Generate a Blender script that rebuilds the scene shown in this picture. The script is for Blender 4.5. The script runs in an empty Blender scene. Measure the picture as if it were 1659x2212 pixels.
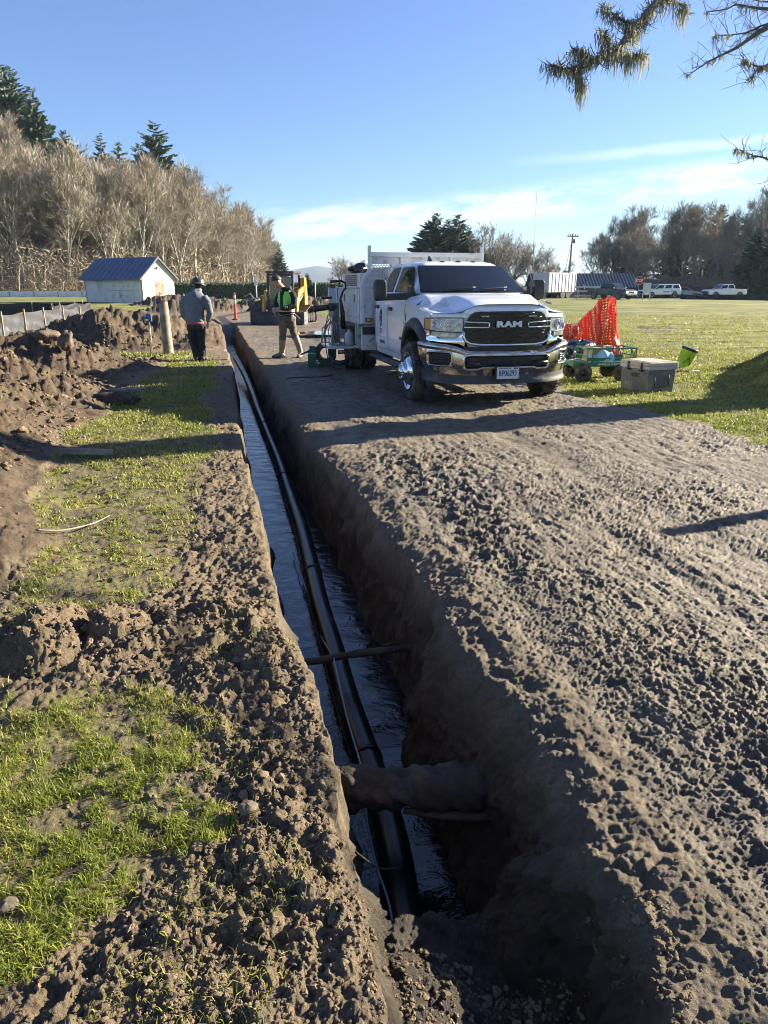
import bpy, bmesh, math, random, hashlib
import numpy as np
from mathutils import Vector, Matrix, Quaternion
from math import sin, cos, pi, radians, sqrt

sc = bpy.context.scene
# ------------------------------------------------------------------ camera
cam_d = bpy.data.cameras.new('camera')
cam = bpy.data.objects.new('camera', cam_d)
sc.collection.objects.link(cam)
sc.camera = cam
cam.location = (0, 0, 1.58)
cam.rotation_euler = (radians(90 - 17.6), 0, 0)
cam_d.sensor_fit = 'VERTICAL'
cam_d.sensor_height = 36
cam_d.lens = 36 * 1550 / 2212
cam_d.clip_start = 0.05
cam_d.clip_end = 9000
# ------------------------------------------------------------------ light
SUN_AZ = radians(22)      # from +X towards +Y
SUN_EL = radians(20)
sd = Vector((cos(SUN_EL) * cos(SUN_AZ), cos(SUN_EL) * sin(SUN_AZ), sin(SUN_EL)))
sun_d = bpy.data.lights.new('sun', 'SUN')
sun_d.energy = 5.0
sun_d.angle = radians(0.53)
sun_d.color = (1.0, 0.89, 0.72)
sun = bpy.data.objects.new('sun', sun_d)
sc.collection.objects.link(sun)
sun.rotation_euler = sd.to_track_quat('Z', 'Y').to_euler()
sc.view_settings.view_transform = 'Standard'
sc.view_settings.look = 'None'
sc.view_settings.exposure = 2.0
sc.view_settings.gamma = 1
sc.cycles.max_bounces = 6
sc.cycles.diffuse_bounces = 2
sc.cycles.glossy_bounces = 3
sc.cycles.transmission_bounces = 4
sc.cycles.transparent_max_bounces = 6
sc.cycles.volume_bounces = 0
sc.cycles.caustics_reflective = False
sc.cycles.caustics_refractive = False
sc.cycles.use_denoising = True
sc.cycles.denoising_prefilter = 'ACCURATE'
sc.cycles.filter_width = 1.0

world = bpy.data.worlds.new('World')
sc.world = world
world.use_nodes = True
wt = world.node_tree
wt.nodes.clear()


class NT:
    """small node helper"""
    def __init__(s, nt): s.t = nt
    def n(s, ty, **kw):
        nd = s.t.nodes.new(ty)
        for k, v in kw.items():
            if k == 'inp':
                for a, b in v.items():
                    if isinstance(b, bpy.types.NodeSocket): s.t.links.new(b, nd.inputs[a])
                    else: nd.inputs[a].default_value = b
            else: setattr(nd, k, v)
        return nd
    def math(s, op, a, b=None, c=None, clamp=False):
        nd = s.t.nodes.new('ShaderNodeMath'); nd.operation = op; nd.use_clamp = clamp
        for i, v in enumerate((a, b, c)):
            if v is None: continue
            if isinstance(v, bpy.types.NodeSocket): s.t.links.new(v, nd.inputs[i])
            else: nd.inputs[i].default_value = v
        return nd.outputs[0]
    def mix(s, fac, a, b, bt='MIX'):
        nd = s.t.nodes.new('ShaderNodeMix'); nd.data_type = 'RGBA'; nd.blend_type = bt
        for i, v in ((0, fac), (6, a), (7, b)):
            if isinstance(v, bpy.types.NodeSocket): s.t.links.new(v, nd.inputs[i])
            elif i == 0: nd.inputs[0].default_value = v
            else: nd.inputs[i].default_value = (*v[:3], 1)
        return nd.outputs[2]
    def ramp(s, fac, stops):
        nd = s.t.nodes.new('ShaderNodeValToRGB')
        s.t.links.new(fac, nd.inputs[0])
        el = nd.color_ramp.elements
        while len(el) < len(stops): el.new(0.5)
        for e, (p, c) in zip(el, stops):
            e.position = p
            e.color = (c, c, c, 1) if isinstance(c, (int, float)) else (*c[:3], 1)
        return nd.outputs[0]
    def noise(s, vec, scale, detail=4, rough=0.55, dist=0, dim='3D'):
        nd = s.t.nodes.new('ShaderNodeTexNoise'); nd.noise_dimensions = dim
        if vec is not None: s.t.links.new(vec, nd.inputs['Vector'])
        nd.inputs['Scale'].default_value = scale; nd.inputs['Detail'].default_value = detail
        nd.inputs['Roughness'].default_value = rough; nd.inputs['Distortion'].default_value = dist
        return nd.outputs[0]
    def smooth(s, x, a, b):
        nd = s.t.nodes.new('ShaderNodeMapRange'); nd.interpolation_type = 'SMOOTHSTEP'
        s.t.links.new(x, nd.inputs[0]); nd.inputs[1].default_value = a; nd.inputs[2].default_value = b
        return nd.outputs[0]


w = NT(wt)
sky = w.n('ShaderNodeTexSky', sky_type='NISHITA', sun_disc=False)
sky.sun_elevation = SUN_EL
sky.sun_rotation = radians(90) - SUN_AZ
sky.altitude = 0
sky.air_density = 1.0
sky.dust_density = 0.25
sky.ozone_density = 2.5
tc = w.n('ShaderNodeTexCoord')
sx = w.n('ShaderNodeSeparateXYZ', inp={0: tc.outputs['Generated']})
# azimuth and elevation (degrees) of the looking direction, for the cirrus
az = w.math('MULTIPLY', w.math('ARCTAN2', sx.outputs[0], sx.outputs[1]), 57.2958)
el = w.math('MULTIPLY', w.math('ARCSINE', sx.outputs[2]), 57.2958)
def cvec(a, sa, e, se, off=0.0):
    return w.n('ShaderNodeCombineXYZ', inp={0: w.math('MULTIPLY', a, sa), 1: w.math('MULTIPLY', e, se), 2: off}).outputs[0]
tilt = w.math('SUBTRACT', el, w.math('MULTIPLY', az, 0.085))
n1 = w.noise(cvec(az, 0.16, tilt, 0.75), 1.0, 7, 0.6, 0.35)
n2 = w.noise(cvec(az, 0.055, tilt, 0.85, 7.0), 1.0, 6, 0.62, 0.25)
n3 = w.noise(cvec(az, 0.5, tilt, 1.6, 3.0), 1.0, 5, 0.6, 0.2)
# main band, rising to the right
dband = w.math('ABSOLUTE', w.math('SUBTRACT', w.math('ADD', tilt, w.math('MULTIPLY', w.math('SUBTRACT', n2, 0.5), 1.3)), 4.7))
band = w.math('SUBTRACT', 1.0, w.smooth(dband, 0.35, 1.6))
cl1 = w.math('MULTIPLY', band, w.smooth(w.math('ADD', w.math('MULTIPLY', n1, 0.65), w.math('MULTIPLY', n3, 0.35)), 0.36, 0.62))
# a thin streak above
dst = w.math('ABSOLUTE', w.math('SUBTRACT', w.math('ADD', w.math('SUBTRACT', el, w.math('MULTIPLY', az, 0.04)), w.math('MULTIPLY', w.math('SUBTRACT', n1, 0.5), 0.8)), 7.9))
cl2 = w.math('MULTIPLY', w.math('SUBTRACT', 1.0, w.smooth(dst, 0.0, 0.5)), w.math('MULTIPLY', w.smooth(az, 6, 20), 0.42))
# low thin veil
veil = w.math('MULTIPLY', w.math('SUBTRACT', 1.0, w.smooth(el, 1.0, 5.5)), w.math('MULTIPLY', w.smooth(n2, 0.35, 0.7), 0.35))
cl = w.math('ADD', w.math('MULTIPLY', cl1, 0.95), w.math('ADD', cl2, veil), clamp=True)
azw = w.math('MULTIPLY', w.smooth(az, -16, -4), w.math('SUBTRACT', 1.0, w.smooth(az, 60, 110)))
cl = w.math('MULTIPLY', cl, azw)
elc = w.math('MAXIMUM', el, 0.0)
grad = w.ramp(w.math('DIVIDE', elc, 45.0), [(0.0, (0.66, 0.82, 1.02)), (0.12, (0.64, 0.78, 0.98)), (0.35, (0.74, 0.80, 1.08)), (0.75, (0.92, 0.87, 1.10)), (1.0, (0.85, 0.80, 1.0))])
skyc = w.mix(1.0, sky.outputs[0], grad, 'MULTIPLY')
SKYMUL = 1.0
cloudc = w.mix(0.0, (7.0, 7.6, 8.2), (1, 1, 1))
out_c = w.mix(cl, skyc, (5.9, 6.3, 6.8))
bg = w.n('ShaderNodeBackground', inp={'Color': out_c, 'Strength': 0.05})
wo = w.n('ShaderNodeOutputWorld', inp={0: bg.outputs[0]})

# ------------------------------------------------------------------ materials
MATS = {}
def new_mat(name):
    m = bpy.data.materials.new(name); m.use_nodes = True
    nt = m.node_tree; b = nt.nodes['Principled BSDF']
    return m, NT(nt), b
def mat(name, col, rough=0.5, metal=0.0, var=0.12, vscale=6.0, bump=0.0, bscale=40.0, coat=0.0, dirt=None, dirt_amt=0.0, dirt_scale=3.0, spec=0.5, emit=None, estr=0.0, rvar=0.1, dist=0.003, col2=None):
    """procedural paint / plastic / wood with slow colour change, roughness change, optional dirt and bump"""
    if name in MATS: return MATS[name]
    m, t, b = new_mat(name)
    tc = t.n('ShaderNodeTexCoord').outputs['Object']
    n = t.noise(tc, vscale, 6, 0.6)
    c2 = col2 if col2 else tuple(max(0, c * (1 - 2 * var)) for c in col)
    c1 = tuple(min(1, c * (1 + 0.5 * var)) for c in col)
    c = t.mix(t.ramp(n, [(0.3, 0.0), (0.7, 1.0)]), c2, c1)
    if dirt:
        nd = t.noise(tc, dirt_scale, 8, 0.68, 0.3)
        lo = 0.62 - dirt_amt * 0.35
        fac = t.ramp(nd, [(lo, 0.0), (min(1, lo + 0.16), 1.0)])
        c = t.mix(fac, c, dirt)
    t.t.links.new(c, b.inputs['Base Color'])
    rr = t.math('ADD', rough - rvar, t.math('MULTIPLY', n, 2 * rvar), clamp=True)
    if dirt:
        rr = t.math('MAXIMUM', rr, t.math('MULTIPLY', fac, 0.75))
    t.t.links.new(rr, b.inputs['Roughness'])
    b.inputs['Metallic'].default_value = metal
    b.inputs['Specular IOR Level'].default_value = spec
    b.inputs['Coat Weight'].default_value = coat
    b.inputs['Coat Roughness'].default_value = 0.06
    if bump > 0:
        bn = t.noise(tc, bscale, 5, 0.6)
        bu = t.n('ShaderNodeBump', inp={'Strength': bump, 'Distance': dist, 'Height': bn})
        t.t.links.new(bu.outputs[0], b.inputs['Normal'])
    if emit:
        b.inputs['Emission Color'].default_value = (*emit, 1); b.inputs['Emission Strength'].default_value = estr
    MATS[name] = m
    return m

# ------------------------------------------------------------------ mesh builder
LINK = sc.collection.objects.link
class MB:
    def __init__(s): s.v = []; s.f = []; s.mi = []; s.sm = []
    def add(s, vs, fs, mi=0, smooth=False, M=None):
        o = len(s.v)
        if M is not None: vs = [tuple(M @ Vector(v)) for v in vs]
        s.v += [tuple(v) for v in vs]
        s.f += [tuple(i + o for i in f) for f in fs]
        s.mi += [mi] * len(fs); s.sm += [smooth] * len(fs)
        return s
    def box(s, c, sz, mi=0, M=None, taper=1.0, rz=0.0):
        x, y, z = sz[0] / 2, sz[1] / 2, sz[2] / 2
        vs = []
        for k, (dz, q) in enumerate(((-z, 1.0), (z, taper))):
            for dx, dy in ((-x, -y), (x, -y), (x, y), (-x, y)):
                px, py = dx * q, dy * q
                if rz: px, py = px * cos(rz) - py * sin(rz), px * sin(rz) + py * cos(rz)
                vs.append((c[0] + px, c[1] + py, c[2] + dz))
        fs = [(3, 2, 1, 0), (4, 5, 6, 7), (0, 1, 5, 4), (1, 2, 6, 5), (2, 3, 7, 6), (3, 0, 4, 7)]
        return s.add(vs, fs, mi, False, M)
    def bar(s, p0, p1, a, b=None, mi=0, up=(0, 0, 1), M=None):
        """rectangular bar between points, a wide, b thick"""
        b = a if b is None else b
        p0 = Vector(p0); p1 = Vector(p1); d = (p1 - p0).normalized(); up = Vector(up)
        if abs(d.dot(up)) > 0.97: up = Vector((1, 0, 0)) if abs(d.x) < 0.9 else Vector((0, 1, 0))
        x = d.cross(up).normalized(); y = x.cross(d)
        vs = [p + x * (i * a / 2) + y * (j * b / 2) for p in (p0, p1) for i, j in ((-1, -1), (1, -1), (1, 1), (-1, 1))]
        fs = [(3, 2, 1, 0), (4, 5, 6, 7), (0, 1, 5, 4), (1, 2, 6, 5), (2, 3, 7, 6), (3, 0, 4, 7)]
        return s.add(vs, fs, mi, False, M)
    def tube(s, pts, r, n=8, mi=0, caps=True, M=None, smooth=True, sq=1.0):
        pts = [Vector(p) for p in pts]
        rs = r if isinstance(r, (list, tuple)) else [r] * len(pts)
        vs = []; fs = []; px = None
        for i, p in enumerate(pts):
            if i == 0: d = pts[1] - p
            elif i == len(pts) - 1: d = p - pts[i - 1]
            else: d = pts[i + 1] - pts[i - 1]
            if d.length < 1e-9: d = Vector((0, 0, 1))
            d.normalize()
            if px is None:
                px = d.orthogonal().normalized()
            else:
                px = px - d * px.dot(d)
                if px.length < 1e-6: px = d.orthogonal()
                px.normalize()
            py = d.cross(px)
            for k in range(n):
                a = 2 * pi * k / n
                vs.append(p + (px * cos(a) + py * sin(a) * sq) * rs[i])
        for i in range(len(pts) - 1):
            for k in range(n):
                a = i * n + k; b = i * n + (k + 1) % n
                fs.append((a, b, b + n, a + n))
        if caps:
            fs.append(tuple(range(n - 1, -1, -1))); fs.append(tuple(range((len(pts) - 1) * n, len(pts) * n)))
        s.add(vs, fs, mi, smooth, M)
        if caps: s.sm[-1] = s.sm[-2] = False
        return s
    def cyl(s, p0, p1, r0, r1=None, n=16, mi=0, M=None):
        return s.tube([p0, p1], [r0, r0 if r1 is None else r1], n, mi, True, M)
    def lathe(s, prof, n=32, mi=0, M=None, smooth=True, close=False):
        """prof: (r, z) list, revolved about z; mi may be a list per segment"""
        vs = []; fs = []; ms = []
        for r, z in prof:
            for k in range(n):
                a = 2 * pi * k / n; vs.append((r * cos(a), r * sin(a), z))
        for i in range(len(prof) - 1):
            for k in range(n):
                a = i * n + k; b = i * n + (k + 1) % n
                fs.append((a, b, b + n, a + n)); ms.append(mi[i] if isinstance(mi, list) else mi)
        o = len(s.f)
        s.add(vs, fs, 0, smooth, M)
        s.mi[o:] = ms
        return s
    def prism(s, poly, th, O=(0, 0, 0), X=(1, 0, 0), Y=(0, 0, 1), mi=0, M=None, holes=None):
        """polygon in plane (O,X,Y) thickened by th along X x Y"""
        O = Vector(O); X = Vector(X); Y = Vector(Y); N = X.cross(Y).normalized()
        n = len(poly)
        vs = [O + X * a + Y * b - N * (th / 2) for a, b in poly] + [O + X * a + Y * b + N * (th / 2) for a, b in poly]
        fs = [tuple(range(n - 1, -1, -1)), tuple(range(n, 2 * n))]
        for i in range(n):
            j = (i + 1) % n; fs.append((i, j, j + n, i + n))
        return s.add(vs, fs, mi, False, M)
    def grid(s, P, mi=0, smooth=True, M=None, keep=None, flip=False, mfun=None):
        """P: (nu, nv, 3) array-like"""
        nu = len(P); nv = len(P[0])
        vs = [tuple(P[i][j]) for i in range(nu) for j in range(nv)]
        fs = []; ms = []
        for i in range(nu - 1):
            for j in range(nv - 1):
                if keep is not None and not keep(i, j): continue
                a = i * nv + j
                f = (a, a + nv, a + nv + 1, a + 1)
                fs.append(f[::-1] if flip else f); ms.append(mfun(i, j) if mfun else mi)
        o = len(s.f); s.add(vs, fs, mi, smooth, M); s.mi[o:] = ms
        return s
    def loft(s, secs, mi=0, smooth=True, caps=True, closed=True, M=None):
        n = len(secs[0]); vs = [tuple(p) for q in secs for p in q]; fs = []
        m = n if closed else n - 1
        for i in range(len(secs) - 1):
            for k in range(m):
                a = i * n + k; b = i * n + (k + 1) % n
                fs.append((a, b, b + n, a + n))
        k0 = len(fs)
        if caps:
            fs.append(tuple(range(n - 1, -1, -1))); fs.append(tuple(range((len(secs) - 1) * n, len(secs) * n)))
        s.add(vs, fs, mi, smooth, M)
        if caps: s.sm[-1] = s.sm[-2] = False
        return s
    def mesh(s, name, mats):
        me = bpy.data.meshes.new(name)
        me.from_pydata(s.v, [], s.f)
        for m in (mats if isinstance(mats, (list, tuple)) else [mats]): me.materials.append(m)
        me.polygons.foreach_set('material_index', s.mi)
        me.polygons.foreach_set('use_smooth', s.sm)
        me.update()
        return me
    def build(s, name, mats, parent=None, bevel=0.0, sub=0, solid=0.0, fix=True):
        me = s.mesh(name, mats)
        if fix:
            bm = bmesh.new(); bm.from_mesh(me)
            bmesh.ops.recalc_face_normals(bm, faces=bm.faces)
            bm.to_mesh(me); bm.free()
        o = bpy.data.objects.new(name, me); LINK(o)
        if parent is not None: o.parent = parent
        if solid:
            md = o.modifiers.new('solid', 'SOLIDIFY'); md.thickness = solid; md.offset = 0
        if bevel:
            md = o.modifiers.new('bevel', 'BEVEL'); md.width = bevel; md.segments = 2; md.limit_method = 'ANGLE'; md.angle_limit = radians(40)
        if sub:
            md = o.modifiers.new('sub', 'SUBSURF'); md.levels = sub; md.render_levels = sub
        return o

def tag(o, label, cat=None, group=None, kind=None):
    if label: o['label'] = label
    if cat: o['category'] = cat
    if group: o['group'] = group
    if kind: o['kind'] = kind
    return o
def thing(name, label, cat, loc=(0, 0, 0), rz=0.0, group=None, sc_=1.0):
    o = bpy.data.objects.new(name, None); LINK(o)
    o.empty_display_size = 0.2
    o.location = loc; o.rotation_euler = (0, 0, rz)
    if sc_ != 1.0: o.scale = (sc_,) * 3 if not isinstance(sc_, tuple) else sc_
    return tag(o, label, cat, group)
CH = {}
def dup(root, loc, rz=0.0, label=None, group=None, s=1.0):
    """copy of a thing with copies of its parts and sub-parts (mesh data shared)"""
    r = root.copy(); LINK(r); r.location = loc; r.rotation_euler = (0, 0, rz)
    r.scale = (s,) * 3 if not isinstance(s, tuple) else s
    if label: r['label'] = label
    if group: r['group'] = group
    if root not in CH: CH[root] = [(c, list(c.children)) for c in root.children]
    for ch, gs in CH[root]:
        c = ch.copy(); LINK(c); c.parent = r
        for g in gs:
            d = g.copy(); LINK(d); d.parent = c
    return r
def text(name, body, size, M, m, parent, ext=0.002, off=0.0, sxy=(1, 1), align='CENTER', shear=0.0, spacing=1.0):
    cu = bpy.data.curves.new(name, 'FONT'); cu.body = body; cu.size = size; cu.extrude = ext / max(1e-6, 1); cu.offset = off
    cu.align_x = align; cu.align_y = 'CENTER'; cu.shear = shear; cu.resolution_u = 3; cu.space_character = spacing
    o = bpy.data.objects.new(name + '_curve', cu); LINK(o)
    dg = bpy.context.evaluated_depsgraph_get()
    me = bpy.data.meshes.new_from_object(o.evaluated_get(dg))
    bpy.data.objects.remove(o); bpy.data.curves.remove(cu)
    me.transform(M @ Matrix.Diagonal((sxy[0], sxy[1], 1, 1)))
    me.materials.clear(); me.materials.append(m); me.name = name
    ob = bpy.data.objects.new(name, me); LINK(ob)
    if parent is not None: ob.parent = parent
    return ob
def frame(O, X, Y):
    """matrix whose local x,y axes are X,Y, origin O"""
    X = Vector(X).normalized(); Y = Vector(Y); Z = X.cross(Y).normalized(); Y = Z.cross(X)
    M = Matrix.Identity(4)
    for i, a in enumerate((X, Y, Z)):
        for k in range(3): M[k][i] = a[k]
    for k in range(3): M[k][3] = O[k]
    return M

# ------------------------------------------------------------------ numpy noise
RT = np.random.RandomState(7)
TAB = RT.rand(16, 512, 512).astype(np.float32) * 2 - 1
def vnoise(x, y, seed=0):
    T = TAB[seed % 16]
    xi = np.floor(x).astype(np.int64); yi = np.floor(y).astype(np.int64)
    fx = (x - xi).astype(np.float32); fy = (y - yi).astype(np.float32)
    fx = fx * fx * fx * (fx * (fx * 6 - 15) + 10); fy = fy * fy * fy * (fy * (fy * 6 - 15) + 10)
    x0 = (xi + seed * 37) & 511; y0 = (yi + seed * 91) & 511; x1 = (x0 + 1) & 511; y1 = (y0 + 1) & 511
    a = T[x0, y0]; b = T[x1, y0]; c = T[x0, y1]; d = T[x1, y1]
    return (a + (b - a) * fx) * (1 - fy) + (c + (d - c) * fx) * fy
def fbm(x, y, o=4, seed=0, g=0.5, lac=2.03):
    s = np.zeros(np.shape(x), np.float32); a = 1.0; t = 0
    for k in range(o):
        s = s + a * vnoise(x, y, seed + k); t += a; a *= g
        x, y = (0.8 * x - 0.6 * y) * lac + 3.7, (0.6 * x + 0.8 * y) * lac - 1.3
    return s / t
def cells(x, y, seed=0, dens=0.75):
    """rounded lumps: height 0..1 of the tallest lump covering each point"""
    xi = np.floor(x).astype(np.int64); yi = np.floor(y).astype(np.int64)
    T1, T2, T3 = TAB[(seed + 1) % 16], TAB[(seed + 5) % 16], TAB[(seed + 9) % 16]
    h = np.zeros(np.shape(x), np.float32)
    for i in (-1, 0, 1):
        for j in (-1, 0, 1):
            cx = (xi + i) & 511; cy = (yi + j) & 511
            r = T3[cx, cy]
            dx = xi + i + 0.5 + 0.42 * T1[cx, cy] - x; dy = yi + j + 0.5 + 0.42 * T2[cx, cy] - y
            rad = 0.30 + 0.30 * np.abs(r)
            q = 1 - (dx * dx + dy * dy) / (rad * rad)
            hh = np.sqrt(np.clip(q, 0, 1)) * rad * 1.4 * ((T1[cy, cx] * 0.5 + 0.5) < dens)
            h = np.maximum(h, hh)
    return h
def sstep(a, b, x):
    t = np.clip((x - a) / (b - a), 0, 1); return t * t * (3 - 2 * t)
def polysd(P, x, y):
    """signed distance to polygon, positive inside"""
    n = len(P); d = np.full(np.shape(x), 1e9, np.float32); ins = np.zeros(np.shape(x), bool)
    for i in range(n):
        ax, ay = P[i]; bx, by = P[(i + 1) % n]
        ex, ey = bx - ax, by - ay
        wx, wy = x - ax, y - ay
        t = np.clip((wx * ex + wy * ey) / (ex * ex + ey * ey), 0, 1)
        dd = (wx - ex * t) ** 2 + (wy - ey * t) ** 2
        d = np.minimum(d, dd)
        c = ((ay > y) != (by > y)) & (x < (bx - ax) * (y - ay) / ((by - ay) if abs(by - ay) > 1e-9 else 1e-9) + ax)
        ins ^= c
    d = np.sqrt(d)
    return np.where(ins, d, -d)
# ------------------------------------------------------------------ terrain
LE = np.array([(0.12, 0.2), (0.08, 0.7), (0.0, 1.19), (-0.06, 1.46), (-0.11, 1.77), (-0.14, 1.98), (-0.18, 2.18), (-0.23, 2.35), (-0.30, 2.61), (-0.38, 2.93), (-0.49, 3.16), (-0.55, 3.37), (-0.61, 3.67), (-0.71, 4.1), (-0.83, 4.63), (-0.93, 5.05), (-1.06, 5.55), (-1.29, 6.49), (-1.53, 7.53), (-1.84, 8.93), (-2.28, 10.94), (-2.94, 14.01), (-3.84, 18.0), (-4.35, 20.0), (-5.4, 24.5), (-6.6, 30.0), (-8.6, 38.0)])
RE = np.array([(0.62, 0.2), (0.64, 0.8), (0.67, 1.19), (0.72, 1.44), (0.73, 1.6), (0.70, 1.77), (0.67, 1.98), (0.61, 2.35), (0.52, 2.61), (0.44, 2.85), (0.38, 3.1), (0.31, 3.49), (0.19, 4.1), (0.03, 4.73), (-0.18, 5.55), (-0.37, 6.31), (-0.62, 7.08), (-0.86, 7.9), (-1.20, 9.28), (-1.55, 10.6), (-2.27, 14.01), (-3.2, 18.0), (-3.7, 20.0), (-4.75, 24.5), (-6.0, 30.0), (-8.1, 38.0)])
def le(y): return np.interp(y, LE[:, 1], LE[:, 0])
def re_(y): return np.interp(y, RE[:, 1], RE[:, 0])
G1 = [(-3.95, 9.4), (-4.34, 13.63), (-4.6, 15.6), (-6.3, 15.9), (-6.6, 17.9), (-4.6, 18.0), (-3.5, 15.4), (-2.50, 10.47), (-1.98, 8.32), (-1.60, 6.49), (-1.42, 5.55), (-1.25, 4.1), (-1.2, 3.4), (-1.45, 3.2), (-1.62, 2.95), (-1.96, 2.93), (-2.1, 3.74), (-2.55, 4.83), (-3.2, 6.67), (-3.6, 8.04)]
G2 = [(-2.3, 2.62), (-1.57, 2.58), (-1.3, 2.61), (-0.85, 2.58), (-0.60, 2.25), (-0.44, 1.95), (-0.44, 1.72), (-0.60, 1.58), (-0.75, 1.48), (-0.85, 1.34), (-0.86, 0.9), (-1.1, 0.6), (-2.4, 0.6)]
DIRT = [(12.0, -3.0), (7.0, 2.0), (4.9, 5.6), (3.95, 7.25), (3.75, 8.6), (3.5, 9.3), (2.85, 10.8), (3.0, 12.4), (1.5, 18.0), (0.4, 25.0), (-0.6, 31.0), (-2.2, 35.1), (-4.4, 46.2), (-8.8, 62.0), (-15.5, 62.0), (-14.5, 42.5), (-10.3, 28.0), (-8.4, 21.0), (-6.7, 18.2), (-6.6, 15.9), (-8.6, 14.4), (-9.0, 10.0), (-6.8, 6.0), (-4.0, 2.0), (-3.2, -3.0)]
MUDP = [(-0.2, 7.2), (0.75, 7.0), (1.0, 5.2), (0.85, 3.8), (0.35, 4.2), (0.2, 5.4), (-0.1, 6.2)]
RIDGES = [
    [(-6.3, 10.4, .75, 1.7), (-5.3, 9.2, .86, 1.75), (-4.75, 7.4, .72, 1.45), (-4.1, 5.7, .6, 1.35), (-3.25, 4.1, .42, 1.0), (-2.85, 2.9, .24, .75), (-2.5, 1.7, .12, .55), (-2.3, .5, .1, .5)],
    [(-9.0, 13.0, .7, 1.8), (-7.4, 13.0, .74, 1.8), (-6.1, 13.6, .82, 1.6), (-5.3, 14.0, .42, 1.2)],
    [(-8.4, 19.0, .75, 1.6), (-7.1, 19.4, 1.02, 2.0), (-6.0, 20.0, .86, 1.6), (-5.5, 22.0, .62, 1.2), (-6.6, 26.0, .45, 1.1), (-8.4, 33.0, .55, 1.2)],
    [(-4.85, 18.9, .3, .75), (-4.95, 20.4, .5, .8)],
    [(-12.4, 44.0, .9, 2.4), (-10.0, 47.0, .7, 2.2)], [(-8.4, 52.0, .8, 3.0), (-4.6, 54.0, .8, 2.6)],
    [(-17.0, 58.0, .9, 3.0), (-13.0, 60.0, .6, 2.5)],
    [(9.2, 12.2, 1.75, 3.2), (12.0, 13.5, 1.8, 3.5)],  # right mound, its crest out of view raised to shade the lawn
    [(-0.1, 23.0, .22, .8), (2.0, 23.8, .18, .7)], [(4.6, 27.5, .16, .6), (7.2, 28.0, .2, .7)], [(9.5, 27.2, .14, .6), (10.4, 27.0, .1, .5)],
    [(-1.4, 22.0, .12, .8), (1.2, 24.5, .2, .9)],
]
LINE0 = np.array([(-45., 103.), (-33., 122.), (-29., 150.), (-28., 198.)])
def hill(x, y):
    h = 15.0 * sstep(-34, -85, x + 0.0 * y) * sstep(98, 135, y)
    h = h + 10.0 * sstep(-60, -140, x) * sstep(105, 190, y)
    return h
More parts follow.
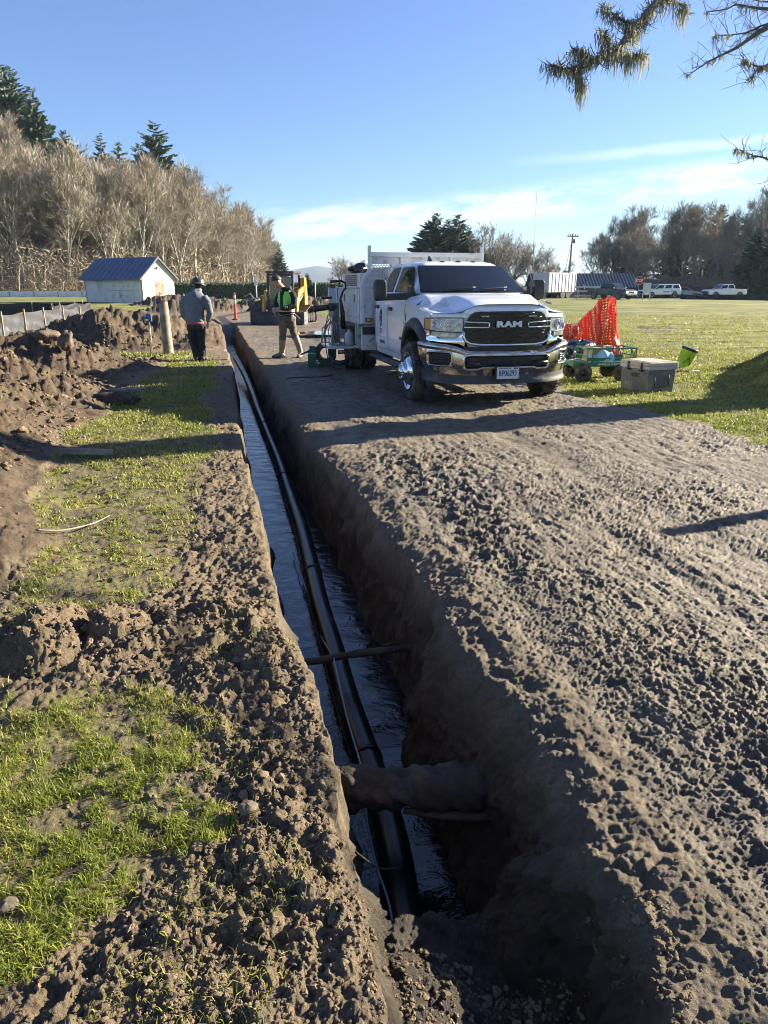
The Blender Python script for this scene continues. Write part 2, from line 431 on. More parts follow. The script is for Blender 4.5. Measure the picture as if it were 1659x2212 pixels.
def terrain(x, y, fine=True):
    """height, grass mask, wet mask, (dx) for points"""
    x = np.asarray(x, np.float64); y = np.asarray(y, np.float64)
    r = np.hypot(x, y)
    wob = 0.055 * fbm(x * 2.2, y * 2.2, 5, 1, .6) + 0.022 * fbm(x * 9, y * 9, 3, 2)
    L = le(y) + wob * sstep(0, 1.5, y) * (1 + 0.6 * sstep(8, 20, y))
    Rr = re_(y) + 0.05 * fbm(x * 1.7 + 5, y * 1.7, 4, 3) + 0.012 * fbm(x * 9 + 2, y * 9, 2, 4)
    gm = np.maximum(polysd(G1, x, y), polysd(G2, x, y))
    dm = polysd(DIRT, x, y)
    sc_n = 0.16 * fbm(x * 1.9, y * 1.9, 4, 5) + 0.05 * fbm(x * 8, y * 8, 2, 6)
    far = sstep(12, 30, r)
    gin = sstep(-0.08, 0.16, gm + sc_n * 1.2)
    lawn = 1 - sstep(-0.12, 0.18, dm + sc_n * (1.5 + 3 * far))
    # ridges of spoil
    rz = np.zeros(np.shape(x), np.float32)
    wx = x + 0.35 * fbm(x * 0.9, y * 0.9, 3, 7); wy = y + 0.35 * fbm(x * 0.9 + 9, y * 0.9, 3, 8)
    for RD in RIDGES:
        for (ax, ay, ah, aw), (bx, by, bh, bw) in zip(RD[:-1], RD[1:]):
            ex, ey = bx - ax, by - ay
            t = np.clip(((wx - ax) * ex + (wy - ay) * ey) / (ex * ex + ey * ey), 0, 1)
            d = np.hypot(wx - ax - ex * t, wy - ay - ey * t)
            wd = aw + (bw - aw) * t; hh = ah + (bh - ah) * t
            q = np.clip(1 - d / wd, 0, 1)
            rz = np.maximum(rz, hh * (q ** 1.05) * (1.12 - 0.12 * q))
    soil = sstep(0.015, 0.06, rz)
    mound_r = (x > 5.5) & (y > 8) & (y < 18)
    lawn = np.where(mound_r, np.maximum(lawn * (1 - 0.35 * soil), 0.45), lawn * (1 - soil))
    grass = np.maximum(lawn, gin * (1 - soil))
    z = rz.copy()
    # spoil roughness
    lump = -0.07 + 0.14 * fbm(x * 2.3, y * 2.3, 6, 9, .62) + 0.07 * (cells(x * 2.9, y * 2.9, 2) - 0.2) + 0.06 * cells(x * 7, y * 7, 3) + 0.045 * (1 - 3 * np.abs(fbm(x * 5, y * 5, 5, 4, .6))) + .03 * cells(x * 14, y * 14, 6) + .03 * fbm(x * 19, y * 19, 3, 5, .6)
    z = z + soil * np.clip(rz * 3.0, 0, 1) * lump * (1 + 1.0 * sstep(20, 60, r)) * np.where(mound_r, 0.35, 1.0)
    t_in = np.minimum(x - L, Rr - x)              # distance inside the cut
    road = sstep(0.0, 0.35, x - Rr) * (1 - lawn) * (1 - soil)
    bank = sstep(-0.03, 0.07, L - x) * (1 - soil)
    leftz = sstep(0, .3, np.interp(y, [1, 3, 5, 7, 9.4, 13.6], [-1.75, -1.95, -2.5, -3.3, -3.95, -4.5]) - x) * (y < 16) * (x < 0) * (1 - grass) * (x > -9)
    z = z + leftz * (1 - soil) * (.05 + .07 * fbm(x * 3, y * 3, 5, 9, .6) + .05 * cells(x * 7, y * 7, 3) + .03 * cells(x * 16, y * 16, 6))
    # road: anisotropic ridges left by tracks and tyres
    hx, hy = -0.245, 0.97
    a = x * hx + y * hy; b = x * hy - y * hx
    if fine:
        nf = 1 - sstep(10, 22, r)
        m1 = fbm(a * 3.0, b * 9.0, 4, 10) * 0.012 + fbm(a * 22, b * 9, 3, 11) * 0.006 * sstep(-.1, .5, fbm(x * .8, y * .8, 2, 12) + .2)
        rut = np.exp(-((b - 1.55 + .12 * vnoise(a * .5, b * 0, 3)) / 0.22) ** 2) + np.exp(-((b - 3.2 + .12 * vnoise(a * .5, b * 0 + 4, 3)) / 0.20) ** 2) + .8 * np.exp(-((b - 2.45 + .15 * vnoise(a * .4, b * 0 + 9, 3)) / 0.13) ** 2)
        rut = np.clip(rut, 0, 1) * sstep(-.5, .1, fbm(a * .6, b * 2, 2, 3) + .1); fl = 1 - .7 * rut
        cl = np.sin(a * 36 + 3 * vnoise(a * 2, b * 2, 4)) * 0.5 + .5
        nn1 = 1 - np.abs(fbm(a * 17, b * 30, 4, 2, .62)) * 3.0
        nn2 = fbm(a * 34, b * 52, 4, 6, .65)
        patch = sstep(-.25, .35, fbm(x * 1.1, y * 1.1, 3, 1))
        z = z + road * (m1 + 0.018 * fbm(x * 1.2, y * 1.2, 3, 14))
        z = z + fl * road * (1 - sstep(14, 26, r)) * (0.0075 * np.clip(nn1, 0, 1) * (.3 + patch) + 0.011 * nn2 * (.25 + .9 * patch) + .009 * np.clip(nn2 * 1.6 - .25, 0, 1) * (.1 + patch) + .012 * fbm(a * 5, b * 24, 4, 8, .6) * (1.2 - patch))
        rb = sstep(.25, .6, fbm(x * .5 + 7, y * .5, 2, 11) + .35) * sstep(.9, 1.8, b) * (1 - sstep(9.5, 11, y))
        z = z + road * rb * .0055 * np.sin(a * 62 + 9 * vnoise(a * 1.2, b * 1.2, 5) + .8 * b) * (.5 + .5 * vnoise(x * 3, y * 3, 6))
        z = z + road * nf * rut * (-0.030 + 0.009 * cl)
        mp = sstep(-0.35, 0.35, polysd(MUDP, x, y) + 0.25 * fbm(x * 3, y * 3, 3, 1))
        mp2 = sstep(0.1, 0.55, fbm(x * 0.9 + 4, y * 0.9, 3, 2)) * 0.35
        churn = 1 - np.clip(np.abs(fbm(x * 6.5, y * 9.5, 4, 3, .6)) * 3.4, 0, 1)
        ct = sstep(.05, .5, fbm(x * 5.5, y * 8.5, 3, 6, .6))
        z = z + road * nf * np.maximum(mp, mp2) * (0.034 * churn - 0.018 * ct + .012 * fbm(x * 24, y * 24, 3, 5))
        z = z + road * (1 - sstep(5, 9, r)) * (0.0055 * (1 - 3 * np.abs(fbm(x * 40, y * 46, 3, 12, .6))) + 0.007 * cells(x * 23, y * 30, 9, .10) + 0.004 * cells(x * 50, y * 50, 9, .3))
        # left bank crumbs
        cr = bank * (1 - sstep(9, 16, r)) * (1 - 0.65 * grass)
        z = z + cr * (0.034 * fbm(x * 4, y * 4, 5, 6, .6) + 0.016 * cells(x * 11, y * 11, 4, .35) + 0.014 * (1 - 3 * np.abs(fbm(x * 13, y * 13, 4, 7, .6))) + 0.012 * cells(x * 27, y * 27, 5, .5) + 0.007 * cells(x * 60, y * 60, 7, .7))
        # the dug-over strip that crosses the bank
        ds = np.exp(-(((y - 3.02 - 0.12 * (x + 1)) / 0.30) ** 4)) * sstep(-1.95, -1.55, x) * (1 - sstep(-0.50, -0.36, x - (L + 0.38)))
        bl = cells(x * 3.1 + .3, y * 3.1, 10, .85)
        bl2 = np.abs(fbm(x * 4.2, y * 4.2, 3, 12))
        z = z + ds * (0.04 + 0.17 * bl - 0.10 * bl2 + 0.02 * cells(x * 12, y * 12, 1, .6))
        grass = grass * (1 - sstep(0.15, 0.5, ds))
        # crumbling, darker clods beside the near cut
        nb = np.exp(-(((x - L + 0.25) / 0.22) ** 2)) * sstep(0.9, 1.6, y) * (1 - sstep(2.6, 3.4, y))
        z = z + bank * nb * (0.035 * cells(x * 13, y * 13, 11, .8) + 0.02 * fbm(x * 6, y * 6, 3, 2))
        z = z + grass * (1 - far) * (0.012 * fbm(x * 5, y * 5, 3, 4))
        z = z + bank * 0.02 * fbm(x * 1.4, y * 1.4, 3, 8)
    z = z + lawn * far * (0.10 * fbm(x * 0.12, y * 0.12, 3, 5) + 0.05 * fbm(x * 0.05, y * 0.5, 3, 6)) * (1 - sstep(70, 110, r))
    lawn_ruts = far * lawn * sstep(.25, .6, fbm(x * .25, y * 1.1, 3, 9)) * (x > 2) * (y < 60)
    z = z - 0.07 * lawn_ruts
    # the trench
    ww = 0.10 + 0.05 * fbm(x * 3, y * 3, 2, 9)
    wallL = sstep(0, 1, (x - L) / (ww * 0.9)); wallR = sstep(0, 1, (Rr - x) / (ww + 0.04 + (0.26 * (1 - sstep(2.4, 4.2, y)) + .06 * (1 - sstep(4.2, 9, y))) * sstep(1.2, 1.8, y)))
    m = wallL * wallR
    yend = 1.74 + 0.40 * x + 0.05 * fbm(x * 4, y * 4, 3, 2)
    fill = 1 - sstep(yend - 0.03, yend + 0.12, y)
    floor_d = -1.05 + 0.03 * fbm(x * 3, y * 3, 3, 4) + (0.36 + 0.16 * fbm(x * 4, y * 2.5, 4, 6)) * sstep(.50, .95, (x - L) / np.maximum(Rr - L, .1) + .10 * fbm(x * 3, y * 2, 3, 9)) + .30 * sstep(.2, .5, fbm(x * 3 + 2, y * 1.1, 3, 13)) * (1 - sstep(.06, .16, x - L))
    fh = -0.20 - 0.15 * sstep(0.05, 0.40, x) - 0.05 * sstep(1.2, 1.7, y) + 0.05 * fbm(x * 3, y * 3, 3, 5) + 0.035 * cells(x * 7, y * 7, 5) + 0.02 * cells(x * 18, y * 18, 6) + 0.008 * cells(x * 44, y * 44, 7)
    base = floor_d * (1 - fill) + fh * fill
    far_end = sstep(27, 33, y)
    base = base * (1 - far_end)
    # shoulder slump on the right rim
    sh = np.exp(-np.clip((x - Rr) / 0.16, 0, 9) ** 1.3) * sstep(0.4, 1.4, y) * (1 - sstep(7, 12, y))
    z = z - 0.055 * sh * (x > L)
    shr = np.exp(-((x - Rr + .08) / 0.30) ** 2) * (x > L) * sstep(.9, 1.5, y) * (1 - sstep(8, 14, y))
    z = z + shr * (0.035 * fbm(x * 6, y * 6, 5, 3, .65) + 0.016 * cells(x * 12, y * 12, 5, .5) + .012 * cells(x * 28, y * 28, 3, .6))
    z = z * (1 - m) + base * m
    w4 = 4 * m * (1 - m)
    dx = w4 * (0.075 * fbm(y * 3.2, z * 4.5, 4, 2) + 0.05 * fbm(y * 11, z * 14, 4, 3, .62) + .018 * fbm(y * 31, z * 37, 3, 6)) * sstep(0.5, 1.5, y)
    z = z + w4 * 0.05 * fbm(x * 8 + 3, y * 8, 4, 7, .6) * (x > (L + Rr) / 2)
    wet = road * np.clip(sstep(0.0, 0.5, fbm(x * 0.7, y * 0.7 + 3, 3, 13)) * 0.6 + 0.55 * sstep(-0.4, 0.3, polysd(MUDP, x, y)), 0, 1)
    inm = np.maximum(sstep(0.02, 0.4, m), sh * (x > L) * .5); wet = np.maximum(wet, inm * 0.9)
    z = z + hill(x, y)
    terrain.soil = np.maximum(soil, leftz) * (1 - m); terrain.road = road
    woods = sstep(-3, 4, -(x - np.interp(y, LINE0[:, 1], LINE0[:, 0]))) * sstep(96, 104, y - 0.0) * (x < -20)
    grass = grass * (1 - m) * (1 - woods)
    z = np.where(r > 300, z * 0 - 0.02, z)
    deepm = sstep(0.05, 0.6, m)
    strip_ = sstep(0.0, .5, L - x) * (r < 18)
    grass = grass * (1 - .56 * strip_)
    tint = np.clip(soil * 0.5 + 0.5 * fbm(x * 0.6, y * 0.6, 3, 15) + 0.25, 0, 1)
    return z, np.clip(grass, 0, 1), np.clip(wet, 0, 1), dx, woods + 2 * deepm

def build_ground():
    ang = np.concatenate([np.linspace(-100, -42, 60)[:-1], np.linspace(-42, 42, 900), np.linspace(42, 100, 60)[1:]])
    rr = [0.45]
    while rr[-1] < 3200:
        q = rr[-1]
        k = 0.0026 if q < 4 else 0.0042 if q < 12 else 0.0062 if q < 34 else 0.012 if q < 70 else 0.035
        rr.append(q * (1 + k))
    rr = np.array(rr)
    A, R_ = np.meshgrid(np.radians(ang), rr, indexing='ij')
    X = R_ * np.sin(A); Y = R_ * np.cos(A)
    z, g, wet, dx, woods = terrain(X.ravel(), Y.ravel())
    soil_, road_ = terrain.soil, terrain.road
    V = np.stack([X.ravel() + dx, Y.ravel(), z], 1).astype(np.float32)
    # close the patch under the viewer's feet
    na, nr = A.shape
    idx = np.arange(na * nr).reshape(na, nr)
    a = idx[:-1, :-1].ravel(); b = idx[1:, :-1].ravel(); c = idx[1:, 1:].ravel(); d = idx[:-1, 1:].ravel()
    F = np.stack([a, b, c, d], 1).astype(np.int32)
    me = bpy.data.meshes.new('ground')
    me.vertices.add(len(V)); me.vertices.foreach_set('co', V.ravel())
    me.loops.add(F.size); me.loops.foreach_set('vertex_index', F.ravel())
    me.polygons.add(len(F)); me.polygons.foreach_set('loop_start', np.arange(len(F), dtype=np.int32) * 4)
    me.polygons.foreach_set('use_smooth', np.ones(len(F), bool))
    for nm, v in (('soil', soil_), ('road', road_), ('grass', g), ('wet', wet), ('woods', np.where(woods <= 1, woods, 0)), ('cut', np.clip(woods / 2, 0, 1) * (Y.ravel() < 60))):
        at = me.attributes.new(nm, 'FLOAT', 'POINT'); at.data.foreach_set('value', v.astype(np.float32))
    me.update(); me.validate()
    o = bpy.data.objects.new('ground', me); LINK(o); tag(o, None, None, None, 'structure')
    print('ground', len(V))
    return o
def ground_mat():
    m, t, b = new_mat('ground')
    co = t.n('ShaderNodeNewGeometry').outputs['Position']
    at = lambda n: t.n('ShaderNodeAttribute', attribute_name=n).outputs['Fac']
    g, wet, wo = at('grass'), at('wet'), at('woods')
    n1 = t.noise(co, 0.9, 6, 0.6); n2 = t.noise(co, 7.0, 6, 0.65); n3 = t.noise(co, 60.0, 5, 0.7); n4 = t.noise(co, 0.12, 5, 0.6)
    d1 = t.mix(t.ramp(n2, [(0.32, 0), (0.68, 1)]), (0.085, 0.060, 0.036), (0.34, 0.25, 0.145))
    d2 = t.mix(t.ramp(n1, [(0.35, 0), (0.65, 1)]), (0.22, 0.175, 0.115), (0.15, 0.12, 0.082))
    dirt = t.mix(0.5, d1, d2)
    dirt = t.mix(t.ramp(t.noise(co, 2.1, 5, 0.6), [(0.60, 0), (0.78, 0.75)]), dirt, (0.30, 0.19, 0.10))
    dirt = t.mix(t.math('MULTIPLY', t.ramp(n3, [(0.35, 1), (0.6, 0)]), 0.55), dirt, (0.04, 0.03, 0.022))
    dirt = t.mix(t.math('MULTIPLY', at('soil'), 0.8), dirt, t.mix(t.ramp(n2, [(0.35, 0), (0.7, 1)]), (0.040, 0.028, 0.019), (0.135, 0.095, 0.06)))
    dirt = t.mix(t.math('MULTIPLY', at('road'), 0.65), dirt, t.mix(t.ramp(n1, [(0.35, 0), (0.65, 1)]), (0.135, 0.116, 0.084), (0.250, 0.212, 0.148)))
    dirt = t.mix(t.math('MULTIPLY', t.ramp(n2, [(0.38, 1), (0.52, 0)]), t.math('MULTIPLY', at('road'), .55)), dirt, (0.065, 0.055, 0.043))
    dirt = t.mix(t.math('MULTIPLY', wet, 0.5), dirt, (0.075, 0.064, 0.052))
    dirt = t.mix(t.math('MULTIPLY', at('cut'), 0.85), dirt, t.mix(t.ramp(n2, [(0.35, 0), (0.65, 1)]), (0.020, 0.015, 0.010), (0.052, 0.038, 0.026)))  # trench soil: moist tone, coloured darker still to deepen the walls' shade
    gr = t.mix(t.ramp(n1, [(0.35, 0), (0.7, 1)]), (0.085, 0.115, 0.022), (0.24, 0.25, 0.045))
    gr = t.mix(t.math('MULTIPLY', t.ramp(n2, [(0.4, 0), (0.75, 1)]), 0.7), gr, (0.32, 0.30, 0.085))
    gr = t.mix(t.ramp(n4, [(0.45, 0), (0.62, 0.6)]), gr, (0.33, 0.32, 0.085))
    mp = t.n('ShaderNodeMapping', inp={0: co, 3: (0.35, 2.2, 1.0)}).outputs[0]
    gr = t.mix(t.math('MULTIPLY', t.ramp(t.noise(mp, 0.8, 6, 0.65), [(0.42, 1), (0.56, 0)]), 0.75), gr, (0.05, 0.06, 0.018))
    gf = t.ramp(t.math('ADD', g, t.math('MULTIPLY', t.math('SUBTRACT', n2, 0.5), 0.9)), [(0.35, 0), (0.62, 1)])
    col = t.mix(gf, dirt, gr)
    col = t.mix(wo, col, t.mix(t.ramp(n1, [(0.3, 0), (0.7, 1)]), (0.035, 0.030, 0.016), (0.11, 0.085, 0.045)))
    t.t.links.new(col, b.inputs['Base Color'])
    rg = t.math('SUBTRACT', 0.92, t.math('MULTIPLY', t.math('MAXIMUM', wet, t.math('MULTIPLY', at('road'), .55)), t.ramp(n2, [(0.35, 0.30), (0.7, 0.66)])))
    t.t.links.new(rg, b.inputs['Roughness'])
    b.inputs['Specular IOR Level'].default_value = 0.35
    h = t.math('ADD', t.math('MULTIPLY', n3, 0.6), t.math('MULTIPLY', t.noise(co, 240.0, 4, 0.7), 0.35))
    bu = t.n('ShaderNodeBump', inp={'Strength': 1.0, 'Distance': 0.02, 'Height': h})
    t.t.links.new(bu.outputs[0], b.inputs['Normal'])
    return m
GM = ground_mat()
ground = build_ground()
ground.data.materials.append(GM)

# water in the trench, following its bends
def ribbon(name, ys, inset, z, m, over=0.0):
    mb = MB(); P = []
    for y in ys:
        a, c = le(y) - over, re_(y) + over
        P.append([(a + (c - a) * k / 6, y, z) for k in range(7)])
    mb.grid(P); return mb.build(name, m)
m, t, b = new_mat('trench_water')
co = t.n('ShaderNodeNewGeometry').outputs['Position']
mpw = t.n('ShaderNodeMapping', inp={0: co, 2: (0, 0, radians(14)), 3: (1.0, 1.5, 1.0)}).outputs[0]
nw = t.noise(mpw, 4.2, 5, 0.6, 0.9)
foam = t.ramp(t.noise(co, 5.0, 8, 0.7, 1.4), [(0.56, 0), (0.66, 1)])
sy = t.n('ShaderNodeSeparateXYZ', inp={0: co}).outputs[1]
foam = t.math('MULTIPLY', foam, t.math('SUBTRACT', 1.0, t.smooth(sy, 3.5, 7.0)))
t.t.links.new(t.mix(t.math('MULTIPLY', foam, 0.6), (0.012, 0.012, 0.012), (0.22, 0.20, 0.16)), b.inputs['Base Color'])
t.t.links.new(t.math('ADD', 0.02, t.math('MULTIPLY', foam, 0.4)), b.inputs['Roughness'])
b.inputs['IOR'].default_value = 1.55
b.inputs['Specular IOR Level'].default_value = 0.62
t.t.links.new(t.n('ShaderNodeBump', inp={'Strength': 0.3, 'Distance': 0.04, 'Height': nw}).outputs[0], b.inputs['Normal'])
WATER = m
wat = ribbon('water', np.concatenate([np.arange(1.5, 10, .25), np.arange(10, 31, .5)]), 0, -0.70, m, 0.25)
tag(wat, None, None, None, 'structure')
# puddles beyond the worker
mb = MB()
for cx, cy, rx, ry, a0 in ((-1.9, 23.6, 1.05, 0.85, -1.1), (-1.0, 22.4, 0.5, 0.35, -1.0)):
    n = 36; vs = [(cx, cy, 0)]
    for k in range(n):
        q = 2 * pi * k / n; rr_ = 1 + 0.18 * sin(3 * q + 1) + 0.1 * sin(7 * q) + .05 * sin(13 * q)
        ex, ey = rx * rr_ * cos(q), ry * rr_ * sin(q)
        vs.append((cx + ex * cos(a0) - ey * sin(a0), cy + ex * sin(a0) + ey * cos(a0), 0))
    mb.add(vs, [(0, 1 + k, 1 + (k + 1) % n) for k in range(n)])
mpd = mat('puddle_water', (0.03, 0.028, 0.025), 0.06, 0, rvar=0.03, bump=0.15, bscale=9, spec=0.9)
pu = mb.build('puddle', mpd)
zz = max(float(terrain(np.array([-1.9, -1.0]), np.array([23.6, 22.4]))[0].max()), 0)
pu.location.z = zz + 0.03
tag(pu, None, None, None, 'structure'); pu['kind'] = 'structure'
# ------------------------------------------------------------------ grass and loose dirt
def mesh_np(name, V, F, m, smooth=False, attrs=None):
    me = bpy.data.meshes.new(name)
    k = F.shape[1]
    me.vertices.add(len(V)); me.vertices.foreach_set('co', V.astype(np.float32).ravel())
    me.loops.add(F.size); me.loops.foreach_set('vertex_index', F.astype(np.int32).ravel())
    me.polygons.add(len(F)); me.polygons.foreach_set('loop_start', np.arange(len(F), dtype=np.int32) * k)
    me.polygons.foreach_set('use_smooth', np.full(len(F), smooth))
    for nm, v in (attrs or {}).items():
        at = me.attributes.new(nm, 'FLOAT', 'POINT'); at.data.foreach_set('value', v.astype(np.float32))
    me.update(); me.materials.append(m)
    o = bpy.data.objects.new(name, me); LINK(o); return o

def grass_mat():
    m, t, b = new_mat('grass_blades')
    v = t.n('ShaderNodeAttribute', attribute_name='tint').outputs['Fac']
    co = t.n('ShaderNodeNewGeometry').outputs['Position']
    c = t.ramp(v, [(0.0, (0.09, 0.14, 0.02)), (0.3, (0.21, 0.25, 0.038)), (0.55, (0.35, 0.36, 0.07)), (0.8, (0.38, 0.34, 0.13)), (1.0, (0.42, 0.33, 0.19))])
    c = t.mix(t.ramp(t.noise(co, 1.3, 4, 0.6), [(0.4, 0.0), (0.65, 0.5)]), c, (0.14, 0.20, 0.025))
    t.t.links.new(c, b.inputs['Base Color']); b.inputs['Roughness'].default_value = 0.5
    b.inputs['Specular IOR Level'].default_value = 0.3
    tr = t.n('ShaderNodeBsdfTranslucent', inp={'Color': c})
    mx = t.n('ShaderNodeMixShader', inp={0: 0.35, 1: b.outputs[0], 2: tr.outputs[0]})
    t.t.links.new(mx.outputs[0], t.t.nodes['Material Output'].inputs[0])
    return m
def build_grass():
    R = np.random.RandomState(3)
    N = 1200000
    r = np.exp(R.uniform(np.log(0.95), np.log(44), N)); a = np.radians(R.uniform(-46, 44, N))
    x = r * np.sin(a); y = r * np.cos(a)
    z, g, wet, dx, wo = terrain(x, y)
    clump = fbm(x * 6, y * 6, 3, 3) * 0.5 + fbm(x * 22, y * 22, 2, 8) * 0.5 + 0.25 * fbm(x * 1.2, y * 1.2, 2, 9)
    near = r < 8
    g = np.clip(g * np.where((x < 0) & (r < 18), 2.25, 1.0), 0, 1)
    p = np.clip((g - 0.25) * 1.5, 0, 1) * np.where(near, sstep(-0.22, 0.30, clump) * 0.95, sstep(-0.5, 0.2, clump)) * np.where(r > 20, 0.45, 1)
    keep = (R.rand(N) < p) & (np.abs(dx) < 0.005)
    # stray blades through the bare dirt beside the cut
    stray = (r < 6) & (x < le(y) - 0.03) & (g < 0.3) & (R.rand(N) < 0.05 * sstep(0.05, 0.45, fbm(x * 2.4, y * 2.4, 3, 11)))
    keep = keep | stray
    x, y, z, r, g, cl = x[keep], y[keep], z[keep], r[keep], g[keep], clump[keep]
    n = len(x); print('grass blades', n)
    wd = np.maximum(0.0013, 0.00060 * r) * R.uniform(0.7, 1.5, n)
    ln = np.where(r < 9, 0.036, 0.048) * R.uniform(0.5, 1.7, n) * (0.8 + 0.5 * np.clip(cl, -0.3, 0.8))
    th = R.uniform(0, 2 * pi, n); lean = R.uniform(0.3, 1.5, n)
    ph = R.uniform(0, 2 * pi, n)
    bx, by = np.cos(ph) * wd, np.sin(ph) * wd
    dxh, dyh = np.cos(th) * np.sin(lean), np.sin(th) * np.sin(lean); dzh = np.cos(lean)
    P = np.stack([x, y, z - 0.004], 1)
    B = np.stack([bx, by, 0 * bx], 1)
    mid = P + np.stack([dxh * 0.35, dyh * 0.35, np.cos(lean * 0.5) * 0.6], 1) * ln[:, None]
    tip = P + np.stack([dxh, dyh, dzh * 0.8 + 0.08], 1) * ln[:, None]
    V = np.stack([P - B, P + B, mid + B * 0.75, mid - B * 0.75, tip], 1).reshape(-1, 3)
    i = np.arange(n) * 5
    F = np.concatenate([np.stack([i, i + 1, i + 2], 1), np.stack([i, i + 2, i + 3], 1), np.stack([i + 3, i + 2, i + 4], 1)])
    tint = np.clip(0.55 + 0.28 * R.randn(n) * 0.8 + 0.25 * fbm(x * 1.1, y * 1.1, 3, 6) + 0.12 * sstep(8, 25, r), 0, 1)
    o = mesh_np('grass', V, F, grass_mat(), False, {'tint': np.repeat(tint, 5)})
    tag(o, 'short green grass growing in patches over the dirt and across the field', 'grass', None, 'stuff')
build_grass()

def build_clods():
    R = np.random.RandomState(5)
    protos = []
    for k in range(7):
        bm = bmesh.new(); bmesh.ops.create_icosphere(bm, subdivisions=2, radius=1)
        V = np.array([v.co[:] for v in bm.verts]); F = np.array([[v.index for v in f.verts] for f in bm.faces]); bm.free()
        d = 0.26 * np.sin(V[:, 0] * 3 + k * 2.1 + V[:, 1] * 2.2) + 0.20 * np.sin(V[:, 1] * 5 + k + V[:, 2] * 3) + 0.14 * np.sin(V[:, 2] * 8 + 3 * k + V[:, 0] * 7) + 0.08 * R.randn(len(V))
        V = V * (1 + d)[:, None]; V[:, 2] *= 0.62; protos.append((V, F))
    N = 120000
    r = np.exp(R.uniform(np.log(0.95), np.log(20), N)); a = np.radians(R.uniform(-46, 42, N))
    x = r * np.sin(a); y = r * np.cos(a)
    z, g, wet, dx, wo = terrain(x, y)
    L = le(y); Rr = re_(y)
    left = x < L - 0.02; right = x > Rr + 0.05; pit = (~left) & (~right) & (y < 1.6)
    nbank = np.exp(-((x - L + 0.3) / 0.3) ** 2)
    p = np.where(left, (1 - g) * (0.07 + 0.55 * nbank * np.exp(-((y - 2.2) / .8) ** 2) + .2 * nbank * sstep(-.2, .4, fbm(x * 2, y * 2, 3, 4))), np.where(right, 0.035 * (1 - g) * sstep(-.1, .5, fbm(x * 1.4, y * 1.4, 3, 5)), 0))
    p = np.where(pit, 0.35, p)
    dsm = (np.abs(y - 3.02) < 0.35) & left & (x > -1.9)
    p = np.where(dsm, 0.5, p)
    spoil = left & (x < -2.6 - 0.18 * (y - 3)) & (y < 20)
    p = np.where(spoil, (1 - g) * 0.35, p)
    p = p * (np.abs(dx) < 0.01)
    k = R.rand(N) < p
    x, y, z, r, dsm, spoil, right = x[k], y[k], z[k], r[k], dsm[k], spoil[k], right[k]
    n = len(x)
    s = np.exp(R.normal(0, 0.45, n)) * 0.0043 * (0.6 + 0.28 * r ** 0.8)
    s = np.where(dsm, s * 1.25, s); s = np.where(spoil, s * 1.9, s); s = np.where(right, s * 0.55, s); s = np.minimum(s, 0.022 + 0.008 * r)
    VV = []; FF = []; o0 = 0
    kind = R.randint(0, 7, n); th = R.uniform(0, 2 * pi, n); tl = R.uniform(-.6, .6, n)
    for kk in range(7):
        ii = np.where(kind == kk)[0]
        V, F = protos[kk]
        c, s_ = np.cos(th[ii]), np.sin(th[ii]); ct, st = np.cos(tl[ii]), np.sin(tl[ii])
        X = V[None, :, 0]; Y = V[None, :, 1]; Z = V[None, :, 2]
        Y2 = Y * ct[:, None] - Z * st[:, None]; Z2 = Y * st[:, None] + Z * ct[:, None]
        asp = R.uniform(0.7, 1.3, len(ii))[:, None]
        xx = (X * asp * c[:, None] - Y2 * s_[:, None]) * s[ii][:, None] + x[ii][:, None]
        yy = (X * asp * s_[:, None] + Y2 * c[:, None]) * s[ii][:, None] + y[ii][:, None]
        zz = Z2 * s[ii][:, None] + z[ii][:, None] + 0.15 * s[ii][:, None]
        VV.append(np.stack([xx, yy, zz], 2).reshape(-1, 3))
        FF.append((F[None] + (np.arange(len(ii)) * len(V))[:, None, None] + o0).reshape(-1, 3)); o0 += len(ii) * len(V)
    V = np.concatenate(VV); F = np.concatenate(FF)
    cm, t, b = new_mat('clod_soil')
    co = t.n('ShaderNodeNewGeometry').outputs['Position']
    n2 = t.noise(co, 5.0, 6, 0.65)
    c = t.mix(t.ramp(n2, [(0.3, 0), (0.7, 1)]), (0.085, 0.062, 0.038), (0.25, 0.19, 0.12))
    t.t.links.new(c, b.inputs['Base Color']); b.inputs['Roughness'].default_value = 0.95; b.inputs['Specular IOR Level'].default_value = 0.2
    t.t.links.new(t.n('ShaderNodeBump', inp={'Strength': 0.8, 'Distance': 0.008, 'Height': t.noise(co, 90, 5, 0.7)}).outputs[0], b.inputs['Normal'])
    print('clods', n, len(F))
    o = mesh_np('dirt_clods', V, F, cm, False)
    tag(o, 'crumbled brown soil clods lying along the trench banks and spoil heaps', 'dirt clods', None, 'stuff')
build_clods()

# ------------------------------------------------------------------ trees
bark_pale = mat('alder_bark', (0.52, 0.48, 0.40), 0.85, 0, 0.35, 1.4, 0.5, 8, dirt=(0.13, 0.13, 0.075), dirt_amt=0.5, dirt_scale=1.2, dist=.03)
bark_dark = mat('bark_dark', (0.20, 0.17, 0.135), 0.9, 0, 0.35, 2.0, 0.6, 10, dist=.03)
def twig_mat(name, c1, c2):
    m, t, b = new_mat(name)
    co = t.n('ShaderNodeTexCoord').outputs['Object']
    ri = t.n('ShaderNodeObjectInfo').outputs['Random']
    n = t.noise(co, 0.5, 3, 0.6)
    c = t.mix(t.ramp(n, [(0.35, 0), (0.65, 1)]), c1, c2)
    c = t.mix(t.math('MULTIPLY', ri, 0.5), c, (0.36, 0.32, 0.24))
    t.t.links.new(c, b.inputs['Base Color']); b.inputs['Roughness'].default_value = 0.85; b.inputs['Specular IOR Level'].default_value = 0.2
    return m
twigs_red = twig_mat('twigs_brown', (0.24, 0.195, 0.155), (0.38, 0.33, 0.25))
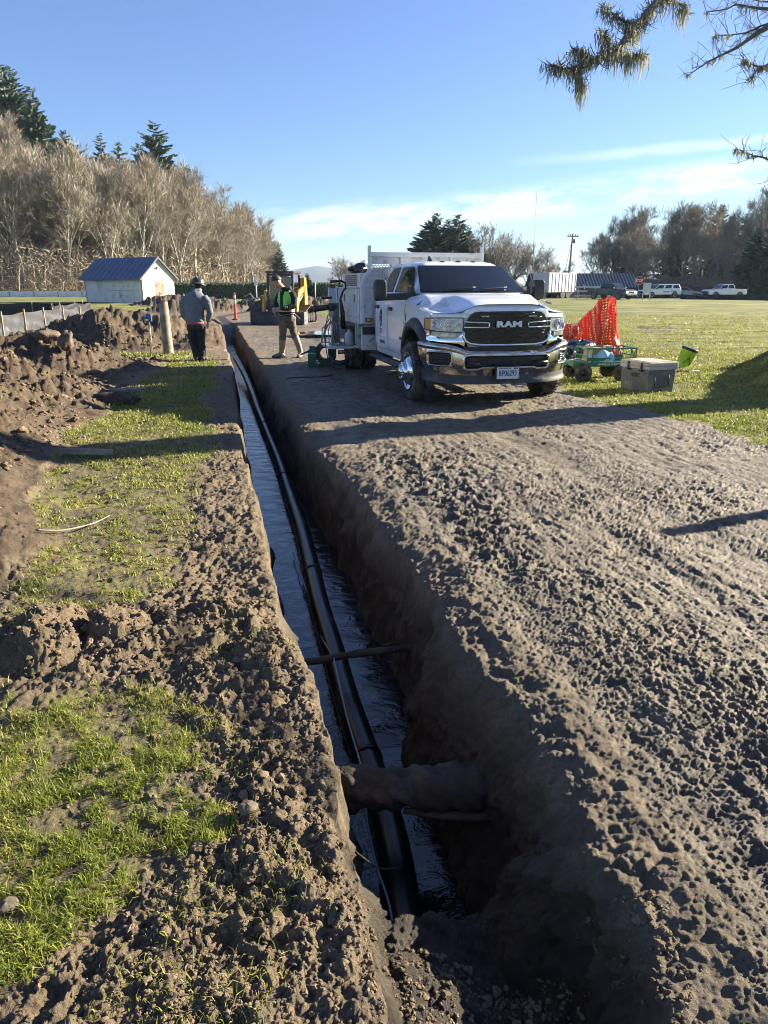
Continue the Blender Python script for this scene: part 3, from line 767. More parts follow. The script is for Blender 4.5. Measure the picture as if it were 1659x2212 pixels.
twigs_grey = twig_mat('twigs_grey', (0.25, 0.22, 0.18), (0.34, 0.30, 0.25))
def needle_mat(name, c1, c2, c3):
    m, t, b = new_mat(name)
    co = t.n('ShaderNodeTexCoord').outputs['Object']
    ri = t.n('ShaderNodeObjectInfo').outputs['Random']
    n = t.noise(co, 1.1, 5, 0.65)
    c = t.mix(t.ramp(n, [(0.35, 0), (0.65, 1)]), c1, c2)
    c = t.mix(t.ramp(t.noise(co, 7.0, 3, 0.6), [(0.5, 0), (0.75, 0.6)]), c, c3)
    c = t.mix(t.math('MULTIPLY', ri, 0.3), c, c1)
    t.t.links.new(c, b.inputs['Base Color']); b.inputs['Roughness'].default_value = 0.6; b.inputs['Specular IOR Level'].default_value = 0.3
    return m
needles = needle_mat('spruce_needles', (0.030, 0.060, 0.030), (0.060, 0.105, 0.048), (0.11, 0.14, 0.07))

def bare_tree(seed, H=15.0, kind='tall', twk=1.0):
    """(trunk MB with main limbs, crown MB with fine branches)"""
    R = random.Random(seed); T = MB(); C = MB()
    def wob(d, a): return (d + Vector((R.uniform(-a, a), R.uniform(-a, a), R.uniform(-a, a)))).normalized()
    def limb(p, d, L, r, lev, n):
        pts = [p]; rs = [r]; q = p; dd = d
        up = 0.10 if lev < 3 else 0.05
        for i in range(n):
            dd = wob(dd, 0.13 + 0.07 * lev); dd = (dd + Vector((0, 0, up))).normalized()
            q = q + dd * (L / n); pts.append(q); rs.append(max(r * (1 - 0.80 * (i + 1) / n), 0.006))
        return pts, rs
    def at(pts, t):
        f = t * (len(pts) - 1); i = min(int(f), len(pts) - 2); return pts[i].lerp(pts[i + 1], f - i), (pts[i + 1] - pts[i]).normalized()
    def side(d, a):
        o = d.orthogonal().normalized(); o.rotate(Quaternion(d, R.uniform(0, 2 * pi)))
        return (d * cos(a) + o * sin(a)).normalized()
    def rec(p, d, L, r, lev):
        n = 5 if lev < 2 else 3
        pts, rs = limb(p, d, L, r, lev, n)
        if lev <= 1: T.tube(pts, rs, 5, 0, False)
        elif lev == 2: C.tube(pts, [max(q, .02) for q in rs], 4, 0, False)
        else: C.tube(pts, [max(q, .012) for q in rs], 3, 0 if R.random() < .45 else 1, False)
        if lev >= 4: return
        cnt = [0, 8, 7, 5][lev] if lev else 0
        for k in range(cnt):
            t = R.uniform(0.22, 1.0); pp, d2 = at(pts, t)
            rec(pp, side(d2, R.uniform(0.45, 0.95)), L * R.uniform(0.34, 0.58) * (1.15 - 0.5 * t), max(r * 0.42 * (1.1 - 0.6 * t), 0.008), lev + 1)
        # twig fans
        if lev == 3:
            for k in range(int(3 * twk)):
                t = R.uniform(0.1, 1.0); pp, d2 = at(pts, t); dd = side(d2, R.uniform(0.3, 0.9)); dd = (dd + Vector((0, 0, .15))).normalized()
                l = R.uniform(0.6, 1.6) * H / 15; o = dd.orthogonal().normalized() * 0.006
                C.add([pp - o, pp + o, pp + dd * l * .6 + o * .5 + Vector((R.uniform(-.06, .06), R.uniform(-.06, .06), 0)), pp + dd * l], [(0, 1, 2), (0, 2, 3)], 1)
    lean = wob(Vector((0, 0, 1)), 0.09)
    if kind == 'tall':
        pts, rs = limb(Vector((0, 0, -0.4)), lean, H * 0.93, H * 0.0125, 0, 9)
        T.tube(pts, rs, 7, 0, False)
        for k in range(15):
            t = 0.22 + 0.74 * ((k + R.random()) / 15) ** .85; pp, d2 = at(pts, t)
            rec(pp, side(d2, R.uniform(0.30, 0.85)), H * R.uniform(0.30, 0.48) * (1.25 - 0.80 * t), H * 0.0052 * (1.3 - t), 1)
        if R.random() < .5:
            pp, d2 = at(pts, 0.25); rec(pp, side(d2, .35), H * .5, H * .007, 1)
    else:
        pts, rs = limb(Vector((0, 0, -0.4)), lean, H * 0.34, H * 0.017, 0, 4)
        rs[-1] = rs[0] * .7; rs[-2] = rs[0] * .8
        T.tube(pts, rs, 7, 0, False)
        for k in range(9):
            t = R.uniform(.45, 1.0); pp, d2 = at(pts, t)
            rec(pp, side(Vector((0, 0, 1)), R.uniform(0.25, 1.0)), H * R.uniform(0.40, 0.62), H * 0.0085, 1)
    return T, C
def spruce(seed, H=20.0, W=0.2, dens=1.0):
    R = random.Random(seed); T = MB(); C = MB()
    T.tube([(0, 0, -0.5), (0.03 * H * .2, 0, H * .5), (0, 0, H * 0.99)], [H * .016, H * .010, 0.02], 7, 0, False)
    nl = int(46 * dens)
    for i in range(nl):
        t = (i + R.random() * .6) / nl
        z = H * (0.10 + 0.89 * t)
        Lm = H * W * ((1 - t) ** 0.78) * 1.05 + 0.12
        for k in range(6 if t < .8 else 4):
            a = R.uniform(0, 2 * pi); L = Lm * R.uniform(0.55, 1.12); dr = R.uniform(0.05, 0.42) - 0.35 * t
            d = Vector((cos(a), sin(a), 0)); pz = Vector((0, 0, z + R.uniform(-.3, .3)))
            pts = [pz + d * (L * q) + Vector((0, 0, -dr * L * q + 0.28 * L * q * q)) for q in (0, .35, .7, 1.0)]
            C.tube(pts, [.04 * H / 20, .03, .02, .008], 3, 1, False)
            m = max(5, int(L * 9.0 * 20 / H))
            for j in range(m):
                q = (j + .7) / m; b = pz + d * (L * q) + Vector((0, 0, -dr * L * q + 0.28 * L * q * q))
                for sgn in (-1, 1):
                    s_ = Vector((-d.y, d.x, 0)) * sgn
                    l = L * 0.30 * (1.15 - q * .8) * R.uniform(.6, 1.3) + 0.10 * H / 20
                    e = b + (s_ * R.uniform(.6, 1.0) + d * R.uniform(.3, .9)).normalized() * l + Vector((0, 0, R.uniform(-.38, .10) * l))
                    wd = Vector((0, 0, 1)) * (l * .15 + .03)
                    dn = Vector((0, 0, -1)) * l * R.uniform(.15, .5)
                    C.add([b - d * .05 * L * .3, b + wd, e, e * .5 + b * .5 + dn], [(0, 1, 2), (0, 2, 3)], 0)
    return T, C
PROT = {}
def tree_proto(key, TC, mt, mc, name, label, cat, crown='crown'):
    T, C = TC
    r = thing(name, label, cat)
    T.build('trunk', mt, r, fix=False); C.build(crown, mc, r, fix=False)
    PROT[key] = [r, False]
def place_tree(key, x, y, s, rz, label, group, name=None, z=None, sz=None):
    P = PROT[key]
    if z is None: z = float(terrain(np.array([x]), np.array([y]), False)[0][0])
    ss = (s * (sz or 1), s * (sz or 1), s)
    if not P[1]:
        P[1] = True; r = P[0]; r.location = (x, y, z); r.rotation_euler = (0, 0, rz); r.scale = ss; r['label'] = label
        if group: r['group'] = group
        CH[r] = [(c, list(c.children)) for c in r.children]
        return r
    return dup(P[0], (x, y, z), rz, label, group, ss)
for k in range(6):
    tree_proto('alder%d' % k, bare_tree(20 + k, 15.0, 'tall'), bark_pale, [bark_pale, twigs_red], 'alder_tree', '', 'tree')
for k in range(3):
    tree_proto('round%d' % k, bare_tree(40 + k, 10.0, 'round'), bark_dark, [bark_dark, twigs_grey], 'bare_tree', '', 'tree')
for k in range(4):
    tree_proto('spruce%d' % k, spruce(60 + k, 20.0, [.23, .30, .20, .27][k]), bark_dark, [needles, bark_dark], 'spruce_tree', '', 'tree')
RR = random.Random(11)
# left woods
def edge_x(y): return float(np.interp(y, [100, 106, 122, 150, 175, 198, 215], [-58, -44, -34, -30.5, -29, -28, -28]))
n = 0
WOODL = 'bare pale-trunked alder in the leafless wood beyond the white shed'
spots = []
for row, off in enumerate((0, 3, 6.5, 10.5, 15.5, 22, 30)):
    for y in np.arange(104, 214, 4.4 + .8 * row):
        x = edge_x(y) - off * 0.85 - RR.uniform(0, 2.5); yy = y + RR.uniform(-1.8, 1.8) + off * 0.3
        spots.append((x, yy, row))
    for x in np.arange(-60, -104, -4.0 - .7 * row):
        spots.append((x + RR.uniform(-1.4, 1.4), 101 + off + RR.uniform(-1, 1.5) + 0.05 * (-60 - x), row))
for x, y, row in spots:
    if x / y < -0.62: continue
    az_ = abs(x) / y
    front = row == 0
    s = RR.uniform(.92, 1.24) * float(np.interp(y, [100, 130, 160, 185, 200, 213], [1.04, 1.06, 1.0, .86, .66, .45]))
    zone = 'left of the shed' if az_ > .40 else 'above the shed' if az_ > .275 else 'right of the shed' if az_ > .20 else 'at its far right end'
    lab = ('pale alder on the front edge of the wood, ' if front else 'pale alder deeper in the wood, ') + zone
    place_tree('alder%d' % RR.randrange(6), x, y, s, RR.uniform(0, 6.28), lab, ('alders on the front edge of the wood ' if front else 'alders deeper in the wood ') + zone)
    n += 1
print('alders', n)
# conifers above the left wood
for i, (x, y, s, k, lab) in enumerate([
    (-72, 138, 1.57, 0, 'tallest dark spruce above the wood at the left picture edge'),
    (-66, 141, 1.39, 1, 'dark spruce just right of the tallest one, above the left wood'),
    (-61.5, 141, 1.32, 3, 'broad dark spruce at the right end of the left hilltop cluster'),
    (-79, 140, 1.49, 2, 'dark spruce leftmost on the left hilltop, partly cut by the picture'),
    (-69, 150, 1.42, 3, 'dark spruce behind the tallest one on the left hilltop'),
    (-57, 160, 1.22, 2, 'small spruce tip leftmost of the middle group above the bare wood'),
    (-53.5, 160, 1.22, 0, 'slim spruce second from left of the middle group above the bare wood'),
    (-48.5, 157, 1.28, 3, 'spruce immediately left of the highest one of the middle group'),
    (-45.0, 156, 1.52, 1, 'highest broad spruce of the middle group above the bare wood'),
    (-56.5, 141, 1.08, 1, 'lowest dark spruce at the right shoulder of the left hilltop cluster'),
    (-75.5, 143, 1.36, 3, 'broad dark spruce filling the left hilltop cluster behind the leftmost'),
]):
    place_tree('spruce%d' % k, x, y, s, i * 1.3, lab, None, sz=1.30)
# undergrowth at the foot of the wood: stuff nobody could count
def brush(name, spots, mats, label, seed, N, hh=(0.8, 2.6)):
    R = random.Random(seed); lib = []
    for c in range(30):
        C = MB()
        for k in range(5):
            d = Vector((R.gauss(0, .45), R.gauss(0, .45), 1)).normalized(); p = Vector((R.gauss(0, .22), R.gauss(0, .22), 0)); o = d.orthogonal().normalized() * .012
            q = p + d * .5; e = q + (d + Vector((R.gauss(0, .4), R.gauss(0, .4), 0))) * .45
            C.add([p - o, p + o, q + o * .6, q - o * .6, e], [(0, 1, 2), (0, 2, 3), (3, 2, 4)], k % 2)
            for j in range(4):
                b = p.lerp(q, R.random()) if R.random() < .4 else q.lerp(e, R.random()); dd = Vector((R.gauss(0, 1), R.gauss(0, 1), R.uniform(-.1, 1))).normalized() * R.uniform(.2, .45)
                o2 = Vector((.0, .0, .009)); C.add([b - o2, b + o2, b + dd], [(0, 1, 2)], (k + j) % 2)
        lib.append((np.array(C.v), np.array(C.f), np.array(C.mi)))
    XY = np.array([spots(R) for _ in range(N)]); Z = terrain(XY[:, 0], XY[:, 1], False)[0]
    VV = []; FF = []; MI = []; o = 0; RN = np.random.RandomState(seed)
    kind = RN.randint(0, 30, N); th = RN.uniform(0, 6.28, N); h = RN.uniform(hh[0], hh[1], N)
    for k in range(30):
        ii = np.where(kind == k)[0]; V, F, M_ = lib[k]; c, s_ = np.cos(th[ii])[:, None], np.sin(th[ii])[:, None]; H_ = h[ii][:, None]
        W_ = H_ ** .7 * 1.2
        P = np.stack([(V[None, :, 0] * c - V[None, :, 1] * s_) * W_ + XY[ii, 0][:, None], (V[None, :, 0] * s_ + V[None, :, 1] * c) * W_ + XY[ii, 1][:, None], V[None, :, 2] * H_ + Z[ii][:, None]], 2)
        VV.append(P.reshape(-1, 3)); FF.append((F[None] + (np.arange(len(ii)) * len(V))[:, None, None] + o).reshape(-1, 3)); MI.append(np.tile(M_, len(ii))); o += len(ii) * len(V)
    ob = mesh_np(name, np.concatenate(VV), np.concatenate(FF), mats[0]); ob.data.materials.append(mats[1])
    ob.data.polygons.foreach_set('material_index', np.concatenate(MI).astype(np.int32)); ob.data.update()
    tag(ob, label, 'undergrowth', None, 'stuff'); return ob
brushm1 = twig_mat('brush_brown', (0.17, 0.12, 0.07), (0.26, 0.18, 0.10)); brushm3 = twig_mat('sapling_pale', (0.16, 0.13, 0.095), (0.25, 0.21, 0.155)); brushm2 = twig_mat('brush_dark', (0.09, 0.08, 0.045), (0.15, 0.12, 0.07))
def sp_left(R):
    if R.random() < .6:
        y = R.uniform(102, 212); return edge_x(y) + R.uniform(-14, 1.2), y + R.uniform(-1, 1)
    x = R.uniform(-105, -44); return x, 101 + 36 * R.random() ** 1.4
brush('undergrowth', sp_left, [brushm1, brushm2], 'brown tangled undergrowth at the foot of the left wood', 5, 5600)
# right tree line
R2 = random.Random(19)
def xd(x_d, D): return (x_d - 829.5) / 1620 * D
rl = []
for x_d, D, s in ((1032, 118, 1.0), (1060, 114, .95), (1085, 122, .85), (1105, 116, .88), (1135, 125, .72), (1165, 118, .66), (1190, 122, .58), (735, 150, .62), (765, 150, .66), (790, 155, .62), (750, 170, .7)):
    place_tree('round%d' % R2.randrange(3), xd(x_d, D), D, s * 1.12, R2.uniform(0, 6), *((lambda q: ('bare rounded tree ' + q, 'bare round trees ' + q))('far behind the loader and lone conifer' if x_d < 900 else 'above the truck cab, next to the evergreens' if x_d < 1120 else 'right of the truck whip antenna')))
for x_d, D, s in ((1272, 118, .56), (1290, 112, .68), (1310, 120, .74), (1330, 112, .80), (1352, 118, .80), (1375, 112, .84), (1398, 120, .80), (1420, 113, .78), (1445, 116, .80), (1470, 112, .74), (1495, 118, .8), (1520, 112, .76), (1545, 116, .80), (1570, 110, .72), (1598, 114, .76), (1625, 108, .84), (1650, 112, .9), (1680, 108, .9), (1710, 112, .9),
                  (1380, 132, .8), (1480, 130, .8), (1580, 128, .8), (1365, 104, .55), (1410, 106, .5), (1505, 104, .55), (1555, 103, .5), (1740, 110, .9), (1780, 108, .9), (1830, 108, .95)):
    a = R2.random() < .6
    place_tree(('alder%d' % R2.randrange(6)) if a else ('round%d' % R2.randrange(3)), xd(x_d, D), D, s * (1.02 if a else 1.32), R2.uniform(0, 6), *((lambda q: ('bare tree in the right tree line, ' + q, 'bare trees ' + q))('behind the stop sign and ribbed-roof building' if x_d < 1400 else 'behind the white marked pickup' if x_d < 1500 else 'above the last white pickup' if x_d < 1600 else 'at the right picture edge')))
for i, (x_d, D, s, k, lab) in enumerate([
    (918, 118, .50, 0, 'narrow pointed conifer at the left of the evergreen clump behind the truck'),
    (938, 117, .56, 1, 'tall pointed conifer in the evergreen clump behind the truck'),
    (962, 118, .52, 3, 'broad conifer in the middle of the evergreen clump behind the truck'),
    (985, 117, .55, 1, 'wide conifer right of middle in the evergreen clump behind the truck'),
    (1008, 118, .47, 3, 'lower conifer ending the evergreen clump behind the truck on the right'),
    (664, 88, .145, 1, 'small lone conifer beyond the loader, in front of the blue hills'),
    (606, 190, .50, 0, 'slender conifer at the right end of the left wood'),
    (1535, 122, .64, 1, 'dark conifer standing highest in the right tree line'),
    (1590, 120, .58, 2, 'thin-topped conifer right of the highest one in the right tree line'),
    (1618, 100, .40, 3, 'low dark conifer near the right picture edge'),
    (1655, 98, .45, 1, 'dark conifer at the right picture edge'),
    (1358, 126, .52, 3, 'conifer hidden among bare trees left of the right tree line'),
    (1448, 128, .50, 3, 'dark conifer half hidden behind the parked white pickup'),
]):
    place_tree('spruce%d' % k, xd(x_d, D), D, s * (1.08 if i != 5 else 1), i * 2.1, lab, None, sz=(1.75 if i < 5 else 1.25))
def sp_thick(R):
    if R.random() < .6:
        y = R.uniform(102, 206); return edge_x(y) + R.uniform(-26, .5), y + R.uniform(-1, 1)
    x = R.uniform(-108, -44); return x, 102 + 44 * R.random()
brush('thicket', sp_thick, [brushm3, brushm1], 'tangle of thin leafless saplings between the trunks of the left wood', 15, 2600, (3.0, 8.5))
def sp_right(R):
    x_d = R.uniform(1290, 1850); D = R.uniform(99, 122); return xd(x_d, D), D
brush('undergrowth', sp_right, [brushm1, brushm2], 'dark brambles and thin brush under the right tree line', 6, 1100, (1.0, 3.6))
for k, P in list(PROT.items()):
    if not P[1]:
        for c in P[0].children: bpy.data.objects.remove(c)
        bpy.data.objects.remove(P[0])

# far blue hills
def hills_far():
    mb = MB(); R = np.random.RandomState(2)
    for (d0, hs, x0, x1) in ((2600, 1.0, -900, 700),):
        xs = np.linspace(x0, x1, 90); P = []
        prof = lambda x: np.interp(x, [-900, -420, -330, -270, -225, -180, -130, -70, 0, 120, 300, 700], [20, 48, 58, 70, 78, 66, 74, 50, 26, 14, 8, 4]) * hs
        for j, q in enumerate(np.linspace(0, 1, 14)):
            yy = d0 + q * 900; hh = prof(xs * 2600 / yy) * np.sin(pi * min(1, q * 1.5) / 2) * (1 if q < .7 else 1 - .8 * (q - .7) / .3) + 3.5 * fbm(xs / 60, xs * 0 + yy / 60, 3, 4) * (q > 0.05)
            P.append([(float(a), float(yy), float(h) - 1) for a, h in zip(xs, hh)])
        mb.grid(P)
    hm = mat('far_hill', (0.055, 0.075, 0.075), 0.95, 0, .3, .006)
    o = mb.build('hills', hm); tag(o, None, None, None, 'structure'); return o
hills_far()
# ------------------------------------------------------------------ shared object materials
white_paint = mat('white_paint', (0.82, 0.83, 0.84), 0.22, 0, 0.02, 3, coat=0.6, dirt=(0.42, 0.37, 0.30), dirt_amt=0.12, dirt_scale=2.5, rvar=.04)
chrome = mat('chrome', (0.80, 0.80, 0.80), 0.07, 1.0, 0.02, 5, rvar=.03)
chrome_dirty = mat('chrome_dirty', (0.62, 0.60, 0.57), 0.16, 1.0, 0.10, 6, dirt=(0.28, 0.23, 0.17), dirt_amt=0.35, dirt_scale=5)
blackp = mat('black_plastic', (0.018, 0.018, 0.020), 0.42, 0, 0.2, 9, dirt=(0.10, 0.085, 0.065), dirt_amt=0.15)
blackgl = mat('black_gloss', (0.010, 0.010, 0.011), 0.2, 0, 0.2, 9)
greyflare = mat('flare_plastic', (0.040, 0.043, 0.050), 0.55, 0, 0.2, 5, dirt=(0.15, 0.125, 0.095), dirt_amt=0.35)
glass_d = mat('tinted_glass', (0.008, 0.011, 0.011), 0.03, 0, 0.1, 3, spec=.6, rvar=.01)
tyre_m = mat('tyre_rubber', (0.030, 0.028, 0.026), 0.8, 0, 0.25, 9, 0.3, 60, dirt=(0.13, 0.105, 0.075), dirt_amt=0.55, dirt_scale=6)
lamp_cl = mat('lamp_glass', (0.50, 0.54, 0.60), 0.12, 0.55, 0.35, 22, rvar=.06, coat=1.0, bump=.35, bscale=30, dist=.01)
amber = mat('amber_lens', (0.75, 0.28, 0.03), 0.25, 0, 0.1, 9)
mark_m = mat('marker_lens', (0.12, 0.10, 0.05), 0.25, 0, 0.1, 9)
alu = mat('body_aluminium', (0.60, 0.61, 0.62), 0.42, 0.35, 0.08, 4, dirt=(0.26, 0.22, 0.17), dirt_amt=0.30, dirt_scale=7)
alu_cl = mat('body_panel', (0.66, 0.67, 0.68), 0.30, 0.2, 0.05, 3, dirt=(0.36, 0.32, 0.26), dirt_amt=0.15, dirt_scale=4)
steel = mat('steel', (0.32, 0.32, 0.33), 0.42, 0.9, 0.2, 9, dirt=(0.16, 0.12, 0.08), dirt_amt=0.3)
darkst = mat('dark_steel', (0.045, 0.045, 0.048), 0.5, 0.4, 0.2, 9, dirt=(0.13, 0.10, 0.07), dirt_amt=0.3)
ink = mat('black_ink', (0.02, 0.02, 0.022), 0.5)
letter_w = mat('white_letter', (0.80, 0.80, 0.80), 0.4)
wood_m = mat('weathered_wood', (0.34, 0.29, 0.22), 0.85, 0, 0.35, 5, 0.5, 30, dirt=(0.14, 0.12, 0.09), dirt_amt=0.4, dist=.004)
red_pl = mat('orange_red_plastic', (0.72, 0.06, 0.02), 0.45, 0, 0.15, 6)
rubber = mat('rubber_cable', (0.02, 0.02, 0.022), 0.5)

# ------------------------------------------------------------------ the white truck
TR = thing('work_truck', 'white crew cab dump body work truck parked on the muddy track', 'truck', (1.40, 10.60, 0.0), radians(13.6))
# local frame: x = lateral, y = backwards (0 at the front axle), z up
PLAN = [(0, -.955), (.22, -.953), (.42, -.940), (.60, -.905), (.74, -.850), (.86, -.765), (.94, -.650), (.975, -.52), (.985, -.38), (.985, -.1)]
def _spl():
    P = np.array(PLAN); out = []
    for i in range(len(P) - 1):
        p0 = P[max(i - 1, 0)]; p1 = P[i]; p2 = P[i + 1]; p3 = P[min(i + 2, len(P) - 1)]
        if i == 0: p0 = np.array([-p2[0], p2[1]])
        for t in np.linspace(0, 1, 12, endpoint=False):
            out.append(0.5 * ((2 * p1) + (-p0 + p2) * t + (2 * p0 - 5 * p1 + 4 * p2 - p3) * t * t + (-p0 + 3 * p1 - 3 * p2 + p3) * t ** 3))
    out.append(P[-1]); out = np.array(out)
    s = np.concatenate([[0], np.cumsum(np.hypot(*np.diff(out, axis=0).T))])
    return out, s
SP, SS = _spl()
def plan(s, grow=0.0):
    a = abs(s); u = np.interp(a, SS, SP[:, 0]); v = np.interp(a, SS, SP[:, 1])
    u2 = np.interp(a + .01, SS, SP[:, 0]); v2 = np.interp(a + .01, SS, SP[:, 1])
    u1 = np.interp(max(a - .01, 0), SS, SP[:, 0]); v1 = np.interp(max(a - .01, 0), SS, SP[:, 1])
    tx, ty = u2 - u1, v2 - v1; l = math.hypot(tx, ty); nx, ny = ty / l, -tx / l
    u += nx * grow; v += ny * grow
    return (math.copysign(u, s) if s != 0 else 0.0, v)
def s_of_u(u): return float(np.interp(u, SP[:, 0], SS))
def strip(mb, s0, s1, zlo, zhi, ns=40, nz=8, grow=0.0, thick=0.02, mi=0, smooth=True):
    """band of the front surface between heights zlo(s), zhi(s)"""
    G = grow if callable(grow) else (lambda s, z: grow)
    for side, gg in ((0, 0.0), (1, -thick)):
        P = []
        for i in range(ns + 1):
            s = s0 + (s1 - s0) * i / ns; a, b = zlo(s), zhi(s); row = []
            for j in range(nz + 1):
                z = a + (b - a) * j / nz; u, v = plan(s, G(s, z) + gg); row.append((u, v, z))
            P.append(row)
        if side == 0: A = P
        else: B = P
    mb.grid(A, mi, smooth)
    mb.grid([[a, b] for a, b in zip(A[0], B[0])], mi, False); mb.grid([[a, b] for a, b in zip(A[-1], B[-1])], mi, False)
    mb.grid([[A[i][0], B[i][0]] for i in range(ns + 1)], mi, False); mb.grid([[A[i][-1], B[i][-1]] for i in range(ns + 1)], mi, False)
def lipz(u):
    u = abs(u)
    return float(np.interp(u, [0, .30, .44, .54, .63, .74, .985], [1.335, 1.332, 1.318, 1.280, 1.235, 1.218, 1.212]))
# --- side panels (with wheel arch), doors and sill
def side_u(v, z):
    base = np.interp(z, [.40, .50, .62, .80, 1.05, 1.22, 1.34, 1.43, 1.47], [.925, .955, .980, .992, .995, .985, .965, .925, .86])
    fr = np.interp(v, [-.62, -.3, .0, .5, 2.5, 2.66], [-.035, -.012, 0, 0, -.004, -.03])
    hip = .012 * math.exp(-((v - 0.0) / .42) ** 2) * np.interp(z, [.7, 1.0, 1.2], [0, 1, .3])
    return base + fr + hip
def top_z(v): return float(np.interp(v, [-.66, -.3, .1, .42, .75, 2.7], [1.215, 1.24, 1.315, 1.40, 1.455, 1.462]))
body = MB()
AC, AZ, AR = 0.0, 0.46, 0.545
for sg in (-1, 1):
    nv, nz = 120, 34; P = []; inside = np.zeros((nv + 1, nz + 1), bool)
    for i in range(nv + 1):
        v = -.60 + (2.66 + .60) * i / nv; zt = top_z(v); zb = .50 if v > .5 else .62 if v < -.45 else .5; row = []
        if v > .45: zb = .47
        for j in range(nz + 1):
            z = zb + (zt - zb) * j / nz
            d = math.hypot(v - AC, z - AZ); vv, z2 = v, z
            if d < AR:
                inside[i, j] = True
            row.append([v, z])
        P.append(row)
    def snap(i, j):
        v, z = P[i][j]; d = math.hypot(v - AC, z - AZ)
        if d < AR + .03 and d > AR - .06 and z > AZ - .1: return (AC + (v - AC) * AR / d, AZ + (z - AZ) * AR / d)
        return v, z
    Q = [[None] * (nz + 1) for _ in range(nv + 1)]
    for i in range(nv + 1):
        for j in range(nz + 1):
            v, z = snap(i, j) if abs(math.hypot(P[i][j][0] - AC, P[i][j][1] - AZ) - AR) < .028 else P[i][j]
            Q[i][j] = (sg * side_u(v, z), v, z)
    deep = lambda i, j: math.hypot(P[i][j][0] - AC, P[i][j][1] - AZ) < AR - .012
    body.grid(Q, 0, True, keep=lambda i, j: not (deep(i, j) or deep(i + 1, j) or deep(i + 1, j + 1) or deep(i, j + 1)), flip=sg < 0)
# hood and fender tops
NU = 56; P = []
def vback(u): return 0.16 + 0.20 * (u / .9) ** 2 if abs(u) < .84 else 0.16 + 0.20 * (u / .9) ** 2 + (abs(u) - .84) * 2.2
for i in range(NU + 1):
    u = -.985 + 1.97 * i / NU; au = abs(u); s = s_of_u(au); pu, pv = plan(s, 0)
    row = []
    for j in range(31):
        t = j / 30; v = (pv + .02) + (vback(u) - pv - .02) * t
        lim = side_u(max(v, -.6), 1.2) - (.02 if v < -.6 else 0)
        zf = top_z(max(v, -.62)) if v > -.62 else 1.215
        rise = np.interp(t, [0, .06, .15, 1.0], [0, .010, .020, .125])
        zc = 1.335 + rise
        zz = lipz(au)
        k = (zz - 1.212) / (1.335 - 1.212)
        z = zf + .004 + (zc - zf) * k * (1 - .35 * max(0, 1 - k) * t)
        # power dome crease
        dome = 0.016 * sstep(.52, .40, au) * sstep(0.02, .35, t)
        z += float(dome)
        z += (1.445 - z) * float(sstep(.45, 1.0, t)) * (1 - float(sstep(.80, .93, au)))
        if au > .9: z -= .035 * ((au - .9) / .085) ** 2
        uu = math.copysign(min(au, lim - .001), u)
        row.append((uu, v, z))
    P.append(row)
body.grid(P, 0, True)
# nose: header between grille and hood lip, and fender faces around the lamps
S_END = SS[-1] - .28
strip(body, -S_END, S_END, lambda s: 1.165 if abs(s) > .55 else 1.05, lambda s: lipz(plan(s)[0]) , 90, 8, lambda s, z: -.012 - .10 * max(0, (z - 1.262) / .08) ** 1.6 if abs(s) < .6 else -.012 - .05 * max(0, (z - 1.19) / .04) ** 2, .03)
strip(body, -S_END, S_END, lambda s: .86 if abs(s) > .55 else .80, lambda s: 1.17 if abs(s) > .55 else 1.10, 70, 5, -.035, .02)
# roof / greenhouse shell
def ring(z, hw, vf, vb, bow, rc=.10, n=88):
    pts = []
    per = []
    # front edge (bowed), right side, back, left side
    m = n // 4
    for k in range(m):
        t = -1 + 2 * k / m; a = t * (hw - rc); pts.append((a, vf + bow * (abs(a) / hw) ** 2.2, z))
    yf = vf + bow
    for k in range(m):
        t = k / m; pts.append((hw - (rc * (1 - t * 8) if t < .125 else 0), yf + rc * .6 + (vb - rc - yf - rc * .6) * t, z))
    for k in range(m):
        t = 1 - 2 * k / m; pts.append((t * (hw - rc * .5), vb, z))
    for k in range(m):
        t = 1 - k / m; pts.append((-hw + (rc * (1 - t * 8) if t < .125 else 0), yf + rc * .6 + (vb - rc - yf - rc * .6) * t, z))
    return pts
HW = lambda z: float(np.interp(z, [1.42, 1.46, 1.84, 1.90], [.865, .852, .722, .66]))
VF = lambda z: float(np.interp(z, [1.42, 1.46, 1.84, 1.90], [.13, .19, .90, 1.06]))
secs = [ring(z, HW(z), VF(z), 2.64 - (z - 1.42) * .22, .20 - .10 * (z - 1.42) / .45) for z in (1.42, 1.46, 1.60, 1.74, 1.84)]
secs += [ring(1.875, .685, 1.00, 2.50, .10), ring(1.900, .635, 1.07, 2.44, .09), ring(1.917, .54, 1.18, 2.34, .07), ring(1.925, .36, 1.40, 2.15, .04), ring(1.927, .12, 1.65, 1.9, .01)]
body.loft(secs, 0, True, True)
# cab back wall and inner filler
body.box((0, 2.60, .95), (1.86, .10, .90), 0); body.box((0, 1.55, .62), (1.80, 2.0, .20), 0)
bo = body.build('body', [white_paint], TR)
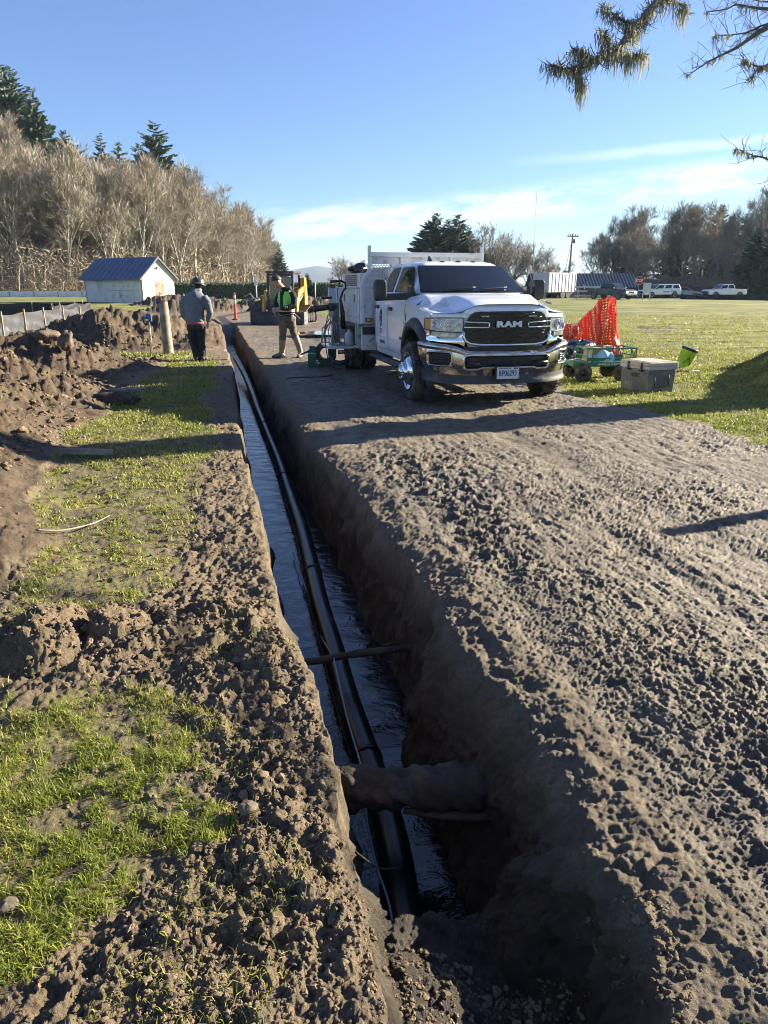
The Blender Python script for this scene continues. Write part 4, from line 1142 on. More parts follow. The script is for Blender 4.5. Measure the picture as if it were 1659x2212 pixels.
# dark inner wheel wells / engine bay block so that nothing shows through
mb = MB()
mb.box((0, .0, .80), (1.30, 1.05, .60)); mb.box((0, 2.0, .42), (.9, 4.6, .16)); mb.box((-.42, 3.9, .52), (.08, 3.6, .2)); mb.box((.42, 3.9, .52), (.08, 3.6, .2))
for sg in (-1, 1):
    mb.prism([(-.60 + .0, .6), (-.6, 1.16), (.62, 1.24), (.62, .5)], .02, (sg * .64, 0, 0), (0, 1, 0), (0, 0, 1))
    pts = [(AC + (AR + .012) * cos(a), AZ + (AR + .012) * sin(a)) for a in np.linspace(-.15, pi + .15, 22)]
    mb.grid([[(sg * .64, v, z), (sg * .955, v, z)] for v, z in pts])
mb.tube([(-.85, 0, .42), (.85, 0, .42)], .07, 10); mb.tube([(-.9, 4.2, .42), (.9, 4.2, .42)], .08, 10)
mb.tube([(-.18, 4.2, .42), (.18, 4.2, .42)], [.2, .2], 14)
mb.box((-.75, 2.95, .42), (.28, .42, .20)); mb.box((.7, 3.0, .42), (.3, .5, .22))
mb.build('chassis', darkst, TR)
# windscreen and side glass with black surrounds
def ws_point(fx, z, g):
    hw = HW(z); rc = .10; bow = .20 - .10 * (z - 1.42) / .45
    a = fx * (hw - rc * .35); v = VF(z) + bow * (abs(a) / hw) ** 2.2
    return (a, v - g * .45, z + g * .9)
mb = MB(); Pb = [[ws_point(fx, z, .006) for z in np.linspace(1.462, 1.848, 12)] for fx in np.linspace(-1.0, 1.0, 30)]; mb.grid(Pb)
sur = mb.build('window_seal', blackp, TR)
mb = MB(); Pb = [[ws_point(fx * (1 - .0), z, .010) for z in np.linspace(1.475, 1.832, 12)] for fx in np.linspace(-.955, .955, 30)]; mb.grid(Pb)
wsg = mb.build('windscreen', glass_d, TR)
mb = MB()
for x0, x1, a1 in ((-.62, -.02, .10), (.05, .62, .10)):
    p = [ws_point(x0 + (x1 - x0) * t, 1.485 + a1 * .25 * math.sin(pi * t) * 0 + .03 * t, .03) for t in np.linspace(0, 1, 8)]
    mb.tube(p, .009, 5)
mb.build('wiper', blackp, TR)
for sg in (-1, 1):
    def sw(poly, g): return [(sg * (HW(z) + g), v, z) for v, z in poly]
    for nm, poly in (('door_window', [(.70, 1.475), (1.05, 1.825), (1.64, 1.832), (1.68, 1.475)]), ('door_window', [(1.84, 1.475), (1.79, 1.832), (2.20, 1.822), (2.36, 1.73), (2.46, 1.475)])):
        cx = sum(p[0] for p in poly) / len(poly); cz = sum(p[1] for p in poly) / len(poly)
        for k_, m_, g in ((1.08, blackp, .004), (1.0, glass_d, .009)):
            q = [(cx + (v - cx) * (1 + (k_ - 1) * .6), cz + (z - cz) * k_) for v, z in poly]
            mb = MB(); a = sw(q, g); b_ = sw(q, g - .02); n = len(a)
            mb.add(a + b_, [tuple(range(n)), tuple(range(2 * n - 1, n - 1, -1))] + [(i, (i + 1) % n, (i + 1) % n + n, i + n) for i in range(n)])
            if k_ > 1: sl = mb.build('window_seal', m_, TR)
            else: gl = mb.build(nm, m_, TR)
    # door shut lines, sill crease
    mb = MB()
    def seam(pts, w=.006):
        mb.tube([(sg * (side_u(v, z) + .0005), v, z) for v, z in pts], w * .6, 4, caps=False)
    zs = np.linspace(.56, 1.44, 12)
    seam([(.60 - .03 * max(0, z - .9), z) for z in zs]); seam([(1.62 - (.0 if z > .8 else .0), z) for z in zs]); seam([(2.50 - .05 * max(0, (.8 - z)), z) for z in zs])
    seam([(v, .56) for v in np.linspace(.60, 2.5, 8)])
    mb.build('door_seam', ink, TR)
    mb = MB(); mb.tube([(sg * (side_u(v, .735) + .001), v, .735 + .02 * (v - .6) / 2) for v in np.linspace(.58, 2.52, 10)], .007, 5); mb.build('side_moulding', white_paint, TR)
    for hv, hz in ((1.42, 1.215), (2.32, 1.225)):
        mb = MB(); mb.box((sg * (side_u(hv, hz) + .022), hv, hz), (.03, .20, .055)); mb.build('door_handle', blackp, TR, bevel=.012)
    # flare
    mb = MB(); arc = np.linspace(-.32, pi + .22, 40); prof = [(.0, .0), (.0, .055), (.03, .075), (.09, .062), (.125, .02), (.13, -.01)]
    rows = []
    for a in arc:
        row = []
        for dr, du in prof:
            rr = AR - .012 + dr * (1.0 + .15 * sin(a)); v = AC - rr * cos(a) * 1.0; z = AZ + rr * sin(a)
            uu = side_u(np.clip(v, -.6, .7), min(max(z, .45), 1.25)); row.append((sg * (uu + du), v, z))
        row.append((sg * .80, AC - (AR - .012) * cos(a), AZ + (AR - .012) * sin(a)))
        rows.append(row)
    rows = [[r_[-1]] + r_[:-1] for r_ in rows]
    mb.grid(rows, 0, True); mb.build('wheel_flare', greyflare, TR)
    # lower corner behind the bumper
    mb = MB(); mb.loft([[(sg * (side_u(-.5, z) + .035), v, z) for v, z in ((-.66, .42), (-.60, .84), (-.38, .84), (-.46, .42))], [(sg * .86, v, z) for v, z in ((-.66, .42), (-.60, .84), (-.38, .84), (-.46, .42))]], 0, False)
    mb.build('lower_flare', greyflare, TR, bevel=.01)
    # mirrors
    mir = MB()
    hx = -1.385 if sg < 0 else 1.06
    mir.loft([[(hx + dx * q * 1.0, .46 + dy, 1.40 + dz) for dx, dz in ((-.075, -.03), (-.085, .0), (-.09, .20), (-.07, .245), (.05, .245), (.085, .21), (.09, .02), (.06, -.03))] for dy, q in ((-.06, .86), (-.035, 1.0), (.05, 1.0), (.075, .9))], 0, True)
    mo = mir.build('mirror', blackp, TR, bevel=.01)
    arm = MB(); arm.loft([[(sg * x_, .50 + dy, zc + dz) for dy, dz in ((-.045, -.05), (.045, -.05), (.045, .045), (-.045, .045))] for x_, zc in (((.86, 1.42), (1.10, 1.415), (1.40, 1.405), (1.44, 1.40)) if sg < 0 else ((.84, 1.42), (.95, 1.415), (1.04, 1.41), (1.10, 1.40)))], 0, False)
    arm.box((sg * .90, .56, 1.47), (.06, .22, .17))
    arm.build('mirror_arm', blackp, mo, bevel=.012)
    mb = MB(); mb.box((hx, .539, 1.51), (.14, .004, .20)); mb.build('mirror_glass', chrome, mo)
    # running board
    mb = MB(); mb.loft([[(sg * x_, v, z) for x_, z in ((.90, .37), (1.06, .37), (1.09, .40), (1.06, .43), (.90, .43))] for v in (.62, .70, 2.45, 2.56)], 0, False)
    mb.box((sg * .85, .95, .44), (.2, .06, .05)); mb.box((sg * .85, 2.2, .44), (.2, .06, .05))
    mb.build('running_board', darkst, TR, bevel=.006)
    # 5500 badge plate on hood side
    bm_ = Matrix.Translation((sg * .905, -.02, 1.345))
    bs = frame((sg * .955, -.10, 1.337), (0, 1 if sg > 0 else -1, .10), (-sg * .72, 0, .70))
    mb = MB(); mb.prism([(-.085, -.035), (.10, -.035), (.085, .035), (-.10, .035)], .008, (0, 0, 0), (1, 0, 0), (0, 1, 0)); plq = mb.build('badge', chrome, TR)
    plq.data.transform(bs)
    mb = MB(); mb.prism([(-.075, -.026), (.088, -.026), (.075, .026), (-.088, .026)], .011, (0, 0, 0), (1, 0, 0), (0, 1, 0)); p2_ = mb.build('badge_face', ink, plq); p2_.data.transform(bs)
    text('lettering', '5500', .045, bs @ Matrix.Translation((0, 0, .007)), letter_w, plq, .0015, .0006, (1.2, 1))
# grille
gz_t = lambda s: float(np.interp(abs(s), [0, .40, .47, .52, .57, .60], [1.248, 1.246, 1.235, 1.205, 1.12, 1.02]))
gz_b = lambda s: float(np.interp(abs(s), [0, .38, .50, .56, .60], [.842, .845, .862, .90, .985]))
gr = MB(); strip(gr, -.598, .598, gz_b, gz_t, 60, 8, .000, .03)
gro = gr.build('grille', blackgl, TR)
# honeycomb bars
hb = MB()
cell_w, cell_h = .118, .052
for r_ in range(-1, 9):
    z0 = .848 + r_ * cell_h
    if 1.035 < z0 < 1.075 - .02: pass
    pts = []; xoff = (r_ % 2) * cell_w
    for k in range(-12, 13):
        s = k * cell_w * .5; ph = (k + (r_ % 2) * 2) % 4
        z = z0 + (cell_h * .42 if ph in (0, 1) else 0)
        if abs(s) < .585 and gz_b(s) + .012 < z < gz_t(s) - .012: pts.append((s, z))
        else:
            if len(pts) > 1:
                hb.tube([(*plan(a, .010), b) for a, b in pts], .006, 5, caps=True)
            pts = []
    if len(pts) > 1: hb.tube([(*plan(a, .010), b) for a, b in pts], .006, 5)
hb.build('honeycomb', mat('grille_bar', (.05, .05, .055), .25, .2), gro)
# chrome surround of the grille: sides and bottom, reaching to under the lamps
cs = MB()
ptsL = [(s, gz_t(s) if 0 else z) for s, z in [(-.612, 1.00), (-.605, .93), (-.575, .875), (-.51, .843), (-.38, .826), (0, .822), (.38, .826), (.51, .843), (.575, .875), (.605, .93), (.612, 1.00)]]
cs.tube([(*plan(s, .012), z) for s, z in ptsL], .020, 8)
cs.build('grille_surround', chrome, gro)
low = MB()
for sg in (-1, 1):
    strip(low, sg * .585, sg * S_END * .985, lambda s: float(np.interp(abs(s), [.58, .66, 1.0, 1.3], [.80, .845, .868, .87])), lambda s: float(np.interp(abs(s), [.58, .625, .66, .70, .75, .93, 1.0, 1.3], [.99, .97, .93, .905, .895, .895, .94, 1.0])), 30, 5, lambda s, z: .004 + .012 * math.sin(pi * min(1, max(0, (z - .80) / .12))), .03)
low.build('lamp_trim', chrome, TR)
# nose bars beside the lettering
for sg in (-1, 1):
    mb = MB(); q = [(.275, 1.108), (.60, 1.122), (.60, 1.098), (.30, 1.090), (.30, 1.068), (.60, 1.066), (.60, 1.044), (.275, 1.044)]
    P1 = [(sg * .60, 1.118), (sg * .285, 1.108), (sg * .272, 1.10), (sg * .272, 1.055), (sg * .285, 1.046), (sg * .60, 1.050)]
    mb.tube([(*plan(a, .024), b) for a, b in P1], .011, 6); mb.build('grille_bar', chrome, gro)
    mb = MB(); mb.box((sg * .33, -.962, 1.185), (.11, .02, .022)); mb.build('strobe_lamp', lamp_cl, gro, bevel=.004)
text('grille_lettering', 'RAM', .098, frame((0, -.985, 1.083), (1, 0, 0), (0, 0, 1)), letter_w, gro, .008, .0055, (1.72, 1), spacing=1.06)
# headlamps
for sg in (-1, 1):
    zt = lambda s: float(np.interp(abs(s), [.60, .64, 1.0, 1.2], [1.165, 1.168, 1.165, 1.15]))
    zb = lambda s: float(np.interp(abs(s), [.60, .66, 1.0, 1.2], [.990, .982, .995, 1.01]))
    hl = MB(); strip(hl, sg * .615, sg * 1.235, zb, zt, 26, 6, .006, .05); h_o = hl.build('headlight', lamp_cl, TR)
    mb = MB()
    for (a, b, zc, hh) in ((.70, .85, 1.078, .060), (.88, 1.03, 1.078, .062)):
        sc0 = sg * (a + b) / 2
        for rr in (1.0, .72, .45):
            ring_ = [(sc0 + (b - a) / 2 * rr * cos(t) * 1.0, zc + hh * rr * sin(t)) for t in np.linspace(0, 2 * pi, 20)]
            mb.tube([(*plan(x_, .012), z_) for x_, z_ in ring_], .006, 5, caps=False)
    mb.build('reflector', chrome, h_o)
    mb = MB(); strip(mb, sg * 1.09, sg * 1.238, lambda s: zb(s) + .004, lambda s: zt(s) - .004, 8, 4, .010, .03); mb.build('turn_signal', amber, h_o)
    mb = MB(); strip(mb, sg * .70, sg * 1.06, lambda s: .925 + .0 * s, lambda s: .982, 16, 3, .004, .04); mb.build('lower_lamp', lamp_cl, h_o)
    mb = MB(); zz = [(sg * .612, zb(.62)), (sg * .612, zt(.62)), (sg * .9, zt(.9)), (sg * 1.24, zt(1.24)), (sg * 1.24, zb(1.24)), (sg * .9, zb(.9)), (sg * .612, zb(.62))]
    pp = []
    for (a, b), (c_, d_) in zip(zz[:-1], zz[1:]):
        for t in np.linspace(0, 1, 8, endpoint=False): pp.append((a + (c_ - a) * t, b + (d_ - b) * t))
    mb.tube([(*plan(a, .010), b) for a, b in pp + [pp[0]]], .006, 4, caps=False); mb.build('lamp_rim', blackp, h_o)
# bumper
bt = lambda s: float(np.interp(abs(s), [0, .48, .58, .68, .80, 1.0, 1.3], [.742, .744, .762, .805, .832, .846, .848]))
bb = lambda s: float(np.interp(abs(s), [0, .5, .8, 1.1, 1.3], [.432, .436, .452, .478, .50]))
def rrect(s, z, cs_, cz, hs, hz, rc):
    dx = abs(s - cs_) - (hs - rc); dz = abs(z - cz) - (hz - rc)
    return math.hypot(max(dx, 0), max(dz, 0)) + min(max(dx, dz), 0) - rc
def intake(s, z):
    a = abs(s)
    d = rrect(a, z, 0, .605, .575, .075, .035)
    if a < .36: d = max(d, .548 - z + .0)
    elif a < .42: d = max(d, (.548 - (a - .36) * .35) - z)
    return d
def fog(s, z): return rrect(abs(s), z, .905, .648, .155, .078, .04)
def bgrow(s, z):
    zt, zb_ = bt(s), bb(s); t = (z - zb_) / (zt - zb_)
    g = .055 + .020 * math.sin(pi * min(1, max(0, t))) + (.018 if t > .80 else 0) * math.sin(pi * (t - .8) / .2) - .02 * (1 - t)
    d = min(intake(s, z), fog(s, z))
    if d < 0: g += -.055 * min(1, -d / .012)
    elif d < .022: g += .012 * (1 - abs(d - .010) / .012)
    return g
bp = MB(); SE = SS[-1] - .24; P = []
nS, nZ = 260, 60
for i in range(nS + 1):
    s = -SE + 2 * SE * i / nS; row = []
    for j in range(nZ + 1):
        z = bb(s) + (bt(s) - bb(s)) * j / nZ; row.append((*plan(s, bgrow(s, z)), z))
    P.append(row)
def mf(i, j):
    s = -SE + 2 * SE * (i + .5) / nS; z = bb(s) + (bt(s) - bb(s)) * (j + .5) / nZ
    return 1 if min(intake(s, z), fog(s, z)) < -.004 else 0
bp.grid(P, 0, True, mfun=mf)
strip(bp, -SE, SE, lambda s: bt(s) - .004, lambda s: bt(s) + .002, 80, 1, lambda s, z: bgrow(s, bt(s)) - .0, .10)
bpo = bp.build('bumper', [chrome_dirty, blackp], TR)
mb = MB()
for r_ in range(3):
    z0 = .568 + r_ * .034
    pts = [(k * .055, z0 + (.016 if (k + 2 * r_) % 4 in (0, 1) else 0)) for k in range(-7, 8)]
    mb.tube([(*plan(a, .045), b) for a, b in pts], .005, 4)
for sg in (-1, 1):
    mb.tube([(*plan(sg * (.82 + .03 * k), .040), .62 + .022 * (k % 3)) for k in range(7)], .006, 4)
    for q in (.625, .652, .678): mb.tube([(*plan(sg * a, .040), q) for a in np.linspace(.80, 1.01, 7)], .007, 4)
    mb.tube([(*plan(sg * .40, .02), .60), (*plan(sg * .42, .12), .60), (*plan(sg * .52, .12), .60), (*plan(sg * .54, .02), .60)], .018, 6)
mb.build('bumper_insert', mat('insert', (.035, .035, .038), .35), bpo)
mb = MB(); strip(mb, -SE * .985, SE * .985, lambda s: .318 + .05 * (abs(s) / SE) ** 3, lambda s: bb(s) + .005, 80, 5, lambda s, z: .035 + .012 * (z < .37), .03); mb.build('air_dam', greyflare, TR)
mb = MB(); strip(mb, -.60, .60, lambda s: .745, lambda s: .80, 30, 2, -.01, .02); mb.build('bumper_gap', blackp, TR)
# licence plate
mb = MB(); mb.box((-.02, -1.05, .468), (.345, .02, .185)); ph = mb.build('plate_holder', blackp, TR, bevel=.008)
mb = MB(); mb.box((-.02, -1.063, .468), (.305, .006, .152)); lp = mb.build('licence_plate', mat('plate_face', (.62, .66, .70), .35, 0, .03), ph)
pm_ = mat('plate_ink', (.03, .045, .10), .5)
text('plate_number', 'RP06293', .088, frame((-.02, -1.0675, .462), (1, 0, 0), (0, 0, 1)), pm_, lp, .001, .0016, (.80, 1.15))
text('plate_state', 'WASHINGTON', .026, frame((-.062, -1.0675, .527), (1, 0, 0), (0, 0, 1)), pm_, lp, .001, .0004, (.95, 1))
mb = MB(); mb.box((.072, -1.067, .527), (.030, .002, .020)); mb.box((.106, -1.067, .527), (.030, .002, .020)); mb.build('plate_sticker', mat('sticker', (.12, .14, .10), .5), lp)
# roof marker lamps and fin
for u in (-.50, -.25, 0.0, .25, .50):
    mb = MB(); zr = 1.905 - .02 * (abs(u) / .5) ** 2; mb.box((u, 1.12 + .10 * (u / .6) ** 2, zr + .008), (.075, .10, .030), taper=.7); mb.build('marker_lamp', mark_m, TR, bevel=.008)
mb = MB(); mb.loft([[( -.36 + dx, v, z) for dx in (-w_, w_)] + [(-.36 + w_ * .4, v + .01, z + h_), (-.36 - w_ * .4, v + .01, z + h_)] for v, z, w_, h_ in ((1.30, 1.915, .012, .004), (1.38, 1.918, .028, .05), (1.45, 1.918, .03, .085), (1.49, 1.918, .02, .05))], 0, False); mb.build('roof_fin', blackp, TR)
mb = MB(); mb.tube([(.86, .28, 1.38), (.862, .285, 2.05), (.868, .30, 2.85)], [.006, .004, .0025], 5); mb.tube([(.86, .28, 1.36), (.86, .28, 1.42)], .014, 8); mb.build('whip_antenna', blackp, TR)
# door lettering
def side_txt(nm, body_, size, v, z, off=.0004, sxy=(1, 1), m_=None, ext=.001):
    return text(nm, body_, size, frame((-(side_u(v, z) + .003), v, z), (0, -1, 0), (-.03, 0, 1)), m_ or ink, TR, ext, off, sxy)
side_txt('maker_lettering', 'RAM', .06, .80, .80, .001, (1.3, 1))
side_txt('door_number', 'US DOT 3271412', .075, 2.02, .665, .001, (.62, 1.0))
mb = MB()
for k in range(25):
    pass
ov = [(-(side_u(2.08, 1.05 + .13 * sin(t)) + .004), 2.08 - .065 * cos(t), 1.05 + .135 * sin(t)) for t in np.linspace(0, 2 * pi, 30)]
mb.tube(ov, .0055, 4, caps=False)
for poly in ([(-.01, .11), (.045, .085), (.045, .05), (.0, .05), (-.02, .09)], [(-.035, .035), (.035, .035), (.038, .008), (-.02, .008), (-.045, -.01)], [(.010, .03), (.03, .03), (.028, -.09), (.005, -.115)], [(-.045, .02), (-.025, .03), (-.028, -.05), (-.045, -.04)]):
    mb.prism([(a, b) for a, b in poly], .003, (-(side_u(2.08, 1.05) + .003), 2.08, 1.05), (0, -1, 0), (-.02, 0, 1))
mb.build('door_emblem', ink, TR)
side_txt('door_name', 'F  I  S  H', .032, 2.08, .868, .0003); side_txt('door_name', 'CREW', .032, 2.08, .825, .0003)
mb = MB(); mb.prism([(-.03, .0), (.03, .0), (.026, .07), (-.01, .11), (-.03, .06)], .004, (-(side_u(.50, 1.10) + .002), .50, 1.07), (0, -1, 0), (-.02, 0, 1)); mb.prism([(-.04, -.045), (.04, -.045), (.04, -.02), (-.04, -.02)], .004, (-(side_u(.50, 1.05) + .002), .50, 1.07), (0, -1, 0), (-.02, 0, 1)); mb.build('engine_badge', steel, TR)
# wheels
def wheel(parent, u, v, sg, front):
    """sg: outward direction (-1/1)"""
    M = Matrix.Translation((u, v, .405)) @ Matrix.Rotation(sg * pi / 2, 4, 'Y')
    w_ = .115
    root = MB(); prof = [(.262, -w_ + .02), (.30, -w_), (.365, -w_ - .004), (.393, -w_ + .02), (.403, -w_ + .045), (.405, 0), (.403, w_ - .045), (.393, w_ - .02), (.365, w_ + .004), (.30, w_), (.262, w_ - .02), (.25, 0), (.262, -w_ + .02)]
    root.lathe(prof, 48, 0, M)
    for k in range(44):
        a = 2 * pi * k / 44
        for q in (-1, 1):
            b = a + (.07 if q > 0 else 0)
            Mk = M @ Matrix.Rotation(b, 4, 'Z')
            root.box((.404, 0.0 + .0, q * (w_ - .035)), (.016, .034, .05), 0, Mk)
            root.box((.403, .02, q * .022), (.014, .03, .034), 0, Mk)
    wo_ = root.build('wheel', tyre_m, parent)
    rim = MB()
    if front:
        rp = [(.255, w_ - .012), (.262, w_ + .002), (.252, w_ - .004), (.235, w_ - .05), (.215, w_ - .045), (.18, w_ + .010), (.155, w_ + .030), (.13, w_ + .035)]
        rim.lathe(rp, 40, 0, M)
        rim.lathe([(.13, w_ + .03), (.128, w_ + .075), (.112, w_ + .090), (.07, w_ + .094), (.066, w_ + .120), (.05, w_ + .130), (.001, w_ + .132)], 32, 0, M)
        for k in range(10):
            a = 2 * pi * k / 10; rim.cyl((.095 * cos(a), .095 * sin(a), w_ + .088), (.095 * cos(a), .095 * sin(a), w_ + .112), .013, n=6, M=M)
        rim.build('hub_cover', chrome, wo_)
        hm = MB()
        for k in range(5):
            a = 2 * pi * k / 5 + .3; ring_ = []
            hm.add([M @ Vector(((.198 + .026 * cos(t)) * cos(a) - .042 * sin(t) * sin(a), (.198 + .026 * cos(t)) * sin(a) + .042 * sin(t) * cos(a), w_ - .008 + .004)) for t in np.linspace(0, 2 * pi, 12, endpoint=False)], [tuple(range(12))])
        hm.build('hand_hole', ink, wo_)
    else:
        rim.lathe([(.255, w_ - .012), (.262, w_ + .002), (.25, w_ - .01), (.235, .02), (.22, -.03), (.12, -.06), (.11, -.02), (.08, 0), (.001, 0)], 36, 0, M)
        rim.build('rim', mat('white_rim', (.55, .55, .55), .4, .2, dirt=(.2, .16, .12), dirt_amt=.5), wo_)
    return wo_
wheel(TR, -.985, 0, -1, True); wheel(TR, .985, 0, 1, True)
for sg in (-1, 1):
    wheel(TR, sg * 1.05, 4.2, sg, False); wheel(TR, sg * .76, 4.2, sg, False)
# --- dump body
db = MB()
# headboard panels around the perforated windows
def pan(u0, u1, z0, z1, v=2.80, t=.03): db.box(((u0 + u1) / 2, v, (z0 + z1) / 2), (u1 - u0, t, z1 - z0))
pan(-1.02, 1.02, 1.915, 2.06); pan(-.66, .66, .70, 1.915)
for sg in (-1, 1):
    a, b_ = sorted((sg * .66, sg * 1.02)); pan(a, b_, .92, 1.34)
    db.box((sg * 1.03, 2.80, 1.10), (.25, .04, .36)); db.box((sg * 1.03, 2.86, .66), (.26, .10, .40))
db.build('headboard', alu, TR, bevel=.004)
mb = MB(); mb.box((0, 2.78, 2.07), (2.06, .09, .075)); mb.box((-.45, 2.765, 1.98), (.06, .02, .12)); mb.box((.45, 2.765, 1.98), (.06, .02, .12)); mb.build('top_rail', alu_cl, TR, bevel=.006)
for sg in (-1, 1):
    mb = MB(); pth = [(1.02, 2.215), (1.02, 1.88), (1.035, 1.80), (1.13, 1.66), (1.16, 1.58), (1.16, .92)]
    mb.tube([(sg * a, 2.785, b) for a, b in pth], .042, 4, 0, True, smooth=False); mb.build('corner_post', alu_cl, TR, bevel=.006)
    # perforated window: hexagonal lattice
    hx = MB(); W_, Hh = .052, .030
    for i in range(-1, 11):
        for j in range(0, 21):
            cu_ = .66 + i * W_ + (.5 * W_ if j % 2 else 0); cz = 1.345 + j * Hh * .98
            outer = np.interp(cz, [1.34, 1.58, 1.66, 1.80, 1.92], [1.15, 1.15, 1.11, 1.02, 1.0])
            if cu_ > outer - .02 or cz > 1.915: continue
            vs = []
            for rr_, yy in ((1.0, 0), (.76, 0)):
                for dx, dz in ((-.5, -.28), (0, -.62), (.5, -.28), (.5, .28), (0, .62), (-.5, .28)):
                    vs.append((sg * (cu_ + dx * W_ * rr_), 2.80, cz + dz * Hh * 1.03 * rr_))
            fs = [(k, (k + 1) % 6, (k + 1) % 6 + 6, k + 6) for k in range(6)]
            hx.add(vs, fs)
    hx.build('perforated_panel', alu, TR, solid=.008)
    # side tool boxes
    u0, u1 = .64, 1.14
    bx = MB(); bx.box((sg * (u0 + u1) / 2, 4.22, 1.20), (u1 - u0, 2.06, .62)); bx.build('tool_box', alu_cl, TR, bevel=.01)
    mb = MB(); mb.box((sg * (u0 + u1) / 2, 4.24, 1.518), (u1 - u0 + .03, 2.10, .022)); mb.build('box_lid', alu, TR, bevel=.004)
    # doors
    for v0, v1, z0, z1, hd in ((3.24, 3.92, 1.02, 1.48, 1), (3.95, 5.20, 1.02, 1.48, 1), (3.24, 5.20, .90, 1.00, 0)):
        mb = MB(); mb.box((sg * (u1 + .008), (v0 + v1) / 2, (z0 + z1) / 2), (.018, v1 - v0, z1 - z0)); dr = mb.build('box_door', alu_cl, TR, bevel=.006)
        if hd:
            mb = MB(); hv = v0 + .36 * (v1 - v0) if v1 < 4 else v0 + .5; mb.box((sg * (u1 + .020), hv, 1.34), (.008, .07, .13)); mb.build('latch', ink, dr, bevel=.002)
            mb = MB(); mb.box((sg * (u1 + .024), hv, 1.34), (.006, .035, .09)); mb.build('latch_lever', steel, dr)
    # raised mesh box
    mb = MB(); mb.box((sg * .88, 4.02, 1.65), (.46, 1.62, .25)); rb = mb.build('rack_box', alu_cl, TR, bevel=.008)
    mb = MB()
    for i in range(16):
        for j in range(6):
            v = 3.46 + i * .072 + (.036 if j % 2 else 0); z = 1.565 + j * .034
            mb.add([(sg * 1.1125, v + .026 * cos(t), z + .017 * sin(t)) for t in np.linspace(0, 2 * pi, 6, endpoint=False)], [tuple(range(6))])
    mb.build('mesh_holes', ink, rb)
    # lower frame: open bay
    mb = MB(); mb.box((sg * .66, 4.22, .70), (.04, 2.06, .40)); mb.box((sg * .9, 5.22, .70), (.5, .04, .40)); mb.box((sg * .9, 3.27, .68), (.5, .04, .44)); mb.box((sg * 1.12, 3.55, .70), (.03, .05, .40)); mb.box((sg * .89, 3.45, .47), (.5, .42, .03))
    mb.build('bay_frame', alu, TR)
    mb = MB(); mb.box((sg * 1.05, 2.755, .985), (.11, .03, .075)); sl_ = mb.build('side_lamp', blackp, TR, bevel=.012)
    mb = MB(); mb.box((sg * 1.05, 2.735, .985), (.075, .02, .045)); mb.build('amber_lens', amber, sl_, bevel=.006)
    mb = MB(); mb.box((sg * 1.03, 2.770, .80), (.26, .02, .13)); mb.build('side_recess', ink, TR)
mb = MB()
for sg in (-1, 1): mb.box((sg * .62, 4.3, 1.40), (.04, 2.6, .95))
mb.box((0, 4.3, .95), (1.24, 2.6, .06)); mb.box((0, 5.60, 1.30), (1.28, .05, .75)); mb.box((0, 2.86, 1.45), (1.28, .04, .95))
mb.build('dump_bed', alu, TR)
# open rear flap seen past the box
mb = MB(); mb.box((-1.20, 5.25, 1.22), (.28, .03, .56)); mb.tube([(-1.34, 5.22, 1.52), (-1.34, 5.22, .95)], .016, 8); mb.tube([(-1.27, 5.22, 1.50), (-1.27, 5.22, .96)], .010, 8); mb.tube([(-1.18, 5.22, 1.55), (-1.17, 5.2, .95)], .018, 8); mb.build('open_box_door', alu_cl, TR, bevel=.004)
# curved wire guide above the box
mb = MB(); mb.tube([(-1.12, 5.15, 1.53), (-1.13, 5.15, 1.68), (-1.16, 5.1, 1.84), (-1.26, 5.0, 1.96), (-1.40, 4.9, 2.0)], .008, 5); mb.build('hose_guide', rubber, TR)
# fold-down work tray
mb = MB(); mb.box((-1.36, 4.25, .455), (.50, 1.15, .022)); mb.box((-1.36, 3.68, .445), (.50, .03, .05)); mb.box((-1.61, 4.25, .445), (.03, 1.15, .05)); mb.build('work_tray', mat('tray', (.66, .68, .70), .25, .6, .05, 5, dirt=(.2, .2, .2), dirt_amt=.15), TR, bevel=.004)
# black bags and folded sheet on top of the box
mb = MB(); R = random.Random(4)
def lump(mb, c, s, seed, n=12, m=16, amp=.22, flat=0.0, mi=0):
    R = random.Random(seed); ph = [R.uniform(0, 6) for _ in range(8)]; P = []
    for i in range(n + 1):
        th = pi * i / n; row = []
        for j in range(m + 1):
            a = 2 * pi * j / m
            k = 1 + amp * (sin(3 * a + ph[0] + 2 * th) * .4 + sin(5 * a + ph[1] - 3 * th) * .3 * sin(th) + sin(4 * th + ph[2]) * .3 + .25 * sin(9 * a + ph[3] + 5 * th) * sin(th))
            x_, y_, z_ = sin(th) * cos(a) * k, sin(th) * sin(a) * k, cos(th) * k
            z_ = max(z_, -1 + flat)
            row.append((c[0] + s[0] * x_, c[1] + s[1] * y_, c[2] + s[2] * z_))
        P.append(row)
    mb.grid(P, mi, True)
bag_m = mat('black_bag', (.015, .015, .017), .22, 0, .3, 8, .8, 14, dist=.02)
for i, (c_, s_, lb, r_) in enumerate((((-.95, 3.80, 1.86), (.14, .16, .09), 'crumpled black sack on the toolbox top, nearer the cab', 1), ((-.94, 4.2, 1.85), (.16, .22, .10), 'crumpled black sack on the toolbox top, nearer the tailgate', 2))):
    mb = MB(); lump(mb, (0, 0, 0), s_, 30 + i, 14, 22, .35, .1); o = mb.build('sack', bag_m); wp = TR.matrix_basis @ Vector(c_)
    o.location = Matrix.Rotation(radians(13.6), 4, 'Z') @ Vector(c_) + Vector((1.40, 10.60, 0)); tag(o, lb, 'sack')
print('ok truck')
